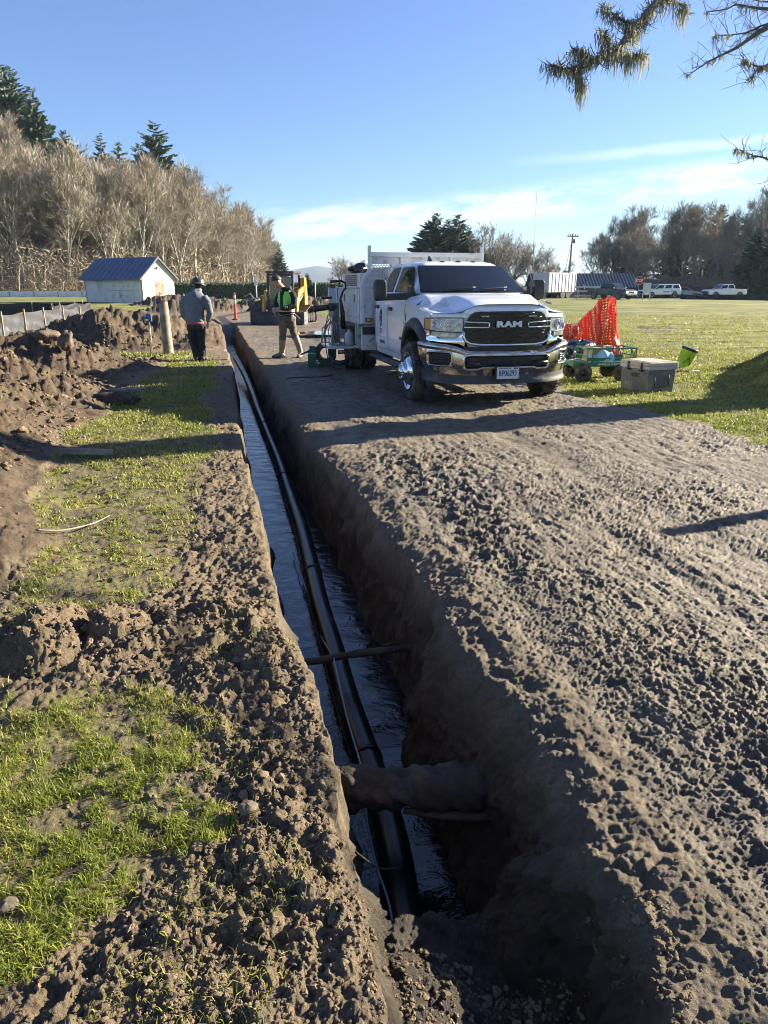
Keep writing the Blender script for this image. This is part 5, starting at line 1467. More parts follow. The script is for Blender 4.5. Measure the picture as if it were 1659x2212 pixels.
# ------------------------------------------------------------------ helpers for soft shapes
def gz(x, y):
    return float(terrain(np.array([x], float), np.array([y], float))[0][0])
def remesh(mb, name, mats, parent, voxel, smooth=3, wr=None, paint=None, dec=None):
    """fuse overlapping lofts into one continuous skin"""
    me = mb.mesh(name, mats); o = bpy.data.objects.new(name, me); LINK(o)
    md = o.modifiers.new('r', 'REMESH'); md.mode = 'VOXEL'; md.voxel_size = voxel; md.use_smooth_shade = True
    if smooth:
        ms = o.modifiers.new('s', 'SMOOTH'); ms.factor = 0.5; ms.iterations = smooth
    dg = bpy.context.evaluated_depsgraph_get()
    m2 = bpy.data.meshes.new_from_object(o.evaluated_get(dg)); m2.name = name
    o.modifiers.clear(); o.data = m2
    n = len(m2.vertices); co = np.zeros(n * 3, np.float32); m2.vertices.foreach_get('co', co); co = co.reshape(-1, 3)
    if wr:
        nn = np.zeros(n * 3, np.float32); m2.vertices.foreach_get('normal', nn); nn = nn.reshape(-1, 3)
        a, f1, f2 = wr
        d = np.abs(fbm(co[:, 0] * f1 + co[:, 1] * f1 * .7 + 5, co[:, 2] * f2 + co[:, 1] * 3, 3, 4)) * 2 - .5
        co = co + nn * (d * a)[:, None]; m2.vertices.foreach_set('co', co.ravel().astype(np.float32))
    m2.materials.clear()
    for m in (mats if isinstance(mats, (list, tuple)) else [mats]): m2.materials.append(m)
    mi = np.zeros(len(m2.polygons), np.int32)
    if paint:
        c = np.zeros(len(m2.polygons) * 3, np.float32); m2.polygons.foreach_get('center', c); c = c.reshape(-1, 3)
        mi = np.array([paint(*p) for p in c], np.int32)
    m2.polygons.foreach_set('material_index', mi)
    m2.polygons.foreach_set('use_smooth', np.ones(len(m2.polygons), bool)); m2.update()
    if parent is not None: o.parent = parent
    return o
def ell(mb, c, r, n=14, m=18, M=None):
    P = [[(c[0] + r[0] * sin(pi * i / n) * cos(2 * pi * j / m), c[1] + r[1] * sin(pi * i / n) * sin(2 * pi * j / m), c[2] + r[2] * cos(pi * i / n)) for j in range(m + 1)] for i in range(n + 1)]
    return mb.grid(P, 0, True, M=M)
def torso(mb, secs, fwd=(0, -1), n=24):
    """secs: (x, y, z, half_width, half_depth, yaw)"""
    S = []
    for x, y, z, a, b, yw in secs:
        S.append([(x + a * cos(t) * cos(yw) - b * sin(t) * sin(yw), y + a * cos(t) * sin(yw) + b * sin(t) * cos(yw), z) for t in [2 * pi * k / n for k in range(n)]])
    mb.loft(S)
def hand(mb, wrist, dirv, palm_n, side, s=1.0, curl=.9):
    """palm with four unequal bent fingers and a thumb leaving its side"""
    w = Vector(wrist); d = Vector(dirv).normalized(); pn = Vector(palm_n); pn = (pn - d * pn.dot(d)).normalized(); sd = d.cross(pn) * side
    mb.loft([[w + d * q * s + sd * (a * w_ * s) + pn * (b * .013 * s) for a, b in ((-1, -1), (1, -1), (1, 1), (-1, 1))] for q, w_ in ((-.02, .026), (.02, .034), (.06, .042), (.088, .040))], 0, True)
    for k, (o, L) in enumerate(((-.031, .062), (-.010, .074), (.011, .070), (.031, .054))):
        p = w + d * .080 * s + sd * o * s; pts = [p]; dd = d.copy(); a = 0
        for q in (.42, .33, .25):
            a += curl * .62; v = d * cos(a) + pn * sin(a); p = p + v * L * q * s; pts.append(p)
        mb.tube(pts, [.0095 * s, .0088 * s, .008 * s, .0065 * s], 7)
    p = w + d * .022 * s - sd * .030 * s
    mb.tube([p, p - sd * .026 * s + d * .022 * s + pn * .010 * s, p - sd * .030 * s + d * .050 * s + pn * .026 * s], [.012 * s, .010 * s, .008 * s], 7)
skin_m = mat('skin', (0.50, 0.27, 0.19), 0.5, 0, 0.08, 9, bump=.1, bscale=80)
hair_m = mat('brown_hair', (0.075, 0.042, 0.024), 0.6, 0, 0.3, 30, .5, 120)
def cloth(name, c, **k): return mat(name, c, 0.9, 0, 0.14, 7, 0.35, 90, dist=.002, **k)

# ------------------------------------------------------------------ man in the hard hat, seen from behind
px_, py_ = -4.0, 15.76; pz = gz(px_, py_)
P1 = thing('person', 'man seen from behind in grey hoodie and dark hard hat on the left bank', 'person', (px_, py_, pz))
b = MB()
ell(b, (.085, .05, 1.56), (.078, .095, .115)); ell(b, (.10, .135, 1.545), (.016, .02, .025)); ell(b, (.163, .06, 1.56), (.012, .02, .03)); ell(b, (.007, .05, 1.56), (.012, .02, .03))
b.tube([(.04, -.02, 1.34), (.07, .02, 1.48)], [.065, .058], 12)
torso(b, [(0, 0, .86, .15, .11, 0), (0, 0, 1.0, .14, .10, 0), (.01, -.01, 1.2, .17, .11, 0), (.02, 0, 1.34, .16, .09, 0), (.03, 0, 1.40, .08, .06, 0)])
b.tube([(-.17, -.01, 1.32), (-.24, .0, 1.06), (-.20, .12, .86)], [.055, .048, .036], 10)
b.tube([(.20, -.01, 1.32), (.30, .02, 1.06), (.235, .09, .82)], [.055, .048, .036], 10)
b.tube([(-.08, 0, .9), (-.09, .02, .48), (-.03, .0, .08)], [.085, .06, .042], 10); b.tube([(.09, 0, .9), (.09, .03, .48), (.085, .02, .08)], [.085, .06, .042], 10)
hand(b, (.232, .095, .80), (-.12, .12, -1), (-1, .2, 0), 1, 1.0, .5); hand(b, (-.20, .125, .85), (.1, .15, -1), (1, .2, 0), -1, 1.0, .5)
remesh(b, 'body', skin_m, P1, .012, 2)
h = MB()
torso(h, [(-.015, 0, .80, .195, .135, .05), (-.015, 0, .84, .205, .145, .05), (-.01, 0, .98, .20, .145, 0), (.0, -.01, 1.15, .215, .15, 0), (.01, -.015, 1.28, .235, .14, -.03), (.02, -.01, 1.365, .195, .115, -.03), (.04, 0, 1.42, .115, .09, 0), (.06, .01, 1.46, .085, .08, 0)])
h.tube([(-.17, -.01, 1.33), (-.235, -.02, 1.20), (-.255, .02, 1.02), (-.215, .11, .86)], [.088, .083, .070, .056], 14)
h.tube([(.20, -.01, 1.33), (.275, -.01, 1.20), (.315, .02, 1.02), (.245, .085, .83)], [.088, .085, .072, .052], 14)
h.tube([(-.09, .02, 1.40), (-.02, -.095, 1.385), (.07, -.12, 1.375), (.13, -.07, 1.40), (.14, .03, 1.44)], [.040, .055, .060, .05, .035], 12)
h.tube([(.0, .08, 1.47), (-.015, 0, 1.47), (.05, -.07, 1.465), (.13, -.02, 1.47), (.14, .08, 1.47)], [.03, .035, .04, .035, .03], 10)
h.tube([(.03, -.11, 1.39), (.05, -.115, 1.31)], [.065, .02], 10)
hoodie = remesh(h, 'hoodie', cloth('grey_fleece', (0.155, 0.175, 0.205)), P1, .014, 3, (.011, 3.0, 6.0))
mb = MB(); torso(mb, [(-.015, -.005, .775, .190, .130, .05), (-.015, -.005, .815, .192, .132, .05)]); mb.build('shirt_hem', mat('red_shirt', (.45, .12, .07), .9), P1)
t_ = MB()
torso(t_, [(0, .0, .68, .16, .13, 0), (0, 0, .78, .165, .13, 0), (0, 0, .87, .15, .115, 0)])
t_.tube([(-.085, .0, .78), (-.10, .03, .60), (-.105, .03, .46), (-.06, .0, .24), (-.02, -.015, .05)], [.112, .098, .082, .078, .085], 14)
t_.tube([(.085, .0, .78), (.09, .03, .60), (.085, .04, .46), (.085, .03, .24), (.085, .02, .05)], [.112, .095, .078, .073, .080], 14)
remesh(t_, 'trousers', cloth('black_trousers', (0.018, 0.019, 0.022), dirt=(.09, .07, .05), dirt_amt=.2), P1, .014, 2, (.014, 2.2, 9.0))
for x_, y_, a in ((-.015, .0, .15), (.088, .03, -.1)):
    mb = MB(); mb.loft([[(x_ + (w_ * cos(t)) + a * (yy), y_ + yy, z0 + hh * (0.5 + .5 * sin(t))) for t in np.linspace(0, 2 * pi, 14, endpoint=False)] for yy, w_, hh, z0 in ((-.11, .036, .08, 0), (-.06, .046, .13, 0), (.0, .048, .15, 0), (.08, .052, .09, 0), (.15, .048, .07, 0), (.185, .03, .05, 0))])
    mb.build('boot', mat('black_boot', (.02, .018, .016), .5, 0, .2, 9, dirt=(.13, .10, .07), dirt_amt=.5), P1)
hh = MB(); M = Matrix.Translation((.093, .055, 1.595)) @ Matrix.Rotation(-.16, 4, 'X') @ Matrix.Rotation(.14, 4, 'Y')
hh.lathe([(.168, -.020), (.166, -.012), (.142, .004), (.128, .020), (.126, .045), (.115, .085), (.085, .118), (.045, .133), (.001, .137)], 36, 0, M)
hh.lathe([(.168, -.020), (.13, .0), (.12, .02)], 36, 0, M)
hh.tube([M @ Vector((0, -.125 + .0, .03)), M @ Vector((0, -.09, .112)), M @ Vector((0, 0, .140)), M @ Vector((0, .09, .112))], [.008, .012, .012, .008], 6)
hh.build('hard_hat', mat('hard_hat', (.045, .052, .052), .38, 0, .1, 8, dirt=(.16, .14, .11), dirt_amt=.25), P1)
mb = MB(); ell(mb, (.088, .01, 1.545), (.082, .065, .07)); mb.build('hair', mat('dark_hair', (.015, .012, .010), .6), P1)

# ------------------------------------------------------------------ man in the safety vest
px_, py_ = -2.17, 16.6; pz = gz(px_, py_)
P2 = thing('person', 'man in green safety vest and muddy boots, head bowed over his hands', 'person', (px_, py_, pz))
YW = -.62   # chest turned to the viewer's left
b = MB()
HM = Matrix.Translation((-.235, -.10, 1.655)) @ Matrix.Rotation(-.62, 4, 'Z') @ Matrix.Rotation(-.48, 4, 'Y') @ Matrix.Rotation(0, 4, 'X')
# head in its own frame: -x is forward (face)
Rz = Matrix.Translation((-.175, -.10, 1.635)) @ Matrix.Rotation(.35, 4, 'Z') @ Matrix.Rotation(-.50, 4, 'Y')
ell(b, (0, 0, .02), (.098, .078, .105), M=Rz); ell(b, (-.035, 0, -.045), (.062, .060, .070), M=Rz); ell(b, (-.105, 0, -.015), (.020, .012, .024), M=Rz); ell(b, (-.094, 0, -.060), (.012, .024, .010), M=Rz); ell(b, (-.080, 0, -.098), (.024, .026, .018), M=Rz)
for q in (-1, 1): ell(b, (.012, q * .079, -.005), (.022, .010, .032), M=Rz)
ell(b, (-.086, 0, .028), (.020, .052, .012), M=Rz)
b.tube([(-.02, -.01, 1.42), (-.08, -.05, 1.51), (-.14, -.08, 1.58)], [.078, .070, .064], 12)
torso(b, [(0, 0, .90, .14, .10, YW), (0, 0, 1.1, .14, .10, YW), (.0, 0, 1.35, .16, .10, YW), (-.01, 0, 1.44, .12, .07, YW)])
b.tube([(-.155, .09, 1.36), (-.22, .02, 1.14), (-.26, -.20, 1.06)], [.055, .048, .034], 10); b.tube([(.14, -.09, 1.38), (.17, -.13, 1.14), (-.13, -.31, 1.08)], [.055, .048, .034], 10)
b.tube([(-.07, 0, .92), (-.09, .0, .50), (-.12, .0, .10)], [.09, .06, .045], 10); b.tube([(.07, 0, .92), (.12, .05, .50), (.27, .02, .10)], [.09, .06, .045], 10)
hand(b, (-.255, -.20, 1.06), (.10, -.85, -.25), (.75, 0, -.5), 1, 1.05, 1.1); hand(b, (-.13, -.315, 1.08), (-.9, .10, -.22), (.05, .6, -.6), -1, 1.05, 1.1)
body2 = remesh(b, 'body', skin_m, P2, .0105, 1)
mb = MB()
for q in (-1, 1): ell(mb, (-.096, q * .030, .008), (.006, .014, .005), M=Rz)
mb.build('eyes', ink, body2)
mb = MB(); P = []
for i in range(13):
    th = pi * (.0 + .60 * i / 12); row = []
    for j in range(25):
        a = 2 * pi * j / 24; k = 1.0 + .03 * sin(7 * a) * sin(th * 3)
        th2 = th * (.62 + .38 * (0.5 + .5 * cos(a))) if True else th
        row.append(Rz @ Vector((.003 + .112 * k * sin(th2) * cos(a), .088 * k * sin(th2) * sin(a), .026 + .118 * k * cos(th2))))
    P.append([tuple(v) for v in row])
mb.grid(P, 0, True); mb.build('hair', hair_m, P2, solid=.008)
blk = cloth('black_fleece', (0.014, 0.014, 0.016))
h = MB()
torso(h, [(0, 0, .90, .165, .125, YW), (.0, 0, .98, .175, .135, YW), (.01, 0, 1.15, .18, .135, YW), (.0, 0, 1.30, .20, .135, YW), (.0, 0, 1.40, .19, .115, YW), (-.02, -.01, 1.47, .12, .095, YW), (-.05, -.02, 1.51, .08, .07, YW)])
h.tube([(-.13, .09, 1.38), (-.205, .06, 1.24), (-.235, .0, 1.12), (-.262, -.17, 1.065)], [.080, .072, .066, .05], 12)
h.tube([(.13, -.08, 1.40), (.195, -.12, 1.26), (.185, -.17, 1.14), (.05, -.25, 1.08), (-.10, -.305, 1.085)], [.085, .078, .072, .062, .046], 12)
h.tube([(.03, .09, 1.46), (.09, .0, 1.49), (.07, -.09, 1.50), (-.01, -.13, 1.49), (-.08, -.11, 1.48)], [.05, .062, .062, .05, .03], 12)
remesh(h, 'hoodie', blk, P2, .014, 2, (.008, 3, 6))
# vest shell over chest, painted by region
lime = mat('lime_vest', (0.28, 0.78, 0.11), 0.75, 0, .1, 9, .3, 60); silver = mat('silver_band', (.50, .49, .46), .4, .2, .1, 9); org = mat('orange_trim', (.75, .16, .05), .7); grey_v = mat('grey_yoke', (.30, .27, .24), .7); yel = mat('yellow_side', (.70, .72, .05), .7)
v = MB(); n = 60
rows = []
for z, a, b_ in ((.96, .190, .150), (1.0, .193, .152), (1.06, .195, .152), (1.12, .197, .152), (1.2, .205, .152), (1.28, .212, .150), (1.36, .208, .138), (1.42, .180, .122), (1.46, .150, .105)):
    rows.append([(a * cos(t) * cos(YW) - b_ * sin(t) * sin(YW) - .0, a * cos(t) * sin(YW) + b_ * sin(t) * cos(YW), z) for t in [2 * pi * k / n for k in range(n + 1)]])
def vm(i, j):
    t = 2 * pi * (j + .5) / n; f = ((t - 1.5 * pi + pi) % (2 * pi)) - pi      # 0 at the chest centre
    if i == 0: return 3
    if i == 1: return 1
    if i == 2: return 2 if abs(f) > .1 else 3
    if abs(f) < .16 + .05 * (i - 3) * (i > 5): return 3
    if abs(f) > 1.25 and abs(f) < 1.9 and i < 6: return 5
    return 4 if i >= 7 else 0
rows2 = rows
v.grid(rows2, 0, True, keep=lambda i, j: not (i >= 5 and 1.25 < abs(((2 * pi * (j + .5) / n - 1.5 * pi + pi) % (2 * pi)) - pi) < 1.95), mfun=vm)
vest = v.build('safety_vest', [lime, silver, silver, blk, grey_v, yel], P2, solid=.010)
for f in (-.75, .75):
    mb = MB()
    t = 1.5 * pi + f; a, b_ = .216, .164
    c = (a * cos(t) * cos(YW) - b_ * sin(t) * sin(YW), a * cos(t) * sin(YW) + b_ * sin(t) * cos(YW)); nx, ny = c[0] / math.hypot(*c), c[1] / math.hypot(*c)
    mb.prism([(-.045, -.05), (.045, -.05), (.045, .04), (-.045, .04)], .016, (c[0], c[1], 1.24), (-ny, nx, 0), (0, 0, 1)); mb.build('chest_pocket', lime, vest, bevel=.006)
mb = MB(); mb.tube([((.200) * cos(t) * cos(YW) - .160 * sin(t) * sin(YW), .200 * cos(t) * sin(YW) + .160 * sin(t) * cos(YW), .965 - .035 * sin((t - pi) * 1.0) ** 2) for t in np.linspace(pi * .95, 2.25 * pi, 30)] + [(.24, .0, .90), (.30, -.02, .84)], .006, 5); mb.build('measuring_cord', mat('cord', (.35, .33, .30), .6), P2)
text('sleeve_lettering', 'ATTSBY'[0:3], .055, frame((.02, -.325, 1.10), (1, -.30, .12), (0, .1, 1)), letter_w, P2, .002, .001, (1.2, 1))
mud = (.22, .175, .115)
t_ = MB()
torso(t_, [(0, .0, .80, .165, .13, YW * .6), (0, 0, .90, .165, .125, YW * .6), (0, 0, .98, .155, .115, YW)])
t_.tube([(-.085, 0, .88), (-.09, -.02, .70), (-.105, -.02, .52), (-.12, .0, .40)], [.112, .098, .080, .085], 14)
t_.tube([(.085, .02, .88), (.10, .03, .70), (.135, .04, .54), (.175, .03, .42)], [.112, .100, .080, .085], 14)
remesh(t_, 'trousers', cloth('olive_trousers', (0.12, 0.105, 0.085), dirt=mud, dirt_amt=.3), P2, .014, 2, (.012, 2.2, 9.0))
bm_ = mat('muddy_boot', (.19, .18, .145), .55, 0, .15, 9, .3, 30, dirt=(.25, .20, .14), dirt_amt=.55)
def gumboot(ax, ay, tx, ty, top, tr, toe):
    mb = MB(); mb.tube([(tx, ty, top), ((ax + tx) / 2, (ay + ty) / 2, (top + .10) / 2 + .05), (ax, ay, .12), (ax, ay, .03)], [tr, .066, .058, .060], 16)
    d = Vector(toe).normalized(); s_ = Vector((-d.y, d.x, 0))
    mb.loft([[Vector((ax, ay, 0)) + d * q + s_ * (w_ * cos(t)) + Vector((0, 0, max(.0, h_ * (.5 + .55 * sin(t))))) for t in np.linspace(0, 2 * pi, 16, endpoint=False)] for q, w_, h_ in ((-.075, .035, .07), (-.05, .05, .10), (.03, .052, .115), (.10, .056, .085), (.17, .052, .065), (.21, .03, .045))])
    o = remesh(mb, 'gumboot', bm_, P2, .010, 2, (.006, 3, 9))
    m2 = MB(); m2.loft([[Vector((ax, ay, 0)) + d * q + s_ * (w_ * a_) + Vector((0, 0, zz)) for a_, zz in ((-1, 0), (1, 0), (1, .03), (-1, .03))] for q, w_ in ((-.085, .04), (.0, .056), (.12, .062), (.19, .052), (.225, .025))], 0, False)
    m2.build('sole', mat('boot_sole', (.03, .026, .022), .7), o)
gumboot(-.155, .0, -.12, .0, .44, .082, (-1, -.35, 0)); gumboot(.275, .02, .165, .03, .46, .082, (-.15, -1, 0))
# small fitting held in his hands
mb = MB(); mb.tube([(-.27, -.30, 1.05), (-.19, -.33, 1.055)], .022, 10); mb.tube([(-.22, -.32, 1.05), (-.215, -.325, .90)], .010, 8); o = mb.build('hand_tool', steel)
o.location = (px_, py_, pz); tag(o, 'small metal fitting held in the hands of the man in the vest', 'tool')

# ------------------------------------------------------------------ pipe, wires, roots and logs in the cut
hdpe = mat('black_pipe', (.006, .006, .007), .30, 0, .2, 4, .25, 25, dirt=(.05, .042, .032), dirt_amt=.25, dist=.002)
def spline(pts, k=6):
    P = [Vector(p) for p in pts]; out = []
    for i in range(len(P) - 1):
        a, b, c, d = P[max(i - 1, 0)], P[i], P[i + 1], P[min(i + 2, len(P) - 1)]
        for j in range(k):
            t = j / k; out.append(0.5 * ((2 * b) + (c - a) * t + (2 * a - 5 * b + 4 * c - d) * t * t + (-a + 3 * b - 3 * c + d) * t ** 3))
    out.append(P[-1]); return out
pp = [(.10, 1.35, -.72), (.09, 1.8, -.70), (.07, 2.15, -.68), (.02, 2.55, -.67), (-.07, 2.95, -.66), (-.21, 3.54, -.655), (-.32, 4.08, -.65), (-.47, 4.78, -.645), (-.64, 5.71, -.64), (-.81, 6.58, -.64), (-1.06, 7.72, -.64), (-1.34, 9.03, -.64), (-1.68, 10.48, -.64), (-2.26, 12.92, -.62), (-2.72, 14.9, -.56), (-3.32, 17.3, -.46), (-3.95, 19.5, -.30)]
mb = MB(); sp = spline(pp, 8); mb.tube(sp, .073, 20); pipe = mb.build('pipe', hdpe); tag(pipe, 'long black plastic pipe lying in the water along the trench', 'pipe')
mb = MB()
for i in (33, 61, 84, 100): 
    a, b_ = sp[i], sp[i + 1]; dd = (b_ - a).normalized() * .012
    mb2 = MB(); mb2.tube([a - dd, a + dd], .080, 20); mb2.build('weld_bead', hdpe, pipe)
mb = MB(); wp_ = [(.05, 1.55, -.66), (.03, 2.03, -.62), (-.03, 2.27, -.60), (-.075, 2.5, -.56), (-.09, 2.7, -.52), (-.19, 3.15, -.50), (-.27, 3.5, -.40), (-.31, 3.85, -.55), (-.43, 4.3, -.62), (-.57, 4.94, -.64), (-.80, 5.9, -.665)]
mb.tube(spline(wp_, 5), .0055, 6); o = mb.build('tracer_wire', mat('blue_wire', (.20, .24, .36), .4)); tag(o, 'thin pale blue wire running beside the black pipe in the trench', 'wire')
bark_m = mat('muddy_log', (.055, .042, .030), .9, 0, .35, 5, .9, 14, dirt=(.12, .10, .08), dirt_amt=.35, dirt_scale=4, dist=.015)
def log(pts, rs, name, label, cat, seed=1, m=bark_m, n=14, k=5):
    sp_ = spline(pts, k); R = random.Random(seed); rr = [rs[0] + (rs[1] - rs[0]) * i / (len(sp_) - 1) for i in range(len(sp_))]
    mb = MB(); mb.tube(sp_, [r_ * (1 + .10 * R.uniform(-1, 1)) for r_ in rr], n)
    o = mb.build(name, m, fix=False)
    for v in o.data.vertices:
        v.co += v.normal * rs[0] * (.13 * sin(v.co.x * 23 + v.co.z * 43 + seed) * sin(v.co.y * 37 + v.co.x * 13) + .10 * sin(v.co.x * 71 + v.co.z * 97) * sin(v.co.y * 83))
    return tag(o, label, cat)
log([(-.40, 2.46, -.385), (-.12, 2.45, -.375), (.15, 2.44, -.37), (.45, 2.44, -.36), (.62, 2.45, -.35)], (.086, .080), 'log', 'thick muddy log crossing the trench near its close end', 'log', 2, n=32, k=16)
log([(.08, 2.41, -.455), (.25, 2.39, -.462), (.42, 2.38, -.455), (.6, 2.40, -.44)], (.015, .024), 'root', 'short root just under the right end of the thick muddy log', 'root', 4, mat('root_pale', (.11, .09, .07), .8, 0, .3, 9, .5, 20))
log([(-.72, 3.55, -.46), (-.43, 3.60, -.45), (-.15, 3.68, -.44), (.12, 3.74, -.44), (.3, 3.76, -.43)], (.026, .019), 'branch', 'slim dark branch spanning the trench beyond the thick log', 'branch', 3)
log([(.45, 3.62, -.40), (.25, 3.9, -.50), (.08, 4.05, -.56), (-.1, 4.0, -.62)], (.014, .007), 'root', 'thin crooked root sticking out of the right trench wall', 'root', 5)
log([(.72, 2.1, -.25), (.62, 2.02, -.42), (.56, 1.95, -.62)], (.007, .003), 'root', 'fine root hanging on the right wall near the thick log', 'root', 6)
log([(-.1, 2.02, -.30), (-.02, 1.98, -.33), (.05, 1.99, -.34)], (.004, .002), 'root', 'hair-thin root poking from the left trench wall near the close end', 'root', 7)
pale = mat('peeled_stick', (.30, .25, .17), .7, 0, .3, 12)
z0 = gz(-2.12, 4.44)
log([(-2.22, 4.33, gz(-2.22, 4.33) + .02), (-2.10, 4.42, z0 + .03), (-1.98, 4.62, gz(-1.98, 4.62) + .035), (-1.93, 4.80, gz(-1.93, 4.8) + .03)], (.007, .004), 'stick', 'pale forked stick lying on the grass of the left strip', 'stick', 8, pale, 8)
mb = MB(); zb = gz(-4.0, 10.9); mb.loft([[(a * .035, q, zz) for a, zz in ((-1, 0), (1, 0), (.9, .04), (-.8, .05))] for q in (-.26, -.1, .08, .27)], 0, False); o = mb.build('board', wood_m); o.location = (-3.9, 10.95, zb + .03); o.rotation_euler = (0, .1, -1.2); tag(o, 'short splintered board lying on the shaded grass by the spoil', 'board')
mb = MB(); lump(mb, (0, 0, .05), (.30, .13, .10), 12, 14, 24, .35, .4); o = mb.build('stump_piece', bark_m); o.location = (-3.64, 9.75, gz(-3.64, 9.75)); o.rotation_euler.z = .1; tag(o, 'dark rotten stump chunk lying on the shaded grass', 'stump')
mb = MB(); mb.loft([[(q * .24 + .0, a * .035 * s_, zz) for a, zz in ((-1, 0), (1, 0), (.7, .05), (-.7, .05))] for q, s_ in ((-1, .4), (-.6, 1), (0, .9), (.6, .7), (1, .3))], 0, False); o = mb.build('plank', wood_m); o.location = (-2.85, 6.72, gz(-2.85, 6.72) + .03); o.rotation_euler = (0, .05, .12); tag(o, 'half-buried dark plank at the foot of the nearest spoil heap', 'plank')
# stones
stone_m = mat('stone', (.15, .12, .085), .85, 0, .25, 12, .6, 30, dist=.01)
for i, (x, y, s, lb) in enumerate(((-.42, 1.83, .026, 'round brown stone on the left bank beside the close end of the cut'), (-.26, 1.78, .012, 'small pale angular stone right of the round one on the left bank'), (-.21, 1.72, .011, 'whitish stone chip on the left bank'), (-.30, 2.33, .014, 'flat stone on the left bank near the thick log'), (-1.0, 1.5, .024, 'dark stone half sunk in the near left dirt'))):
    mb = MB(); lump(mb, (0, 0, 0), (s * 1.25, s, s * .7), 50 + i, 8, 12, .28); o = mb.build('stone', stone_m); o.location = (x, y, gz(x, y) + s * .25); o.rotation_euler.z = i; tag(o, lb, 'stone')
# clay slab of turf on the second heap
mb = MB(); clay = mat('clay', (.17, .125, .085), .9, 0, .35, 7, .6, 14, dist=.02)
for i, (x, y, z, sx_, sy_, sz_, ry, lb) in enumerate(((-6.05, 13.2, .70, .22, .16, .12, .1, 'left rounded clay block with turf on top of the second spoil heap'), (-5.62, 13.0, .62, .12, .11, .17, .3, 'upright smooth tan clay slab on the right end of the second spoil heap'))):
    mb = MB(); lump(mb, (0, 0, 0), (sx_, sy_, sz_), 70 + i, 14, 22, .34); o = mb.build('clay_block', clay); o.location = (x, y, z); o.rotation_euler = (0, ry, .3); tag(o, lb, 'clay block')

# ------------------------------------------------------------------ posts, stakes, silt fences on the left
x_, y_ = -5.12, 17.4; zb = gz(x_, y_)
mb = MB(); n = 18; R = random.Random(3)
secs = []
for z, r_ in ((-.2, .118), (.1, .118), (.4, .112), (.8, .110), (1.12, .104), (1.17, .098)):
    secs.append([((r_ + .006 * sin(5 * t)) * cos(t), (r_ + .006 * sin(3 * t + 1)) * sin(t), z + (.03 * cos(t) if z > 1.1 else 0)) for t in [2 * pi * k / n for k in range(n)]])
mb.loft(secs); o = mb.build('wooden_post', wood_m); o.location = (x_, y_, zb); o.rotation_euler = (0, -.025, 0); tag(o, 'thick weathered round wooden post standing in the left grass', 'post')
mb = MB(); mb.tube([(0, 0, -.1), (.02, 0, .82)], .010, 6)
ms = thing('marker_stake', 'thin twin metal rods with a small blue box on top, left of the wooden post', 'stake', (-5.36, 16.8, gz(-5.36, 16.8)))
mb.build('rod', mat('galv', (.40, .37, .28), .5, .4), ms); mb = MB(); mb.tube([(.045, 0, -.1), (.045, 0, .80)], .009, 6); mb.build('rod', MATS['galv'], ms)
mb = MB(); mb.box((-.04, 0, .86), (.19, .07, .045)); mb.box((.04, 0, .90), (.12, .08, .09)); mb.box((.08, -.02, .82), (.06, .06, .08)); mb.build('blue_box', mat('blue_plastic', (.03, .10, .28), .45), ms, bevel=.006)
def silt_fence(name, pts, hgt, m, label, stake_every, sm, sag=.06, wav=.03, seed=1, stake_up=.08, sw=.035):
    R = random.Random(seed); root = thing(name, label, 'fence', (pts[0][0], pts[0][1], 0))
    O = Vector((pts[0][0], pts[0][1], 0)); mb = MB(); P = []
    seg = [Vector((b[0] - a[0], b[1] - a[1])).length for a, b in zip(pts[:-1], pts[1:])]; L = sum(seg); ns = int(L / .06) if L < 25 else int(L / .25)
    sts = list(np.arange(0, L + .01, stake_every)); nh = 10
    for i in range(ns + 1):
        s = L * i / ns; q = s; k = 0
        while k < len(seg) - 1 and q > seg[k]: q -= seg[k]; k += 1
        a, b = Vector(pts[k]), Vector(pts[k + 1]); p = a.lerp(b, min(1, q / seg[k])); d = (b - a).normalized(); nrm = Vector((d.y, -d.x))
        f = (s % stake_every) / stake_every; sg_ = sag * 4 * f * (1 - f); z0 = gz(p.x, p.y)
        row = []
        for j in range(nh + 1):
            t = j / nh; fold = wav * (sin(s * 9 + 6 * t * (1 if f > .5 else -1)) * .6 + sin(s * 23 + t * 4) * .35) * sin(pi * min(1, t * 1.1 + .05)) + .5 * wav * sin(t * 17 + s * 2.4)
            row.append((p.x - O.x + nrm.x * fold, p.y - O.y + nrm.y * fold, z0 + (hgt - sg_) * t - .03 * (1 - t)))
        P.append(row)
    mb.grid(P, 0, True); mb.build('sheet', m, root, fix=False)
    for s in sts:
        q = s; k = 0
        while k < len(seg) - 1 and q > seg[k]: q -= seg[k]; k += 1
        a, b = Vector(pts[k]), Vector(pts[k + 1]); p = a.lerp(b, min(1, q / seg[k])); d = (b - a).normalized(); nrm = Vector((d.y, -d.x)); z0 = gz(p.x, p.y); ln = R.uniform(-.03, .03)
        mb = MB(); mb.bar((p.x - O.x + nrm.x * .02, p.y - O.y + nrm.y * .02, z0 - .1), (p.x - O.x + nrm.x * .02 + ln, p.y - O.y + nrm.y * .02, z0 + hgt + stake_up), sw); mb.build('stake', sm, root)
    return root
grey_sh = mat('grey_sheet', (.11, .11, .115), .34, .35, .12, 3, .3, 8, dist=.02); black_sh = mat('black_sheet', (.014, .014, .016), .6, 0, .2, 3, .3, 8, dist=.02); white_sh = mat('white_sheet', (.80, .78, .74), .5, .1, .1, 2, .3, 3, dist=.05)
stk = mat('stake_wood', (.34, .27, .18), .8, 0, .2, 6)
silt_fence('silt_fence', [(-10.6, 12.5), (-10.45, 20.1), (-10.7, 23.5), (-10.85, 27.2)], .82, grey_sh, 'shiny grey plastic silt fence on wooden stakes behind the nearest heaps', 1.55, stk, .04, .035, 2)
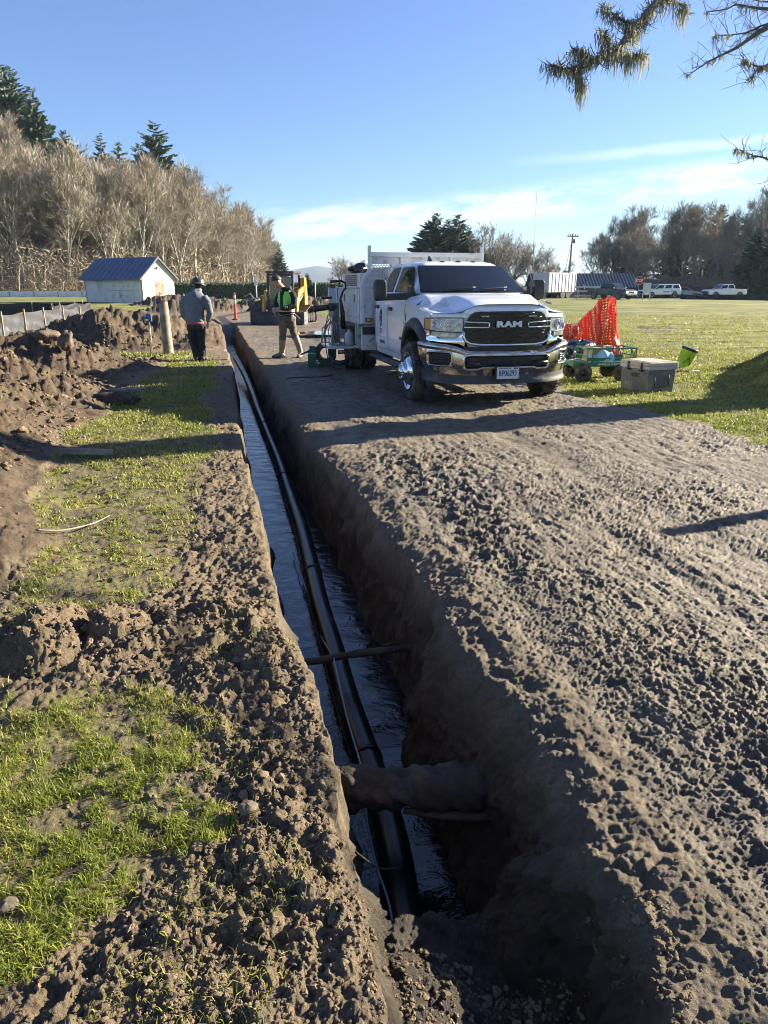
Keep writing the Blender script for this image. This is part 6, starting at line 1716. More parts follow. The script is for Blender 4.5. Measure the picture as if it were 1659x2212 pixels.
silt_fence('silt_fence', [(-34, 33.5), (-19.2, 37.0), (-15.0, 38.2), (-14.9, 34.5), (-14.0, 31.5)], .70, black_sh, 'black fabric silt fence across the left lawn', 2.4, stk, .08, .03, 3)
silt_fence('silt_fence', [(-78, 99), (-52, 98.5), (-41, 98.5), (-26, 97)], .80, white_sh, 'low white silt fence along the foot of the left wood', 3.2, stk, .10, .05, 4, sw=.07)

# ------------------------------------------------------------------ the white shed
TH = radians(33); C0 = Vector((-21.2, 66.0, 0))
SH = thing('shed', 'white shed with dark blue metal roof standing before the left wood', 'shed', (C0.x, C0.y, 0), -TH + 0)
# local frame: -x along the long wall, +y along the gable
Lw, Wg, He, Ha = 8.1, 3.6, 2.25, 3.85
sw_m = mat('shed_white', (.70, .68, .62), .85, 0, .10, .8, .3, 6, dirt=(.36, .33, .27), dirt_amt=.25, dirt_scale=.9, dist=.02)
roof_m = mat('shed_roof', (.09, .12, .20), .5, 0, .15, 1.2, dirt=(.10, .13, .20), dirt_amt=.3, dirt_scale=2)
mb = MB(); mb.box((-Lw / 2, .08, He / 2), (Lw, .16, He)); mb.box((-Lw / 2, Wg - .08, He / 2), (Lw, .16, He)); mb.box((-Lw + .08, Wg / 2, He / 2), (.16, Wg, He))
dh, dw, dc = 1.86, 1.0, Wg * .52
for y0, y1 in ((0, dc - dw / 2), (dc + dw / 2, Wg)): mb.box((-.079, (y0 + y1) / 2, He / 2), (.162, y1 - y0, He))
mb.prism([(0, He), (Wg, He), (Wg / 2, Ha)], .162, (-.079, 0, 0), (0, 1, 0), (0, 0, 1)); mb.prism([(0, He), (Wg, He), (Wg / 2, Ha)], .16, (-Lw + .08, 0, 0), (0, 1, 0), (0, 0, 1)); mb.box((-.079, dc, (dh + He) / 2), (.162, dw, He - dh))
wl = mb.build('wall', sw_m, SH)
mb = MB()
for sg in (0, 1):
    y0, y1 = (-.38, Wg / 2) if sg == 0 else (Wg + .38, Wg / 2); z0_ = He - .38 * (Ha - He) / (Wg / 2); P_ = []
    for k in range(2): pass
    mb.loft([[(x, y0, z0_), (x, y1, Ha), (x, y1, Ha + .07), (x, y0, z0_ + .07)] for x in (.22, -Lw - .35)], 0, False)
    for k in range(13):
        xx = .20 - k * (Lw + .52) / 12; mb.bar((xx, y0, z0_ + .085), (xx, y1, Ha + .085), .04, .03)
rf = mb.build('roof', roof_m, SH)
mb = MB(); mb.bar((.235, -.38, He - .28), (.235, Wg / 2, Ha - .02), .03, .12); mb.bar((.235, Wg + .38, He - .28), (.235, Wg / 2, Ha - .02), .03, .12); mb.build('barge_board', mat('barge', (.10, .10, .11), .7), SH)
mb = MB(); mb.box((-.04, dc, dh / 2), (.08, dw - .02, dh)); dr = mb.build('door', mat('plywood', (.40, .30, .21), .85, 0, .25, 2.2, dirt=(.24, .17, .11), dirt_amt=.45, dirt_scale=3), SH)
mb = MB(); mb.box((-.0, dc - .40, 1.45), (.05, .22, .07)); mb.build('hinge', darkst, dr); mb = MB(); mb.box((0, dc + .40, 1.45), (.05, .2, .07)); mb.build('hinge', darkst, dr)
text('door_number', '124', .30, frame((.006, dc - .05, .78), (0, 1, 0), (0, 0, 1)), ink, dr, .004, .008)
mb = MB(); mb.box((.05, dc - .1, 3.0), (.12, .16, .12)); mb.box((.14, dc - .22, 2.98), (.10, .08, .10)); mb.box((.14, dc + .05, 2.95), (.10, .08, .10)); mb.build('flood_lamp', darkst, SH, bevel=.01)
mb = MB()
for a, b_ in (((-4.0, 1.05), (-.3, 1.10)), ((-5.2, 1.12), (-4.0, 1.05)), ((-3.2, 1.07), (-3.1, .35)), ((-2.6, 1.5), (-2.5, 1.28))): mb.bar((a[0], -.004, a[1]), (b_[0], -.004, b_[1]), .012, .022)
mb.build('wall_crack', mat('crack', (.16, .15, .13), .9), wl)

# ------------------------------------------------------------------ compact track loader
LD = thing('track_loader', 'yellow and black compact track loader facing the camera behind the man in the vest', 'loader', (-4.20, 31.4, 0), radians(-9))
yl = mat('loader_yellow', (.62, .36, .055), .4, 0, .12, 4, dirt=(.24, .19, .12), dirt_amt=.3); lk = mat('loader_black', (.022, .023, .027), .45, 0, .15, 5, dirt=(.11, .09, .07), dirt_amt=.3)
mb = MB(); mb.loft([[(x, y, z) for y, z in ((-1.05, .02), (-1.02, .42), (-.90, .50), (-.62, .52), (-.55, .36), (-.52, .08))] for x in (-1.12, 1.12)], 0, False); mb.bar((-1.12, -1.07, .02), (1.12, -1.07, .02), .06, .03); mb.box((0, -1.0, .44), (2.24, .10, .05)); bk = mb.build('bucket', lk, LD, bevel=.01)
mb = MB(); mb.box((-1.135, -.8, .26), (.02, .55, .5)); mb.build('bucket_side', steel, bk); mb = MB(); mb.box((1.135, -.8, .26), (.02, .55, .5)); mb.build('bucket_side', steel, bk)
mb = MB(); mb.prism([(-.9, .5), (-.25, .5), (-.12, .98), (-.45, .92)], .02, (-.62, -.55, 0), (1, 0, 0), (0, 0, 1)); mb.build('coupler', lk, LD)
mb = MB()
for x in (-.52, .52):
    mb.bar((x, -.42, .5), (x, -.42, 2.02), .09, .09); mb.bar((x, .62, .7), (x, .62, 2.02), .08, .08); mb.bar((x, -.42, 2.0), (x, .62, 2.0), .08, .08)
mb.box((0, .10, 2.06), (1.20, 1.20, .07)); mb.bar((-.52, -.42, 1.97), (.52, -.42, 1.97), .08, .1); mb.bar((-.52, -.42, .62), (.52, -.42, .62), .08, .3); mb.box((0, -.1, .45), (1.1, .9, .35))
cb = mb.build('cab', lk, LD, bevel=.008)
mb = MB(); mb.box((0, -.43, 1.30), (.92, .012, 1.15)); mb.build('front_glass', mat('cab_glass', (.03, .045, .04), .05, spec=1), cb)
mb = MB(); mb.box((0, .2, 1.05), (.5, .12, .8)); mb.box((0, .05, .72), (.5, .45, .14)); mb.build('seat', lk, cb, bevel=.04)
mb = MB(); mb.box((0, 1.0, .95), (1.2, .9, 1.0), taper=.9); mb.build('engine_cover', yl, LD, bevel=.05)
for sg in (-1, 1):
    mb = MB(); x = sg * .70
    mb.loft([[(x + dx, y, z) for y, z in pl] for dx, pl in ((-.055, ((-.75, .42), (-.62, .95), (-.30, 1.32), (.9, 1.62), (1.05, 1.50), (-.20, 1.05), (-.50, .50), (-.62, .36))), (.055, ((-.75, .42), (-.62, .95), (-.30, 1.32), (.9, 1.62), (1.05, 1.50), (-.20, 1.05), (-.50, .50), (-.62, .36))))], 0, False)
    mb.build('lift_arm', yl, LD, bevel=.015)
    mb = MB(); mb.loft([[(x - .09, .45, z), (x + .09, .45, z), (x + .09, .45 + w_, z), (x - .09, .45 + w_, z)] for z, w_ in ((.7, .5), (1.3, .42), (1.85, .30))], 0, False); mb.build('arm_tower', yl, LD, bevel=.012)
    mb = MB(); mb.cyl((x, -.30, .85), (x, .5, 1.2), .045, n=10); mb.build('lift_cylinder', steel, LD)
    # track
    tr = MB(); path = []
    for a in np.linspace(-pi / 2, pi / 2, 9): path.append((1.05 + .28 * cos(a), .30 + .28 * sin(a)))
    path = [(1.02 + .24 * cos(a), .26 + .25 * sin(a)) for a in np.linspace(-pi / 2, .9, 7)] + [(.55, .72), (.40, .75)] + [(-.62 + .24 * cos(a), .26 + .25 * sin(a)) for a in np.linspace(2.2, 1.5 * pi, 8)]
    pl = path + [path[0]]; tot = []
    for (a, b), (c_, d_) in zip(pl[:-1], pl[1:]):
        L_ = math.hypot(c_ - a, d_ - b); k = max(1, int(L_ / .075))
        for q in range(k): tot.append((a + (c_ - a) * q / k, b + (d_ - b) * q / k))
    n_ = len(tot)
    for sgn in (1,):
        o0 = len(tr.v)
        tr.add([(sg * .72 + dx, y, z) for y, z in tot for dx in (0, sg * .36)], [(2 * i, 2 * i + 1, (2 * i + 3) % (2 * n_), (2 * i + 2) % (2 * n_)) for i in range(n_)])
    for i in range(n_):
        y, z = tot[i]; y2, z2 = tot[(i + 1) % n_]; ny, nz_ = (z2 - z), -(y2 - y); l = math.hypot(ny, nz_) or 1
        tr.bar((sg * .72, y - ny / l * .0, z - nz_ / l * .0), (sg * 1.08, y, z), .05, .035)
    to = tr.build('track', mat('track_rubber', (.085, .07, .055), .85, 0, .3, 6, dirt=(.20, .155, .10), dirt_amt=.6), LD)
    mb = MB()
    for y in (-.62, -.2, .2, .6, 1.02): mb.cyl((sg * .76, y, .25), (sg * 1.02, y, .25), .17 if abs(y) < 1 else .2, n=14)
    mb.build('rollers', lk, to)
mb = MB(); mb.box((-.36, -.47, 2.04), (.16, .05, .07)); mb.build('work_lamp', lamp_cl, cb); mb = MB(); mb.box((.36, -.47, 2.04), (.16, .05, .07)); mb.build('work_lamp', lamp_cl, cb)

# ------------------------------------------------------------------ delineators and small signs
def delineator(x, y, h, label, grp=None, tilt=0, s=1.0):
    r = thing('delineator', label, 'delineator', (x, y, gz(x, y)), 0, grp); r.rotation_euler = (tilt, tilt * .6, 0)
    mb = MB(); mb.lathe([(.001, h), (.030 * s, h), (.036 * s, h * .97), (.044 * s, h * .5), (.052 * s, .05)], 14); p = mb.build('post', red_pl, r, fix=False)
    for a, b_ in ((.62, .74), (.80, .90)):
        mb = MB(); mb.lathe([(.046 * s, h * a), (.043 * s, h * b_)], 14); mb.build('reflective_band', letter_w, p)
    mb = MB(); mb.lathe([(.16 * s, 0), (.16 * s, .03), (.07 * s, .06)], 8); mb.build('base', darkst, r)
    return r
delineator(-6.9, 34.5, 1.22, 'tall orange delineator post with white bands left of the loader', None, .03, 1.15)
delineator(20.9, 93.5, 1.15, 'orange delineator leftmost of the two before the far white trailer', 'delineators before the trailer', 0, 1.5)
delineator(23.6, 92.5, 1.10, 'orange delineator right of the two, next to the far white barricade', 'delineators before the trailer', 0, 1.5)
delineator(-14.7, 55, .95, 'small orange delineator between the shed and the man in grey', None, 0, 1.1)
def sign_post(x, y, h, parts, label, cat='sign', name='sign', r_=.03, pm=None):
    r = thing(name, label, cat, (x, y, 0)); mb = MB(); mb.tube([(0, 0, -.2), (0, 0, h)], r_, 8); mb.build('post', pm or mat('post_grey', (.45, .45, .44), .5, .3), r)
    return r
r = sign_post(-10.2, 60, 2.28, None, 'white post with two small white panels beyond the earth piles', r_=.045, pm=letter_w)
mb = MB(); mb.box((0, -.05, 2.08), (.30, .02, .34)); mb.build('panel', letter_w, r); mb = MB(); mb.box((0, -.05, 1.66), (.26, .02, .38)); mb.build('panel', letter_w, r)
r = sign_post(-7.78, 85, 1.80, None, 'plain thin white pole standing before the dark hedge', 'pole', 'pole', .045, letter_w)
FL = thing('marker_flag', 'small red triangular flag on a stake by the far track', 'flag', (-2.45, 34, 0)); mb = MB(); mb.tube([(0, 0, 0), (0, 0, 1.22)], .010, 5); mb.build('stake', stk, FL)
mb = MB(); mb.prism([(0, .92), (0, 1.22), (-.24, 1.00)], .012, (0, 0, 0), (1, 0, 0), (0, 0, 1)); mb.build('cloth', mat('red_cloth', (.75, .04, .03), .7), FL)

# hedge behind the field
def hedge():
    m, t, b = new_mat('hedge_leaves'); co = t.n('ShaderNodeTexCoord').outputs['Object']
    c = t.mix(t.ramp(t.noise(co, 4, 5, .7), [(.3, 0), (.7, 1)]), (.025, .045, .018), (.075, .10, .038)); t.t.links.new(c, b.inputs['Base Color']); b.inputs['Roughness'].default_value = .8
    mb = MB(); R = random.Random(8); X0, X1, Y0, Y1, Z1 = -27, -3.0, 88.0, 91.5, 1.72
    def hp(x, s):
        if s < .35: return (x, Y0, Z1 * s / .35)
        if s < .65: return (x, Y0 + (Y1 - Y0) * (s - .35) / .3, Z1)
        return (x, Y1, Z1 * (1 - s) / .35)
    P = [[tuple(Vector(hp(x, s)) + Vector((0, R.uniform(-.12, .12), R.uniform(-.09, .09)))) for s in np.linspace(0, 1, 14)] for x in np.linspace(X0, X1, 150)]
    mb.grid(P, 0, False)
    for i in range(9000):
        x = R.uniform(X0, X1); p = Vector(hp(x, R.uniform(0, .75))); d = Vector((R.gauss(0, 1), R.gauss(0, 1), R.gauss(.3, 1))).normalized(); e = d.orthogonal().normalized()
        q = p + d * R.uniform(.05, .22); mb.add([p - e * .06, p + e * .06, q], [(0, 1, 2)])
    o = mb.build('hedge', m, fix=False); tag(o, 'long low clipped dark green hedge across the back of the field', 'hedge')
hedge()
# ------------------------------------------------------------------ orange safety netting
def netting():
    xs0, xs1 = 3.45, 5.50; nx, ny = 64, 40
    ht = lambda x: float(np.interp(x, [3.45, 3.7, 4.1, 4.35, 4.55, 4.72, 4.84, 4.90, 4.93, 5.10, 5.26, 5.33, 5.38, 5.42, 5.50], [.40, .56, .58, .58, .72, .90, 1.02, 1.12, 1.22, 1.27, 1.31, 1.25, .85, .55, .25]))
    def pt(i, j):
        u = i / nx; x = xs0 + (xs1 - xs0) * u; t = j / ny; h = ht(x); z = h * (1 - t)
        drift = .22 * t * (.35 - u)
        f = .10 * sin(x * 11 + 3.0 * t) * (0.3 + t) + .05 * sin(x * 29 + 5 * t) + .04 * sin(t * 13 + x * 7)
        k = 1 - min(1, abs(x - 5.2) / .45)
        y = 17.25 - .55 * t + f - .15 * k * (1 - t)
        if x < 4.35: z = h * (1 - t) * (1 + .2 * sin(x * 21 + t * 9)) + .03 * sin(t * 16 + x * 5); y = 17.1 - .7 * t + .12 * sin(x * 17 + t * 11)
        return Vector((x + drift * 0.3, y, max(z, 0) + .02 + .012 * sin(i * 2.1 + j)))
    mb = MB(); G = [[pt(i, j) for j in range(ny + 1)] for i in range(nx + 1)]
    def frame_cell(a, b, c, d, k=.28):
        m_ = (a + b + c + d) / 4; o = [a, b, c, d]; q = [p.lerp(m_, k) for p in o]
        # rounded hole: eight points
        o8 = [a, (a + b) / 2, b, (b + c) / 2, c, (c + d) / 2, d, (d + a) / 2]
        i8 = [p.lerp(m_, kk) for p, kk in zip(o8, (.55, k, .55, k, .55, k, .55, k))]
        mb.add([tuple(v) for v in o8 + i8], [(n, (n + 1) % 8, (n + 1) % 8 + 8, n + 8) for n in range(8)])
    for i in range(0, nx, 2):
        for j in range(0, ny, 2):
            frame_cell(G[i][j], G[i + 2][j], G[i + 2][j + 2], G[i][j + 2])
    # the back layer, folded over
    for i, j, L2 in [(i, j, L2) for L2 in (0,) for i in range(0 if L2 == 0 else 30, nx, 2) for j in range(0, ny - 2, 2)]:
        if 1:
            s_ = Vector((.03 - .05 * L2, .16 + .13 * L2 + .04 * sin(i * .7), 0))
            frame_cell(G[i][j] * 1 + s_, G[i + 2][j] + s_, G[i + 2][j + 2] + s_, G[i][j + 2] + s_)
    m, t, b = new_mat('safety_net'); b.inputs['Base Color'].default_value = (.80, .055, .018, 1); b.inputs['Roughness'].default_value = .38
    co = t.n('ShaderNodeTexCoord').outputs['Object']; c = t.mix(t.noise(co, 3, 4, .6), (.62, .035, .014), (.90, .085, .025)); t.t.links.new(c, b.inputs['Base Color'])
    tr = t.n('ShaderNodeBsdfTranslucent', inp={'Color': (1.0, .12, .03, 1)}); mx = t.n('ShaderNodeMixShader', inp={0: .35, 1: b.outputs[0], 2: tr.outputs[0]}); t.t.links.new(mx.outputs[0], t.t.nodes['Material Output'].inputs[0])
    o = mb.build('safety_netting', m, fix=False, solid=.004); o.location.z = gz(4.6, 17); tag(o, 'bunched orange safety netting hung up to a peak behind the green cart', 'netting')
    mb = MB(); mb.tube([(0, 0, -.1), (.02, 0, 1.22)], .016, 8); o = mb.build('stake', stk); o.location = (5.24, 17.3, gz(5.24, 17.3)); tag(o, 'thin stake holding up the peak of the orange netting', 'stake')
netting()
# sacks on the ground
for i, (x, y, s, lb, m_) in enumerate(((3.62, 14.9, (.28, .26, .20), 'crumpled black sack on the grass just right of the truck bumper', bag_m), (4.20, 15.6, (.42, .30, .25), 'large dark blue-black sack behind the left end of the green cart', mat('navy_bag', (.012, .018, .035), .25, 0, .3, 5, .9, 10, dist=.03)))):
    mb = MB(); lump(mb, (0, 0, s[2] * .85), s, 90 + i, 22, 36, .26, .25); o = mb.build('sack', m_); o.location = (x, y, gz(x, y)); o.rotation_euler.z = i; tag(o, lb, 'sack')
# ------------------------------------------------------------------ garden cart
CT = thing('garden_cart', 'green steel garden cart with mesh sides standing on the grass behind the cooler', 'cart', (3.72, 12.62, gz(3.72, 12.5)), .10)
gm = mat('cart_green', (.035, .16, .065), .42, 0, .12, 5, dirt=(.16, .15, .10), dirt_amt=.2)
mb = MB(); mb.box((0, 0, .30), (1.08, .56, .025)); mb.box((0, -.285, .285), (1.10, .02, .07)); mb.box((0, .285, .285), (1.10, .02, .07)); mb.box((-.55, 0, .285), (.02, .56, .07)); mb.box((.55, 0, .285), (.02, .56, .07)); mb.build('bed', gm, CT, bevel=.005)
mb = MB()
for y in (-.27, .27):
    mb.bar((-.32, y, .545), (.53, y, .545), .022, .022); mb.bar((-.32, y, .37), (.53, y, .37), .018, .05)
    for x in (-.32, -.23, .44, .53): mb.bar((x, y, .31), (x, y, .545), .02, .012)
    mb.bar((-.32, y, .40), (-.23, y, .32), .02, .01); mb.bar((.44, y, .54), (.485, y, .44), .02, .01); mb.bar((.53, y, .54), (.485, y, .44), .02, .01); mb.bar((.485, y, .44), (.485, y, .31), .03, .01)
for x in (-.32, .53): mb.bar((x, -.27, .545), (x, .27, .545), .022, .022); mb.bar((x, -.27, .42), (x, .27, .42), .012, .02)
mb.build('side_rail', gm, CT)
mb = MB(); mb.bar((-.36, -.25, .20), (-.36, .25, .20), .05, .03); mb.bar((.36, -.25, .20), (.36, .25, .20), .05, .03)
for x in (-.36, .36): mb.bar((x, 0, .2), (x, 0, .3), .06, .06)
mb.loft([[(-.50, -.2, .28), (-.30, -.2, .28), (-.36, -.2, .15)], [(-.50, .2, .28), (-.30, .2, .28), (-.36, .2, .15)]], 0, False); mb.build('axle_frame', mat('cart_grey', (.12, .14, .14), .6), CT)
for x in (-.38, .30):
    for y in (-.30, .30):
        M = Matrix.Translation((x, y, .148)) @ Matrix.Rotation(pi / 2, 4, 'X')
        mb = MB(); mb.lathe([(.07, -.035), (.105, -.045), (.14, -.035), (.150, 0), (.14, .035), (.105, .045), (.07, .035)], 28, 0, M)
        for k in range(26): mb.box((.147, 0, 0), (.012, .012, .07), 0, M @ Matrix.Rotation(2 * pi * k / 26, 4, 'Z'))
        w_ = mb.build('wheel', tyre_m, CT); mb = MB(); mb.lathe([(.075, .034), (.07, .02), (.05, .012), (.03, .03), (.015, .05), (.001, .05)], 20, 0, M); mb.lathe([(.075, -.034), (.07, -.02), (.05, -.012), (.03, -.03), (.015, -.05), (.001, -.05)], 20, 0, M); mb.build('rim', darkst, w_)
mb = MB(); mb.bar((-.56, 0, .27), (-.78, -.02, .16), .05, .02); mb.tube([(-.78, -.02, .16), (-.95, -.02, .40), (-1.02, -.02, .60)], .012, 6); mb.build('pull_handle', gm, CT)
text('cart_lettering', 'GORILLA CARTS', .042, frame((.06, -.297, .287), (1, 0, 0), (0, 0, 1)), letter_w, CT, .001, .0012, (1.25, 1))
M0 = lambda lx, ly, lz: tuple(Matrix.Translation((3.72, 12.62, gz(3.72, 12.5))) @ Matrix.Rotation(.10, 4, 'Z') @ Vector((lx, ly, lz)))
mb = MB(); mb.loft([[(x, y, z) for x, z in ((-.22, 0), (.18, 0), (.20, .20), (-.16, .24))] for y in (-.14, .14)], 0, False); o = mb.build('cardboard_box', mat('cardboard', (.36, .26, .16), .85, 0, .15, 5), bevel=.004); o.location = M0(-.02, .06, .315); o.rotation_euler.z = .25; tag(o, 'open brown cardboard box lying in the green cart', 'box')
mb = MB(); mb.box((0, 0, .13), (.13, .10, .26)); o = mb.build('paper_sack', mat('paper_pack', (.50, .44, .36), .8, 0, .15, 20), bevel=.012); o.location = M0(.13, .02, .315); o.rotation_euler = (0, .05, .2); tag(o, 'upright pale printed pack in the green cart beside the cardboard', 'pack')
mb = MB(); mb.grid([[(x, y, .10 + .05 * sin(x * 9 + y * 7) + .02 * sin(x * 31)) for y in np.linspace(-.12, .12, 8)] for x in np.linspace(-.20, .20, 16)], 0, True); o = mb.build('blue_sheet', mat('blue_sheet', (.22, .42, .62), .5), solid=.004); o.location = M0(-.04, -.14, .31); o.rotation_euler = (.5, 0, 0); tag(o, 'crumpled light blue sheet in the front of the green cart', 'sheet')
mb = MB(); mb.box((0, 0, .02), (.20, .16, .04)); mb.box((.03, .0, .05), (.10, .10, .02)); o = mb.build('tool_tray', chrome_dirty, bevel=.006); o.location = M0(-.45, -.08, .314); tag(o, 'shiny metal tray on the bare left end of the cart bed', 'tray')
# ------------------------------------------------------------------ cooler
cx, cy = 4.11, 11.30; ca = math.atan2(.42, .47)
CO = thing('cooler', 'scuffed grey hard cooler with light band, standing at the edge of the grass', 'cooler', (cx, cy, gz(cx, cy) - .01), .36)
cg = mat('cooler_grey', (.105, .112, .118), .55, 0, .12, 4, .1, 60, dirt=(.20, .17, .13), dirt_amt=.35, dirt_scale=3); cgl = mat('cooler_band', (.42, .42, .41), .55, 0, .1, 4, dirt=(.25, .21, .16), dirt_amt=.3); ctop = mat('cooler_lid', (.16, .155, .15), .6, 0, .15, 4, dirt=(.42, .37, .30), dirt_amt=.9, dirt_scale=2)
# local: x = short side (visible right face looks to -y), y = long side (visible left face looks to -x)
mb = MB(); mb.loft([[(sx_ * w_, sy_ * d_, z) for sx_, sy_ in ((-1, -1), (1, -1), (1, 1), (-1, 1))] for z, w_, d_ in ((0, .248, .312), (.36, .262, .328))], 0, False); mb.build('tub', cg, CO, bevel=.022)
mb = MB(); mb.box((0, 0, .385), (.545, .680, .055)); mb.build('band', cgl, CO, bevel=.01)
mb = MB(); mb.box((0, 0, .442), (.555, .690, .058), taper=.985); ld = mb.build('lid', ctop, CO, bevel=.012)
mb = MB(); mb.box((0, 0, .474), (.44, .56, .008)); mb.build('lid_pad', ctop, ld, bevel=.003)
for y in (-.17, .13):
    mb = MB(); mb.box((-.283, y, .40), (.016, .035, .12)); mb.box((-.290, y, .345), (.03, .06, .03)); mb.build('latch', blackp, CO, bevel=.005)
for sg in (-1, 1):
    mb = MB(); mb.box((-.0, sg * .316, .21), (.24, .016, .22)); mb.build('end_recess', mat('cooler_recess', (.085, .092, .10), .6), CO, bevel=.006)
    mb = MB(); mb.tube([(-.13, sg * .322, .33), (-.13, sg * .327, .10), (.13, sg * .327, .10), (.13, sg * .322, .33)], .007, 6); mb.build('rope_handle', blackp, CO)
mb = MB(); mb.cyl((0, -.305, .05), (0, -.325, .05), .02, n=12); mb.build('drain_plug', blackp, CO)
text('brand_lettering', 'RTIC', .085, frame((-.262, -.03, .26), (0, -1, 0), (-.05, 0, 1)), ink, CO, .002, .002, (1.1, 1))
for k in range(4): text('small_print', ('WARNING', 'KEEP LID', 'CLOSED', 'DRY ICE')[k], .018, frame((-.2615 + .004 * k, .13, .14 - .028 * k), (0, -1, 0), (-.05, 0, 1)), cgl, CO, .001, .0004) if False else None
mb = MB()
R = random.Random(5)
for r_ in range(4):
    for k in range(7):
        if R.random() < .75: mb.box((-.252 + .0022 * r_ - .003, .20 - k * .026, .150 - r_ * .026), (.003, .012 + .008 * R.random(), .008))
mb.build('printed_marks', cgl, CO, fix=False)
# ------------------------------------------------------------------ bucket
BK = thing('bucket', 'leaning lime green bucket with black lid and warning triangle on the grass', 'bucket', (5.93, 14.5, gz(5.93, 14.5) + .0)); BK.rotation_euler = (.10, .30, 0)
lg = mat('lime_plastic', (.36, .62, .045), .38, 0, .08, 5, dirt=(.40, .42, .25), dirt_amt=.2)
mb = MB(); mb.lathe([(.001, 0), (.132, 0), (.136, .02), (.150, .33), (.156, .335), (.156, .36), (.150, .365)], 36); mb.build('tub', lg, BK, fix=False)
mb = MB(); mb.lathe([(.160, .350), (.164, .355), (.164, .395), (.158, .402), (.14, .398), (.001, .398)], 36); mb.build('lid', blackp, BK)
mb = MB(); 
for a, b_ in (((-.07, .10), (.07, .10)), ((.07, .10), (0, .235)), ((0, .235), (-.07, .10))):
    mb.bar((a[0], -math.sqrt(.1465 ** 2 - a[0] ** 2) - .001, a[1]), (b_[0], -math.sqrt(.1465 ** 2 - b_[0] ** 2) - .001, b_[1]), .006, .012)
mb.box((0, -.1445, .17), (.008, .006, .05)); mb.box((0, -.1425, .128), (.010, .006, .012)); mb.build('warning_triangle', ink, BK)
mb = MB(); mb.tube([(-.156, 0, .31), (-.17, -.06, .22), (-.10, -.155, .16), (0, -.175, .145), (.10, -.155, .18), (.16, -.04, .29)], .0035, 5); mb.build('wire_handle', steel, BK)
mb = MB(); 
for k in range(5): mb.prism([(-.13 + .03 * k, .02), (-.115 + .03 * k, .02), (-.10 + .03 * k, .075), (-.118 + .03 * k, .075)], .003, (0, -.137, 0), (1, 0, 0), (0, 0, 1))
# strap on the grass
mb = MB(); mb.tube([(-.35, -.06, .02), (-.15, 0, .03), (.1, .02, .02), (.33, .08, .03)], [.014, .02, .02, .012], 6, sq=.5); o = mb.build('strap', rubber); o.location = (5.6, 13.6, gz(5.6, 13.6)); tag(o, 'black strap lying on the grass right of the cooler', 'strap')
# ------------------------------------------------------------------ pipe-fusion gear beside the truck
FC = thing('pipe_facer', 'dark green ring-shaped pipe facing tool standing on the mud by the truck tray', 'tool', (-1.18, 14.75, gz(-1.18, 14.75)), .1)
fg = mat('tool_green', (.015, .06, .035), .4, 0, .1, 6, dirt=(.09, .08, .06), dirt_amt=.2)
mb = MB(); oc = lambda r, n=8, o=pi / 8: [(r * cos(o + 2 * pi * k / n), r * sin(o + 2 * pi * k / n)) for k in range(n)]
A_, B_ = oc(.235), oc(.115, 8)
for y in (0, .13):
    vs = [(a, y, .26 + b_) for a, b_ in A_ + B_]; mb.add(vs, [(k, (k + 1) % 8, (k + 1) % 8 + 8, k + 8) for k in range(8)])
for S_ in (A_, B_): mb.add([(a, y, .26 + b_) for y in (0, .13) for a, b_ in S_], [(k, (k + 1) % 8, (k + 1) % 8 + 8, k + 8) for k in range(8)])
mb.box((0, .06, .03), (.32, .14, .06)); mb.build('ring', fg, FC)
mb = MB(); mb.box((-.27, -.02, .17), (.17, .20, .33)); mb.box((-.26, -.02, .37), (.12, .16, .08)); hs = mb.build('housing', mat('tool_green2', (.015, .11, .055), .4, dirt=(.09, .08, .06), dirt_amt=.2), FC, bevel=.012)
text('maker_lettering', 'McElroy', .042, frame((-.27, -.122, .27), (1, 0, 0), (0, 0, 1)), letter_w, hs, .001, .0008)
mb = MB(); mb.tube([(-.35, -.02, .30), (-.43, -.03, .27), (-.50, -.04, .24)], .018, 8); mb.build('handle', blackp, FC)
mb = MB(); mb.tube([(.115 * cos(t), .065, .26 + .115 * sin(t)) for t in np.linspace(0, 2 * pi, 24)], .014, 8, caps=False); mb.build('guide_ring', mat('brass', (.30, .27, .12), .4, .6), FC)
CL = thing('pipe_clamp', 'dark U-shaped steel pipe clamp frame leaning on the mud beside the green ring tool', 'clamp', (-.86, 14.35, gz(-.86, 14.35)), -.15)
mb = MB(); mb.tube([(-.24, .1, .42), (-.22, .05, .25), (-.13, 0, .12), (0, -.02, .09), (.13, 0, .14), (.22, .05, .30), (.30, .1, .44)], [.035, .04, .05, .06, .05, .035, .02], 6, smooth=False); mb.box((0, -.02, .04), (.26, .14, .08)); mb.build('frame', darkst, CL, bevel=.006)
mb = MB(); mb.cyl((-.05, .06, .30), (.20, .06, .32), .04, n=10); mb.cyl((.16, .06, .32), (.32, .06, .33), .022, n=8); mb.build('cylinder', steel, CL)
FM = thing('fusion_machine', 'upright grey pipe fusing machine with a long black lever, standing on the truck tray', 'machine', tuple(Matrix.Translation((1.40, 10.60, 0)) @ Matrix.Rotation(radians(13.6), 4, 'Z') @ Vector((-1.38, 4.30, .467))), radians(13.6))
mb = MB(); mb.box((0, 0, .28), (.16, .16, .52), taper=.7); mb.box((.02, 0, .62), (.10, .12, .30)); mb.build('mast', mat('machine_grey', (.13, .13, .14), .5, .3, .15, 6, dirt=(.22, .19, .15), dirt_amt=.3), FM, bevel=.01)
mb = MB(); mb.cyl((-.42, 0, .66), (-.06, 0, .70), .062, .05, 14); mb.cyl((-.12, 0, .69), (.02, 0, .70), .075, n=14); mb.build('motor', darkst, FM)
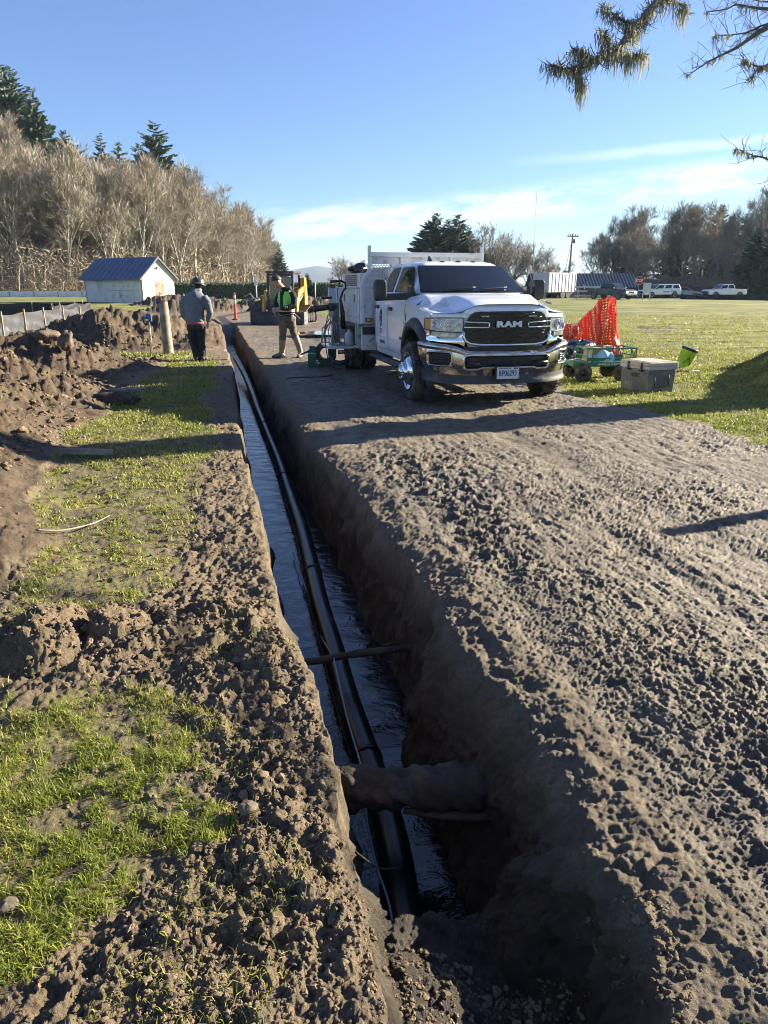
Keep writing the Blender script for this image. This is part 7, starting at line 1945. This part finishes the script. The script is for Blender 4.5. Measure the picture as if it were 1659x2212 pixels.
mb = MB(); mb.tube([(.16, 0, .28), (.15, 0, .60), (.11, 0, .84), (.16, 0, .98), (.22, 0, 1.05), (.21, 0, 1.14), (.14, 0, 1.175), (-.08, 0, 1.165)], [.055, .045, .026, .022, .020, .020, .024, .026], 10); mb.build('lever', blackp, FM)
mb = MB(); mb.tube([(-.26, 0, .86), (-.05, 0, .87)], .022, 8); mb.build('grip', blackp, FM)
mb = MB()
R = random.Random(9)
for k in range(8):
    a = R.uniform(-.28, .24); mb.tube(spline([(a, R.uniform(-.3, .2), .02), (a + R.uniform(-.05, .05), -.1, .25), (a * .4, -.05, .42), (R.uniform(-.1, .15), 0, .50)], 4), .010, 5)
mb.tube([(-.20, -.05, .02), (-.22, -.05, .33), (-.12, -.05, .48)], .012, 6); mb.tube([(-.26, .1, .02), (-.24, .1, .30), (-.05, .1, .40)], .012, 6)
mb.build('hose', mat('hose_grey', (.34, .34, .33), .45, .2), FM, fix=False)
mb = MB(); mb.lathe([(.001, 0), (.085, 0), (.09, .02), (.09, .20), (.06, .25), (.03, .27), (.03, .30), (.001, .30)], 18); o = mb.build('white_jug', mat('jug', (.45, .46, .46), .5, 0, .1, 8, dirt=(.2, .18, .15), dirt_amt=.3), fix=False); o.location = tuple(Matrix.Translation((1.40, 10.60, 0)) @ Matrix.Rotation(radians(13.6), 4, 'Z') @ Vector((-1.20, 3.80, .467))); tag(o, 'whitish round jug on the truck tray next to the black machine', 'jug')
mb = MB()
for k in range(9): mb.tube([(R.uniform(-.3, .3), R.uniform(-.15, .15), .01), (R.uniform(-.3, .3), R.uniform(-.15, .15), R.uniform(.02, .09))], .008, 5)
o = mb.build('scrap_tools', steel, fix=False); o.location = tuple(Matrix.Translation((1.40, 10.60, 0)) @ Matrix.Rotation(radians(13.6), 4, 'Z') @ Vector((-1.42, 3.95, .467))); o.rotation_euler.z = 1.8; tag(o, 'small loose metal tools strewn over the truck tray', 'tools')
mb = MB(); g0 = lambda x, y: (x, y, gz(x, y) + .012)
mb.tube(spline([(-1.05, 14.0, 1.05), (-1.12, 13.9, .7), (-1.08, 13.8, .35), g0(-1.0, 13.75), g0(-.95, 13.4), g0(-1.1, 12.9), g0(-1.6, 12.8), g0(-2.1, 13.0)], 6), .009, 6); o = mb.build('power_cable', rubber); tag(o, 'black cable dropping from the tray machine and trailing left over the mud', 'cable')
mb = MB(); mb.tube(spline([g0(-.75, 13.6), g0(-.85, 13.2), g0(-.75, 12.75), g0(-1.0, 12.35), g0(-1.5, 12.2), g0(-2.0, 12.3)], 6), .007, 6); o = mb.build('ground_cord', mat('dull_cord', (.16, .16, .155), .6)); tag(o, 'dull grey cord looping on the mud nearer the camera than the black cable', 'cord')

# ------------------------------------------------------------------ far vehicles
def vehicle(name, label, x, y, rz, kind, paint, sc_=1.0, z=0.0, marks=False):
    """nose along -x"""
    V = thing(name, label, 'pickup' if kind != 'car' else 'car', (x, y, z), rz, None, sc_)
    if kind == 'car':
        L, W, prof = 4.6, 1.8, [(-2.3, .35), (-2.3, .62), (-2.05, .78), (-1.1, .92), (1.55, .98), (2.2, .92), (2.3, .60), (2.25, .35)]
        cab_ = [(-1.15, .90), (-.35, 1.38), (.75, 1.42), (1.75, .98)]; wh = (-1.42, 1.42, .32)
    else:
        L, W, prof = 5.7, 2.0, [(-2.85, .45), (-2.88, .95), (-2.72, 1.12), (-1.35, 1.22), (2.8, 1.22), (2.85, .60), (2.8, .50)]
        cab_ = [(-1.40, 1.18), (-.65, 1.82), (.85, 1.86), (1.10, 1.20)]; wh = (-1.80, 1.80, .42)
        if kind == 'canopy': cab_ = [(-1.40, 1.18), (-.65, 1.82), (2.55, 1.86), (2.78, 1.22)]
    mb = MB(); h = W / 2
    mb.loft([[(a, s_ * h * q, b_) for a, b_ in prof] for s_, q in ((-1, .96), (-1, 1.0), (1, 1.0), (1, .96))][0:4] if False else [[(a, y_, b_) for a, b_ in prof] for y_ in (-h, h)], 0, False)
    bd = mb.build('body', paint, V, bevel=.07)
    mb = MB(); mb.loft([[(a, s_ * (h - (.06 if b_ < 1.3 else .22)), b_) for a, b_ in cab_] for s_ in (-1, 1)], 0, False); mb.build('cabin', paint, V, bevel=.05)
    c0, c1, c2, c3 = cab_
    def lerp(p, q, t): return (p[0] + (q[0] - p[0]) * t, p[1] + (q[1] - p[1]) * t)
    for s_ in (-1, 1):
        lo0, lo1 = lerp(c0, c1, .18), lerp(c3, c2, .18); hi0, hi1 = lerp(c0, c1, .86), lerp(c3, c2, .86)
        n_w = 3 if kind == 'canopy' else 2
        for k in range(n_w):
            a, b_ = k / n_w + .035, (k + 1) / n_w - .035
            q = [lerp(lo0, lo1, a), lerp(lo0, lo1, b_), lerp(hi0, hi1, b_), lerp(hi0, hi1, a)]
            mb = MB(); yo = lambda p: s_ * (h - (.06 + .16 * min(1, max(0, (p[1] - c0[1]) / (c1[1] - c0[1])))) + .012)
            v_ = [(p[0], yo(p), p[1]) for p in q]; v2 = [(p[0], yo(p) - s_ * .03, p[1]) for p in q]
            mb.add(v_ + v2, [(0, 1, 2, 3), (7, 6, 5, 4), (0, 1, 5, 4), (1, 2, 6, 5), (2, 3, 7, 6), (3, 0, 4, 7)]); mb.build('side_window', glass_d, V)
    for (p, q, nm) in ((c0, c1, 'windscreen'), (c3, c2, 'rear_window')):
        a, b_ = lerp(p, q, .12), lerp(p, q, .9); n_ = Vector((-(q[1] - p[1]), 0, q[0] - p[0])).normalized() * (.02 if nm == 'windscreen' else -.02)
        mb = MB(); v_ = [(a[0], -h + .16, a[1]), (a[0], h - .16, a[1]), (b_[0], h - .26, b_[1]), (b_[0], -h + .26, b_[1])]; mb.add([tuple(Vector(t) + n_) for t in v_], [(0, 1, 2, 3)]); mb.build(nm, glass_d, V)
    x0 = prof[1][0]
    mb = MB(); mb.box((x0 - .02, 0, prof[1][1] - .16), (.08, W * .58, .24)); mb.build('grille', blackgl, V, bevel=.02)
    for s_ in (-1, 1):
        mb = MB(); mb.box((x0 - .01, s_ * h * .80, prof[1][1] - .12), (.10, W * .17, .16)); mb.build('headlight', lamp_on if kind == 'dark' else lamp_cl, V, bevel=.02)
        mb = MB(); mb.box((prof[-2][0] + .01, s_ * h * .88, prof[-3][1] - .2 if kind != 'car' else .72), (.06, .16, .30)); mb.build('tail_lamp', mat('tail_red', (.4, .02, .02), .3), V)
        mb = MB(); mb.box((-1.15, s_ * (h + .13), c0[1] + .10), (.14, .20, .18)); mb.build('mirror', blackp, V, bevel=.02)
    mb = MB(); mb.box((x0 - .06, 0, .55 if kind != 'car' else .42), (.16, W * .96, .20)); mb.build('bumper', chrome_dirty if kind == 'canopy' else blackp, V, bevel=.03)
    for wx in wh[:2]:
        for s_ in (-1, 1):
            r_ = wh[2]; M = Matrix.Translation((wx, s_ * (h - .10), r_)) @ Matrix.Rotation(-s_ * pi / 2, 4, 'X')
            mb = MB(); mb.lathe([(.001, .13), (r_ * .55, .13), (r_ * .9, .14), (r_, .09), (r_, -.09), (r_ * .9, -.12), (.001, -.12)], 24, 0, M); w_ = mb.build('wheel', tyre_m, V); mb = MB(); mb.lathe([(r_ * .6, .145), (r_ * .3, .12), (.001, .13)], 16, 0, M); mb.build('rim', steel, w_)
            mb = MB(); mb.lathe([(r_ * 1.13, .112), (.001, .113)], 24, 0, M); mb.build('wheel_arch', ink, V)
    if kind not in ('car', 'canopy'):
        mb = MB(); mb.box((1.97, 0, 1.225), (1.62, W * .8, .02)); mb.build('load_bed', ink, V)
    return V
lamp_on = mat('lit_lamp', (.9, .9, .8), .3, emit=(1, .95, .75), estr=6.0)
vehicle('pickup_truck', 'dark grey pickup with lit headlights by the stop sign', 25.6, 84.5, radians(126), 'dark', mat('dark_grey_paint', (.035, .04, .045), .25, .1, .05, 2, coat=.5), .92)
V2 = vehicle('pickup_truck', 'white marked pickup with canopy parked before the brown container', 33.0, 90.0, radians(14), 'canopy', white_paint, .86)
mb = MB(); mb.box((.4, -1.005, .85), (1.0, .01, .12)); mb.box((1.6, -1.005, .95), (.9, .01, .10)); mb.box((1.8, -1.005, .72), (.7, .01, .08)); mb.build('side_marking', mat('navy_mark', (.03, .04, .09), .5), V2, fix=False)
mb = MB(); mb.box((-.2, 0, 1.90), (.25, 1.1, .07)); mb.build('light_bar', blackp, V2, bevel=.02)
vehicle('parked_car', 'silver-blue sedan parked right of the white marked pickup', 36.2, 91.0, radians(165), 'car', mat('silver_blue', (.22, .25, .32), .25, .5, .05, 2, coat=.5), .92)
vehicle('pickup_truck', 'white pickup with dark load bed at the right, half hidden by low black fence', 41.0, 90.5, radians(8), 'pick', white_paint, .86)
# trailer box
TL = thing('container_trailer', 'white box trailer with ribbed doors beside the white barricades', 'trailer', (20.4, 90.0, 0), radians(38))
tw = mat('trailer_white', (.50, .53, .58), .5, 0, .08, 1.2, dirt=(.30, .30, .30), dirt_amt=.2)
mb = MB(); mb.box((0, 0, 1.78), (5.2, 2.3, 2.2)); bx_ = mb.build('box', tw, TL, bevel=.03)
mb = MB()
for k in range(9): mb.box((-2.45 + k * .61, -1.165, 1.78), (.06, .03, 2.1))
mb.build('side_rib', mat('trailer_rib', (.36, .34, .36), .5), TL, fix=False)
for k, y_ in enumerate((-.56, .56)):
    mb = MB(); mb.box((2.62, y_, 1.78), (.05, 1.06, 2.05)); dr = mb.build('rear_door', tw, TL, bevel=.01)
    mb = MB(); [mb.box((2.66, y_ + q, 1.78), (.03, .03, 2.0)) for q in (-.2, .2)]; [mb.box((2.655, y_, 1.0 + j * .4), (.02, .9, .05)) for j in range(5)]; mb.build('lock_rod', steel, dr, fix=False)
mb = MB(); mb.box((0, 0, .58), (5.4, 1.2, .16)); mb.box((-3.0, 0, .5), (1.2, .2, .12)); mb.build('frame', darkst, TL)
for x_ in (.3, 1.3):
    for s_ in (-1, 1):
        mb = MB(); mb.cyl((x_, s_ * .85, .42), (x_, s_ * 1.1, .42), .42, n=20); mb.build('wheel', tyre_m, TL)
# equipment pile on the low trailer behind the barricades
mb = MB(); 
for k in range(7): lump(mb, (-.9 + k * .33, .1 * sin(k), .9 + .25 * sin(k * 1.7)), (.34, .3, .30 + .15 * sin(k * 2)), 110 + k, 7, 10, .35)
mb.bar((.0, 0, 1.0), (-.1, 0, 2.1), .12, .12); mb.box((0, 0, .55), (2.8, 1.2, .2)); mb.cyl((-.8, -.6, .35), (-.8, .6, .35), .35, n=16); mb.cyl((.5, -.6, .35), (.5, .6, .35), .35, n=16)
remesh(mb, 'machinery', mat('dark_machinery', (.035, .04, .038), .6, .2, .3, 3), None, .05, 0); o = bpy.data.objects['machinery']; o.location = (25.2, 93.5, 0); tag(o, 'dark piled machinery on wheels behind the white barricades', 'machinery')
# barricades
bw = mat('board_white', (.66, .66, .64), .6, 0, .08, 3, dirt=(.4, .38, .34), dirt_amt=.2)
def barricade(x, y, w_, rz, label):
    B = thing('barricade', label, 'barricade', (x, y, 0), rz, 'white board barricades'); 
    for z_ in (.32, .82, 1.30): mb = MB(); mb.box((0, 0, z_), (w_, .05, .20)); mb.build('board', bw, B)
    for q in (-.36, .36): mb = MB(); mb.box((q * w_, .05, .70), (.10, .08, 1.42)); mb.build('upright', bw, B)
    return B
barricade(23.7, 87.6, 2.9, .05, 'wider left white three-board barricade before the dark machinery')
barricade(25.95, 88.2, 1.35, .0, 'narrower right white three-board barricade next to the dark pickup')
# stop sign
SS_ = thing('stop_sign', 'red octagonal stop sign beside the dark grey pickup', 'sign', (26.4, 78.0, 0))
mb = MB(); mb.bar((0, 0.03, -.1), (0, .03, 2.35), .07, .04); mb.build('post', mat('galv_post', (.38, .39, .40), .5, .4), SS_)
mb = MB(); mb.prism([(x_ * .45, z_ * .45) for x_, z_ in oc(1.0)], .02, (0, 0, 1.95), (1, 0, 0), (0, 0, 1)); pl_ = mb.build('plate', letter_w, SS_)
mb = MB(); mb.prism([(x_ * .42, z_ * .42) for x_, z_ in oc(1.0)], .03, (0, 0, 1.95), (1, 0, 0), (0, 0, 1)); mb.build('red_face', mat('sign_red', (.45, .02, .03), .4), pl_)
text('lettering', 'STOP', .34, frame((0, -.018, 1.95), (1, 0, 0), (0, 0, 1)), letter_w, pl_, .003, .010, (.92, 1.1))
# white notice board and chain
NB = thing('notice_board', 'blank white notice board on two posts right of the stop sign', 'sign', (28.0, 80.0, 0), -.1)
for q in (-.36, .36): mb = MB(); mb.box((q, 0, .85), (.08, .08, 1.82)); mb.build('post', bw, NB)
mb = MB(); mb.box((0, -.05, 1.20), (.64, .03, 1.05)); mb.build('panel', bw, NB, bevel=.01)
mb = MB(); mb.tube(spline([(26.9, 80.3, .55), (27.2, 80.2, .34), (27.45, 80.1, .36), (27.7, 80.0, .56)], 5), .025, 5); tag(mb.build('chain', steel), 'drooping chain between the stop sign and the notice board', 'chain')
# long low building
BD = thing('building', 'low grey building with dark ribbed metal roof behind the white trailer', 'building', (26.5, 99.0, -.6), 0)
mb = MB(); mb.box((0, 2.5, 1.0), (13.2, 5.0, 2.0)); mb.prism([(-2.5, 2.0), (2.5, 2.0), (0, 3.5)], .12, (-6.55, 2.5, 0), (0, 1, 0), (0, 0, 1)); mb.build('wall', mat('building_grey', (.22, .25, .27), .8, 0, .1, 1), BD)
for sg in (-1, 1):
    mb = MB(); y0, z0_ = 2.5 + sg * 3.0, 1.74; mb.loft([[(x_, y0, z0_), (x_, 2.5, 3.5), (x_, 2.5, 3.58), (x_, y0, z0_ + .08)] for x_ in (-7.0, 7.0)], 0, False); rr_ = mb.build('roof', mat('building_roof', (.10, .105, .105), .7, 0), BD)
    if sg < 0:
        mb = MB()
        for k in range(35): mb.bar((-6.9 + k * .405, y0, z0_ + .10), (-6.9 + k * .405, 2.5, 3.60), .10, .05)
        mb.build('roof_rib', mat('roof_rib', (.36, .37, .36), .6, 0), rr_, fix=False)
for x_ in (-4.6, 2.5, 4.0):
    mb = MB(); mb.box((x_, -.02, 1.25), (.9, .05, .8)); fr_ = mb.build('window_frame', bw, BD); mb = MB(); mb.box((x_, -.05, 1.25), (.75, .02, .65)); mb.build('pane', glass_d, fr_)
# brown containers
for i, (x_, w_, c_, z_, lb) in enumerate(((36.0, 6.2, (.14, .075, .05), 1.72, 'rust brown long container behind the white marked pickup'), (41.6, 5.0, (.115, .07, .055), 1.50, 'darker brown container at the right behind the last white pickup'))):
    mb = MB(); mb.box((0, 0, z_ / 2), (w_, 2.2, z_)); mb2 = MB()
    r_ = thing('container', lb, 'container', (x_, 96.5, -.1)); mb.build('box', mat('container_%d' % i, c_, .7, .1, .15, 1), r_, bevel=.02)
    for k in range(int(w_ / .28)): mb2.box((-w_ / 2 + .15 + k * .28, -1.12, z_ / 2), (.12, .04, z_ - .15))
    mb2.build('corrugation', MATS['container_%d' % i], r_, fix=False)
silt_fence('silt_fence', [(33.6, 84.8), (35.4, 80.5), (38.5, 75.5), (41.5, 72.0)], .60, black_sh, 'low sagging black silt fence before the parked vehicles at the right', 2.6, mat('dark_stake', (.10, .08, .06), .8), .16, .05, 6, stake_up=.02, sw=.05)
# utility pole
UP = thing('utility_pole', 'leaning wooden utility pole with cross-arm behind the white trailer', 'pole', (24.4, 100.0, -.3)); UP.rotation_euler = (0, .025, 0)
mb = MB(); mb.tube([(0, 0, 0), (0, 0, 8.2)], [.16, .11], 10); mb.build('pole', mat('pole_wood', (.30, .26, .21), .8, 0, .2, 1), UP); mb = MB(); mb.bar((-.75, -.1, 7.85), (.75, -.1, 7.85), .10, .12); mb.build('cross_arm', wood_m, UP)
for q in (-.62, -.3, .3, .62): mb = MB(); mb.tube([(q, -.1, 7.9), (q, -.1, 8.12)], .05, 6); mb.build('insulator', darkst, UP)
mb = MB(); mb.cyl((.2, -.2, 7.0), (.2, -.2, 7.5), .14, n=12); mb.build('transformer', darkst, UP)
mb = MB(); mb.bar((-1.0, .1, 0), (-.12, .05, 6.9), .05, .05); mb.build('guy_wire', steel, UP)
# asphalt road beyond the lawn
mb = MB(); mb.grid([[(x, y + .05 * (x - 20), .012) for y in (91.5, 94.0, 96.0)] for x in np.linspace(10, 60, 12)]); o = mb.build('road', mat('asphalt', (.06, .06, .062), .9, 0, .2, .8)); o.location.z = .07; tag(o, None, None, None, 'structure')
# mud piles
def wood_pile():
    mb = MB(); R = random.Random(12)
    for k in range(26):
        x, y = R.uniform(-2.2, 1.6), R.uniform(-.8, .8); a = R.uniform(-.6, .6); L_ = R.uniform(.8, 2.0)
        mb.tube([(x, y, R.uniform(.1, .6)), (x + L_ * .5 * cos(a), y + L_ * .5 * sin(a), R.uniform(.2, .85)), (x + L_ * cos(a), y + L_ * sin(a), R.uniform(.1, .6))], R.uniform(.04, .10), 5)
    o = mb.build('brush_pile', wood_m, fix=False); o.location = (-8.6, 56, .1); tag(o, 'heap of pale brushwood beyond the earth piles', 'brush pile', None, None)
wood_pile()

# ------------------------------------------------------------------ big spruce outside the right edge, its lichen-hung branch in view
lich_m, t, b = new_mat('lichen'); co = t.n('ShaderNodeTexCoord').outputs['Object']
c = t.mix(t.ramp(t.noise(co, 9, 4, .6), [(.35, 0), (.65, 1)]), (.19, .21, .13), (.44, .42, .28)); t.t.links.new(c, b.inputs['Base Color']); b.inputs['Roughness'].default_value = .8
tr = t.n('ShaderNodeBsdfTranslucent', inp={'Color': c}); mx = t.n('ShaderNodeMixShader', inp={0: .35, 1: b.outputs[0], 2: tr.outputs[0]}); t.t.links.new(mx.outputs[0], t.t.nodes['Material Output'].inputs[0])
def drape(mb, p, n, R, L=(.05, .22), spread=.05, mi=0):
    for k in range(n):
        q = p + Vector((R.gauss(0, spread), R.gauss(0, spread), R.gauss(0, spread * .5))); l = R.uniform(*L) * (R.random() ** .7 + .3)
        a = R.uniform(0, pi); w_ = Vector((cos(a), sin(a), 0)) * R.uniform(.002, .006); s1 = Vector((R.gauss(0, .012), R.gauss(0, .012), -l * .5)); s2 = Vector((R.gauss(0, .02), R.gauss(0, .02), -l))
        mb.add([q - w_, q + w_, q + s1 + w_ * .8, q + s1 - w_ * .8, q + s2], [(0, 1, 2, 3), (3, 2, 4)], mi)
def needletwigs(mb, p, n, R, L=.10, mi=1):
    for k in range(n):
        d = Vector((R.gauss(0, 1), R.gauss(0, 1), R.gauss(.25, .8))).normalized(); l = R.uniform(.3, 1.3) * L
        mb.tube([p, p + d * l * .6 + Vector((0, 0, -.1 * l)), p + d * l], [.0035, .0028, .0016], 3, mi, False)
ST = thing('spruce_tree', 'lichen-hung spruce whose branch reaches in at the top right of the picture', 'tree', (7.9, 11.2, 0))
O_ = Vector((7.9, 11.2, 0)); R = random.Random(21)
mb = MB(); mb.tube([(0, 0, -.5), (.0, 0, .3), (.05, 0, 2), (.0, .1, 6), (0, 0, 14)], [.78, .56, .47, .36, .12], 16); mb.build('trunk', bark_dark, ST, fix=False)
T_, C_ = spruce(99, 15.0, .17, .75)
C_.v = [(x_, y_, z_ + 7.5) for x_, y_, z_ in C_.v]; C_.build('crown', [needles, bark_dark], ST, fix=False)
paths = [
    [(7.9, 11.0, 6.6), (6.2, 10.2, 5.9), (4.4, 9.0, 5.2), (3.2, 8.0, 4.55), (2.55, 7.5, 4.07), (2.31, 7.3, 3.85), (2.2, 7.2, 3.72), (2.08, 7.1, 3.60), (1.93, 7.0, 3.44), (1.72, 6.9, 3.38), (1.56, 6.8, 3.28), (1.38, 6.75, 3.30)],
    [(2.2, 7.2, 3.74), (2.09, 7.2, 3.74), (1.99, 7.2, 3.80), (1.88, 7.2, 3.86)], [(2.43, 7.4, 3.99), (2.60, 7.4, 3.95), (2.68, 7.4, 3.88)], [(1.98, 7.0, 3.49), (2.06, 7.0, 3.43), (2.14, 7.0, 3.44), (2.21, 7.0, 3.45)],
    [(1.92, 7.0, 3.48), (1.87, 7.0, 3.57), (1.84, 7.0, 3.62)], [(1.72, 6.9, 3.39), (1.65, 6.9, 3.44), (1.58, 6.9, 3.45)], [(1.64, 6.9, 3.30), (1.67, 6.9, 3.22), (1.67, 6.9, 3.17)]]
for pi_, P_ in enumerate(paths):
    sp_ = [p - O_ for p in spline(P_, 5)]; n_ = len(sp_); mb = MB()
    r0 = .05 if pi_ == 0 else .010; mb.tube(sp_, [r0 * (1 - i / n_) + (.008 if pi_ == 0 else .003) for i in range(n_)], 6, 0, False)
    for i in range(n_):
        if pi_ == 0 and i < 12: continue
        for q in range(2): needletwigs(mb, sp_[i], 5 if pi_ == 0 else 4, R, .13 if pi_ == 0 else .07, 0)
    br = mb.build('branch', bark_dark, ST, fix=False)
    lb = MB(); 
    for i in range(n_):
        if pi_ == 0 and i < 14: continue
        f = i / n_
        dens_ = 13 if pi_ == 0 else 8
        if pi_ == 0 and 24 <= i <= 30: dens_ = 15
        if pi_ in (4, 5): dens_ = 8
        for q in range(2): drape(lb, sp_[i] + Vector((R.gauss(0, .03), R.gauss(0, .03), 0)), dens_, R, (.03, .12 if pi_ not in (3, 6, 2) else .24), .032 if pi_ == 0 else .02)
    lb.build('lichen', lich_m, br, fix=False)
BT = thing('bare_tree', 'bare broadleaf tree outside the right edge whose thin lichened twigs show at the top right', 'tree', (6.6, 3.2, 0))
O2 = Vector((6.6, 3.2, 0)); mb = MB(); mb.tube([(0, 0, -.3), (0, .1, 2.2), (-.3, .5, 4.2), (-.5, .9, 7.0)], [.26, .21, .15, .04], 12); mb.build('trunk', bark_dark, BT, fix=False)
bp_ = [[(6.4, 3.6, 3.6), (5.0, 5.0, 3.9), (3.8, 6.2, 3.75), (3.26, 6.5, 3.62), (3.0, 6.5, 3.5), (2.9, 6.5, 3.44), (2.78, 6.5, 3.36), (2.67, 6.5, 3.31), (2.55, 6.5, 3.25), (2.43, 6.5, 3.17)],
       [(4.4, 5.6, 3.85), (3.6, 6.4, 3.66), (3.27, 6.5, 3.6), (2.99, 6.5, 3.62), (2.87, 6.5, 3.63), (2.74, 6.5, 3.65), (2.66, 6.5, 3.62), (2.51, 6.5, 3.6)],
       [(5.4, 4.6, 3.3), (3.9, 6.2, 3.25), (3.33, 6.5, 3.26), (3.05, 6.5, 3.23), (2.93, 6.5, 3.24), (2.85, 6.5, 3.28)], [(3.7, 6.3, 3.7), (3.31, 6.5, 3.38), (3.04, 6.5, 3.24), (2.97, 6.5, 3.21), (2.92, 6.5, 3.12)],
       [(6.5, 3.4, 2.4), (5.0, 5.2, 2.3), (3.47, 6.5, 2.42), (3.16, 6.5, 2.56), (3.03, 6.5, 2.59), (2.88, 6.5, 2.64)], [(3.9, 6.1, 3.75), (3.28, 6.5, 3.52), (3.0, 6.5, 3.52), (2.83, 6.5, 3.46), (2.6, 6.5, 3.44)], [(3.7, 6.3, 3.9), (3.2, 6.5, 3.75), (3.05, 6.6, 3.70), (2.8, 6.6, 3.74)]]
for pi_, P_ in enumerate(bp_):
    sp_ = [p - O2 for p in spline(P_, 4)]; n_ = len(sp_); mb = MB(); r0 = (.045, .02, .02, .016, .02, .014, .014)[pi_]
    mb.tube(sp_, [r0 * (1 - i / n_) ** 1.5 + .0035 for i in range(n_)], 5, 0, False)
    lb = MB()
    for i in range(n_):
        if sp_[i].x + O2.x > 4.2: continue
        for q in range(2):
            d = Vector((R.gauss(-.4, .7), R.gauss(0, .35), R.gauss(.15, .7))).normalized(); l = R.uniform(.08, .24); a = sp_[i]; pts = [a]
            for s_ in range(3): d = (d + Vector((R.gauss(0, .3), R.gauss(0, .2), R.gauss(0, .3)))).normalized(); a = a + d * l / 3; pts.append(a)
            mb.tube(pts, [.003, .0024, .002, .0014], 3, 0, False)
            if R.random() < .6: mb.tube([pts[2], pts[2] + Vector((R.gauss(0, .04), R.gauss(0, .03), R.gauss(0, .04)))], .0014, 3, 0, False)
        if R.random() < .35: drape(lb, sp_[i], 16, R, (.02, .08), .012)
    br = mb.build('branch', mat('grey_twig', (.17, .15, .125), .8), BT, fix=False)
    if lb.v: lb.build('lichen', lich_m, br, fix=False)
mb = MB(); mb.tube([(0, 0, -.2), (0, 0, 1.0), (.03, 0, 1.86)], [.10, .095, .07], 12); o = mb.build('wooden_post', wood_m); o.location = (6.6, 6.45, 0); tag(o, 'unseen post added outside the right edge to cast the thin shadow on the mud', 'post')  # unseen post, put in as caster of the thin shadow

# ------------------------------------------------------------------ air
mb = MB(); mb.box((0, 1900, 44), (6600, 4700, 94)); hz = mb.build('haze', None) if False else None
me = mb.mesh('haze', []) if False else bpy.data.meshes.new('haze'); me.from_pydata(mb.v, [], mb.f); me.update()
hz = bpy.data.objects.new('haze', me); LINK(hz)
hm_ = bpy.data.materials.new('haze'); hm_.use_nodes = True; nt_ = hm_.node_tree; nt_.nodes.clear()
pv = nt_.nodes.new('ShaderNodeVolumePrincipled'); pv.inputs['Color'].default_value = (.62, .76, 1.0, 1); pv.inputs['Density'].default_value = .00013; pv.inputs['Anisotropy'].default_value = .2
mo_ = nt_.nodes.new('ShaderNodeOutputMaterial'); nt_.links.new(pv.outputs[0], mo_.inputs['Volume']); me.materials.append(hm_)
hz['kind'] = 'stuff'; tag(hz, 'thin bluish haze over the distant hills', 'haze', None, 'stuff')
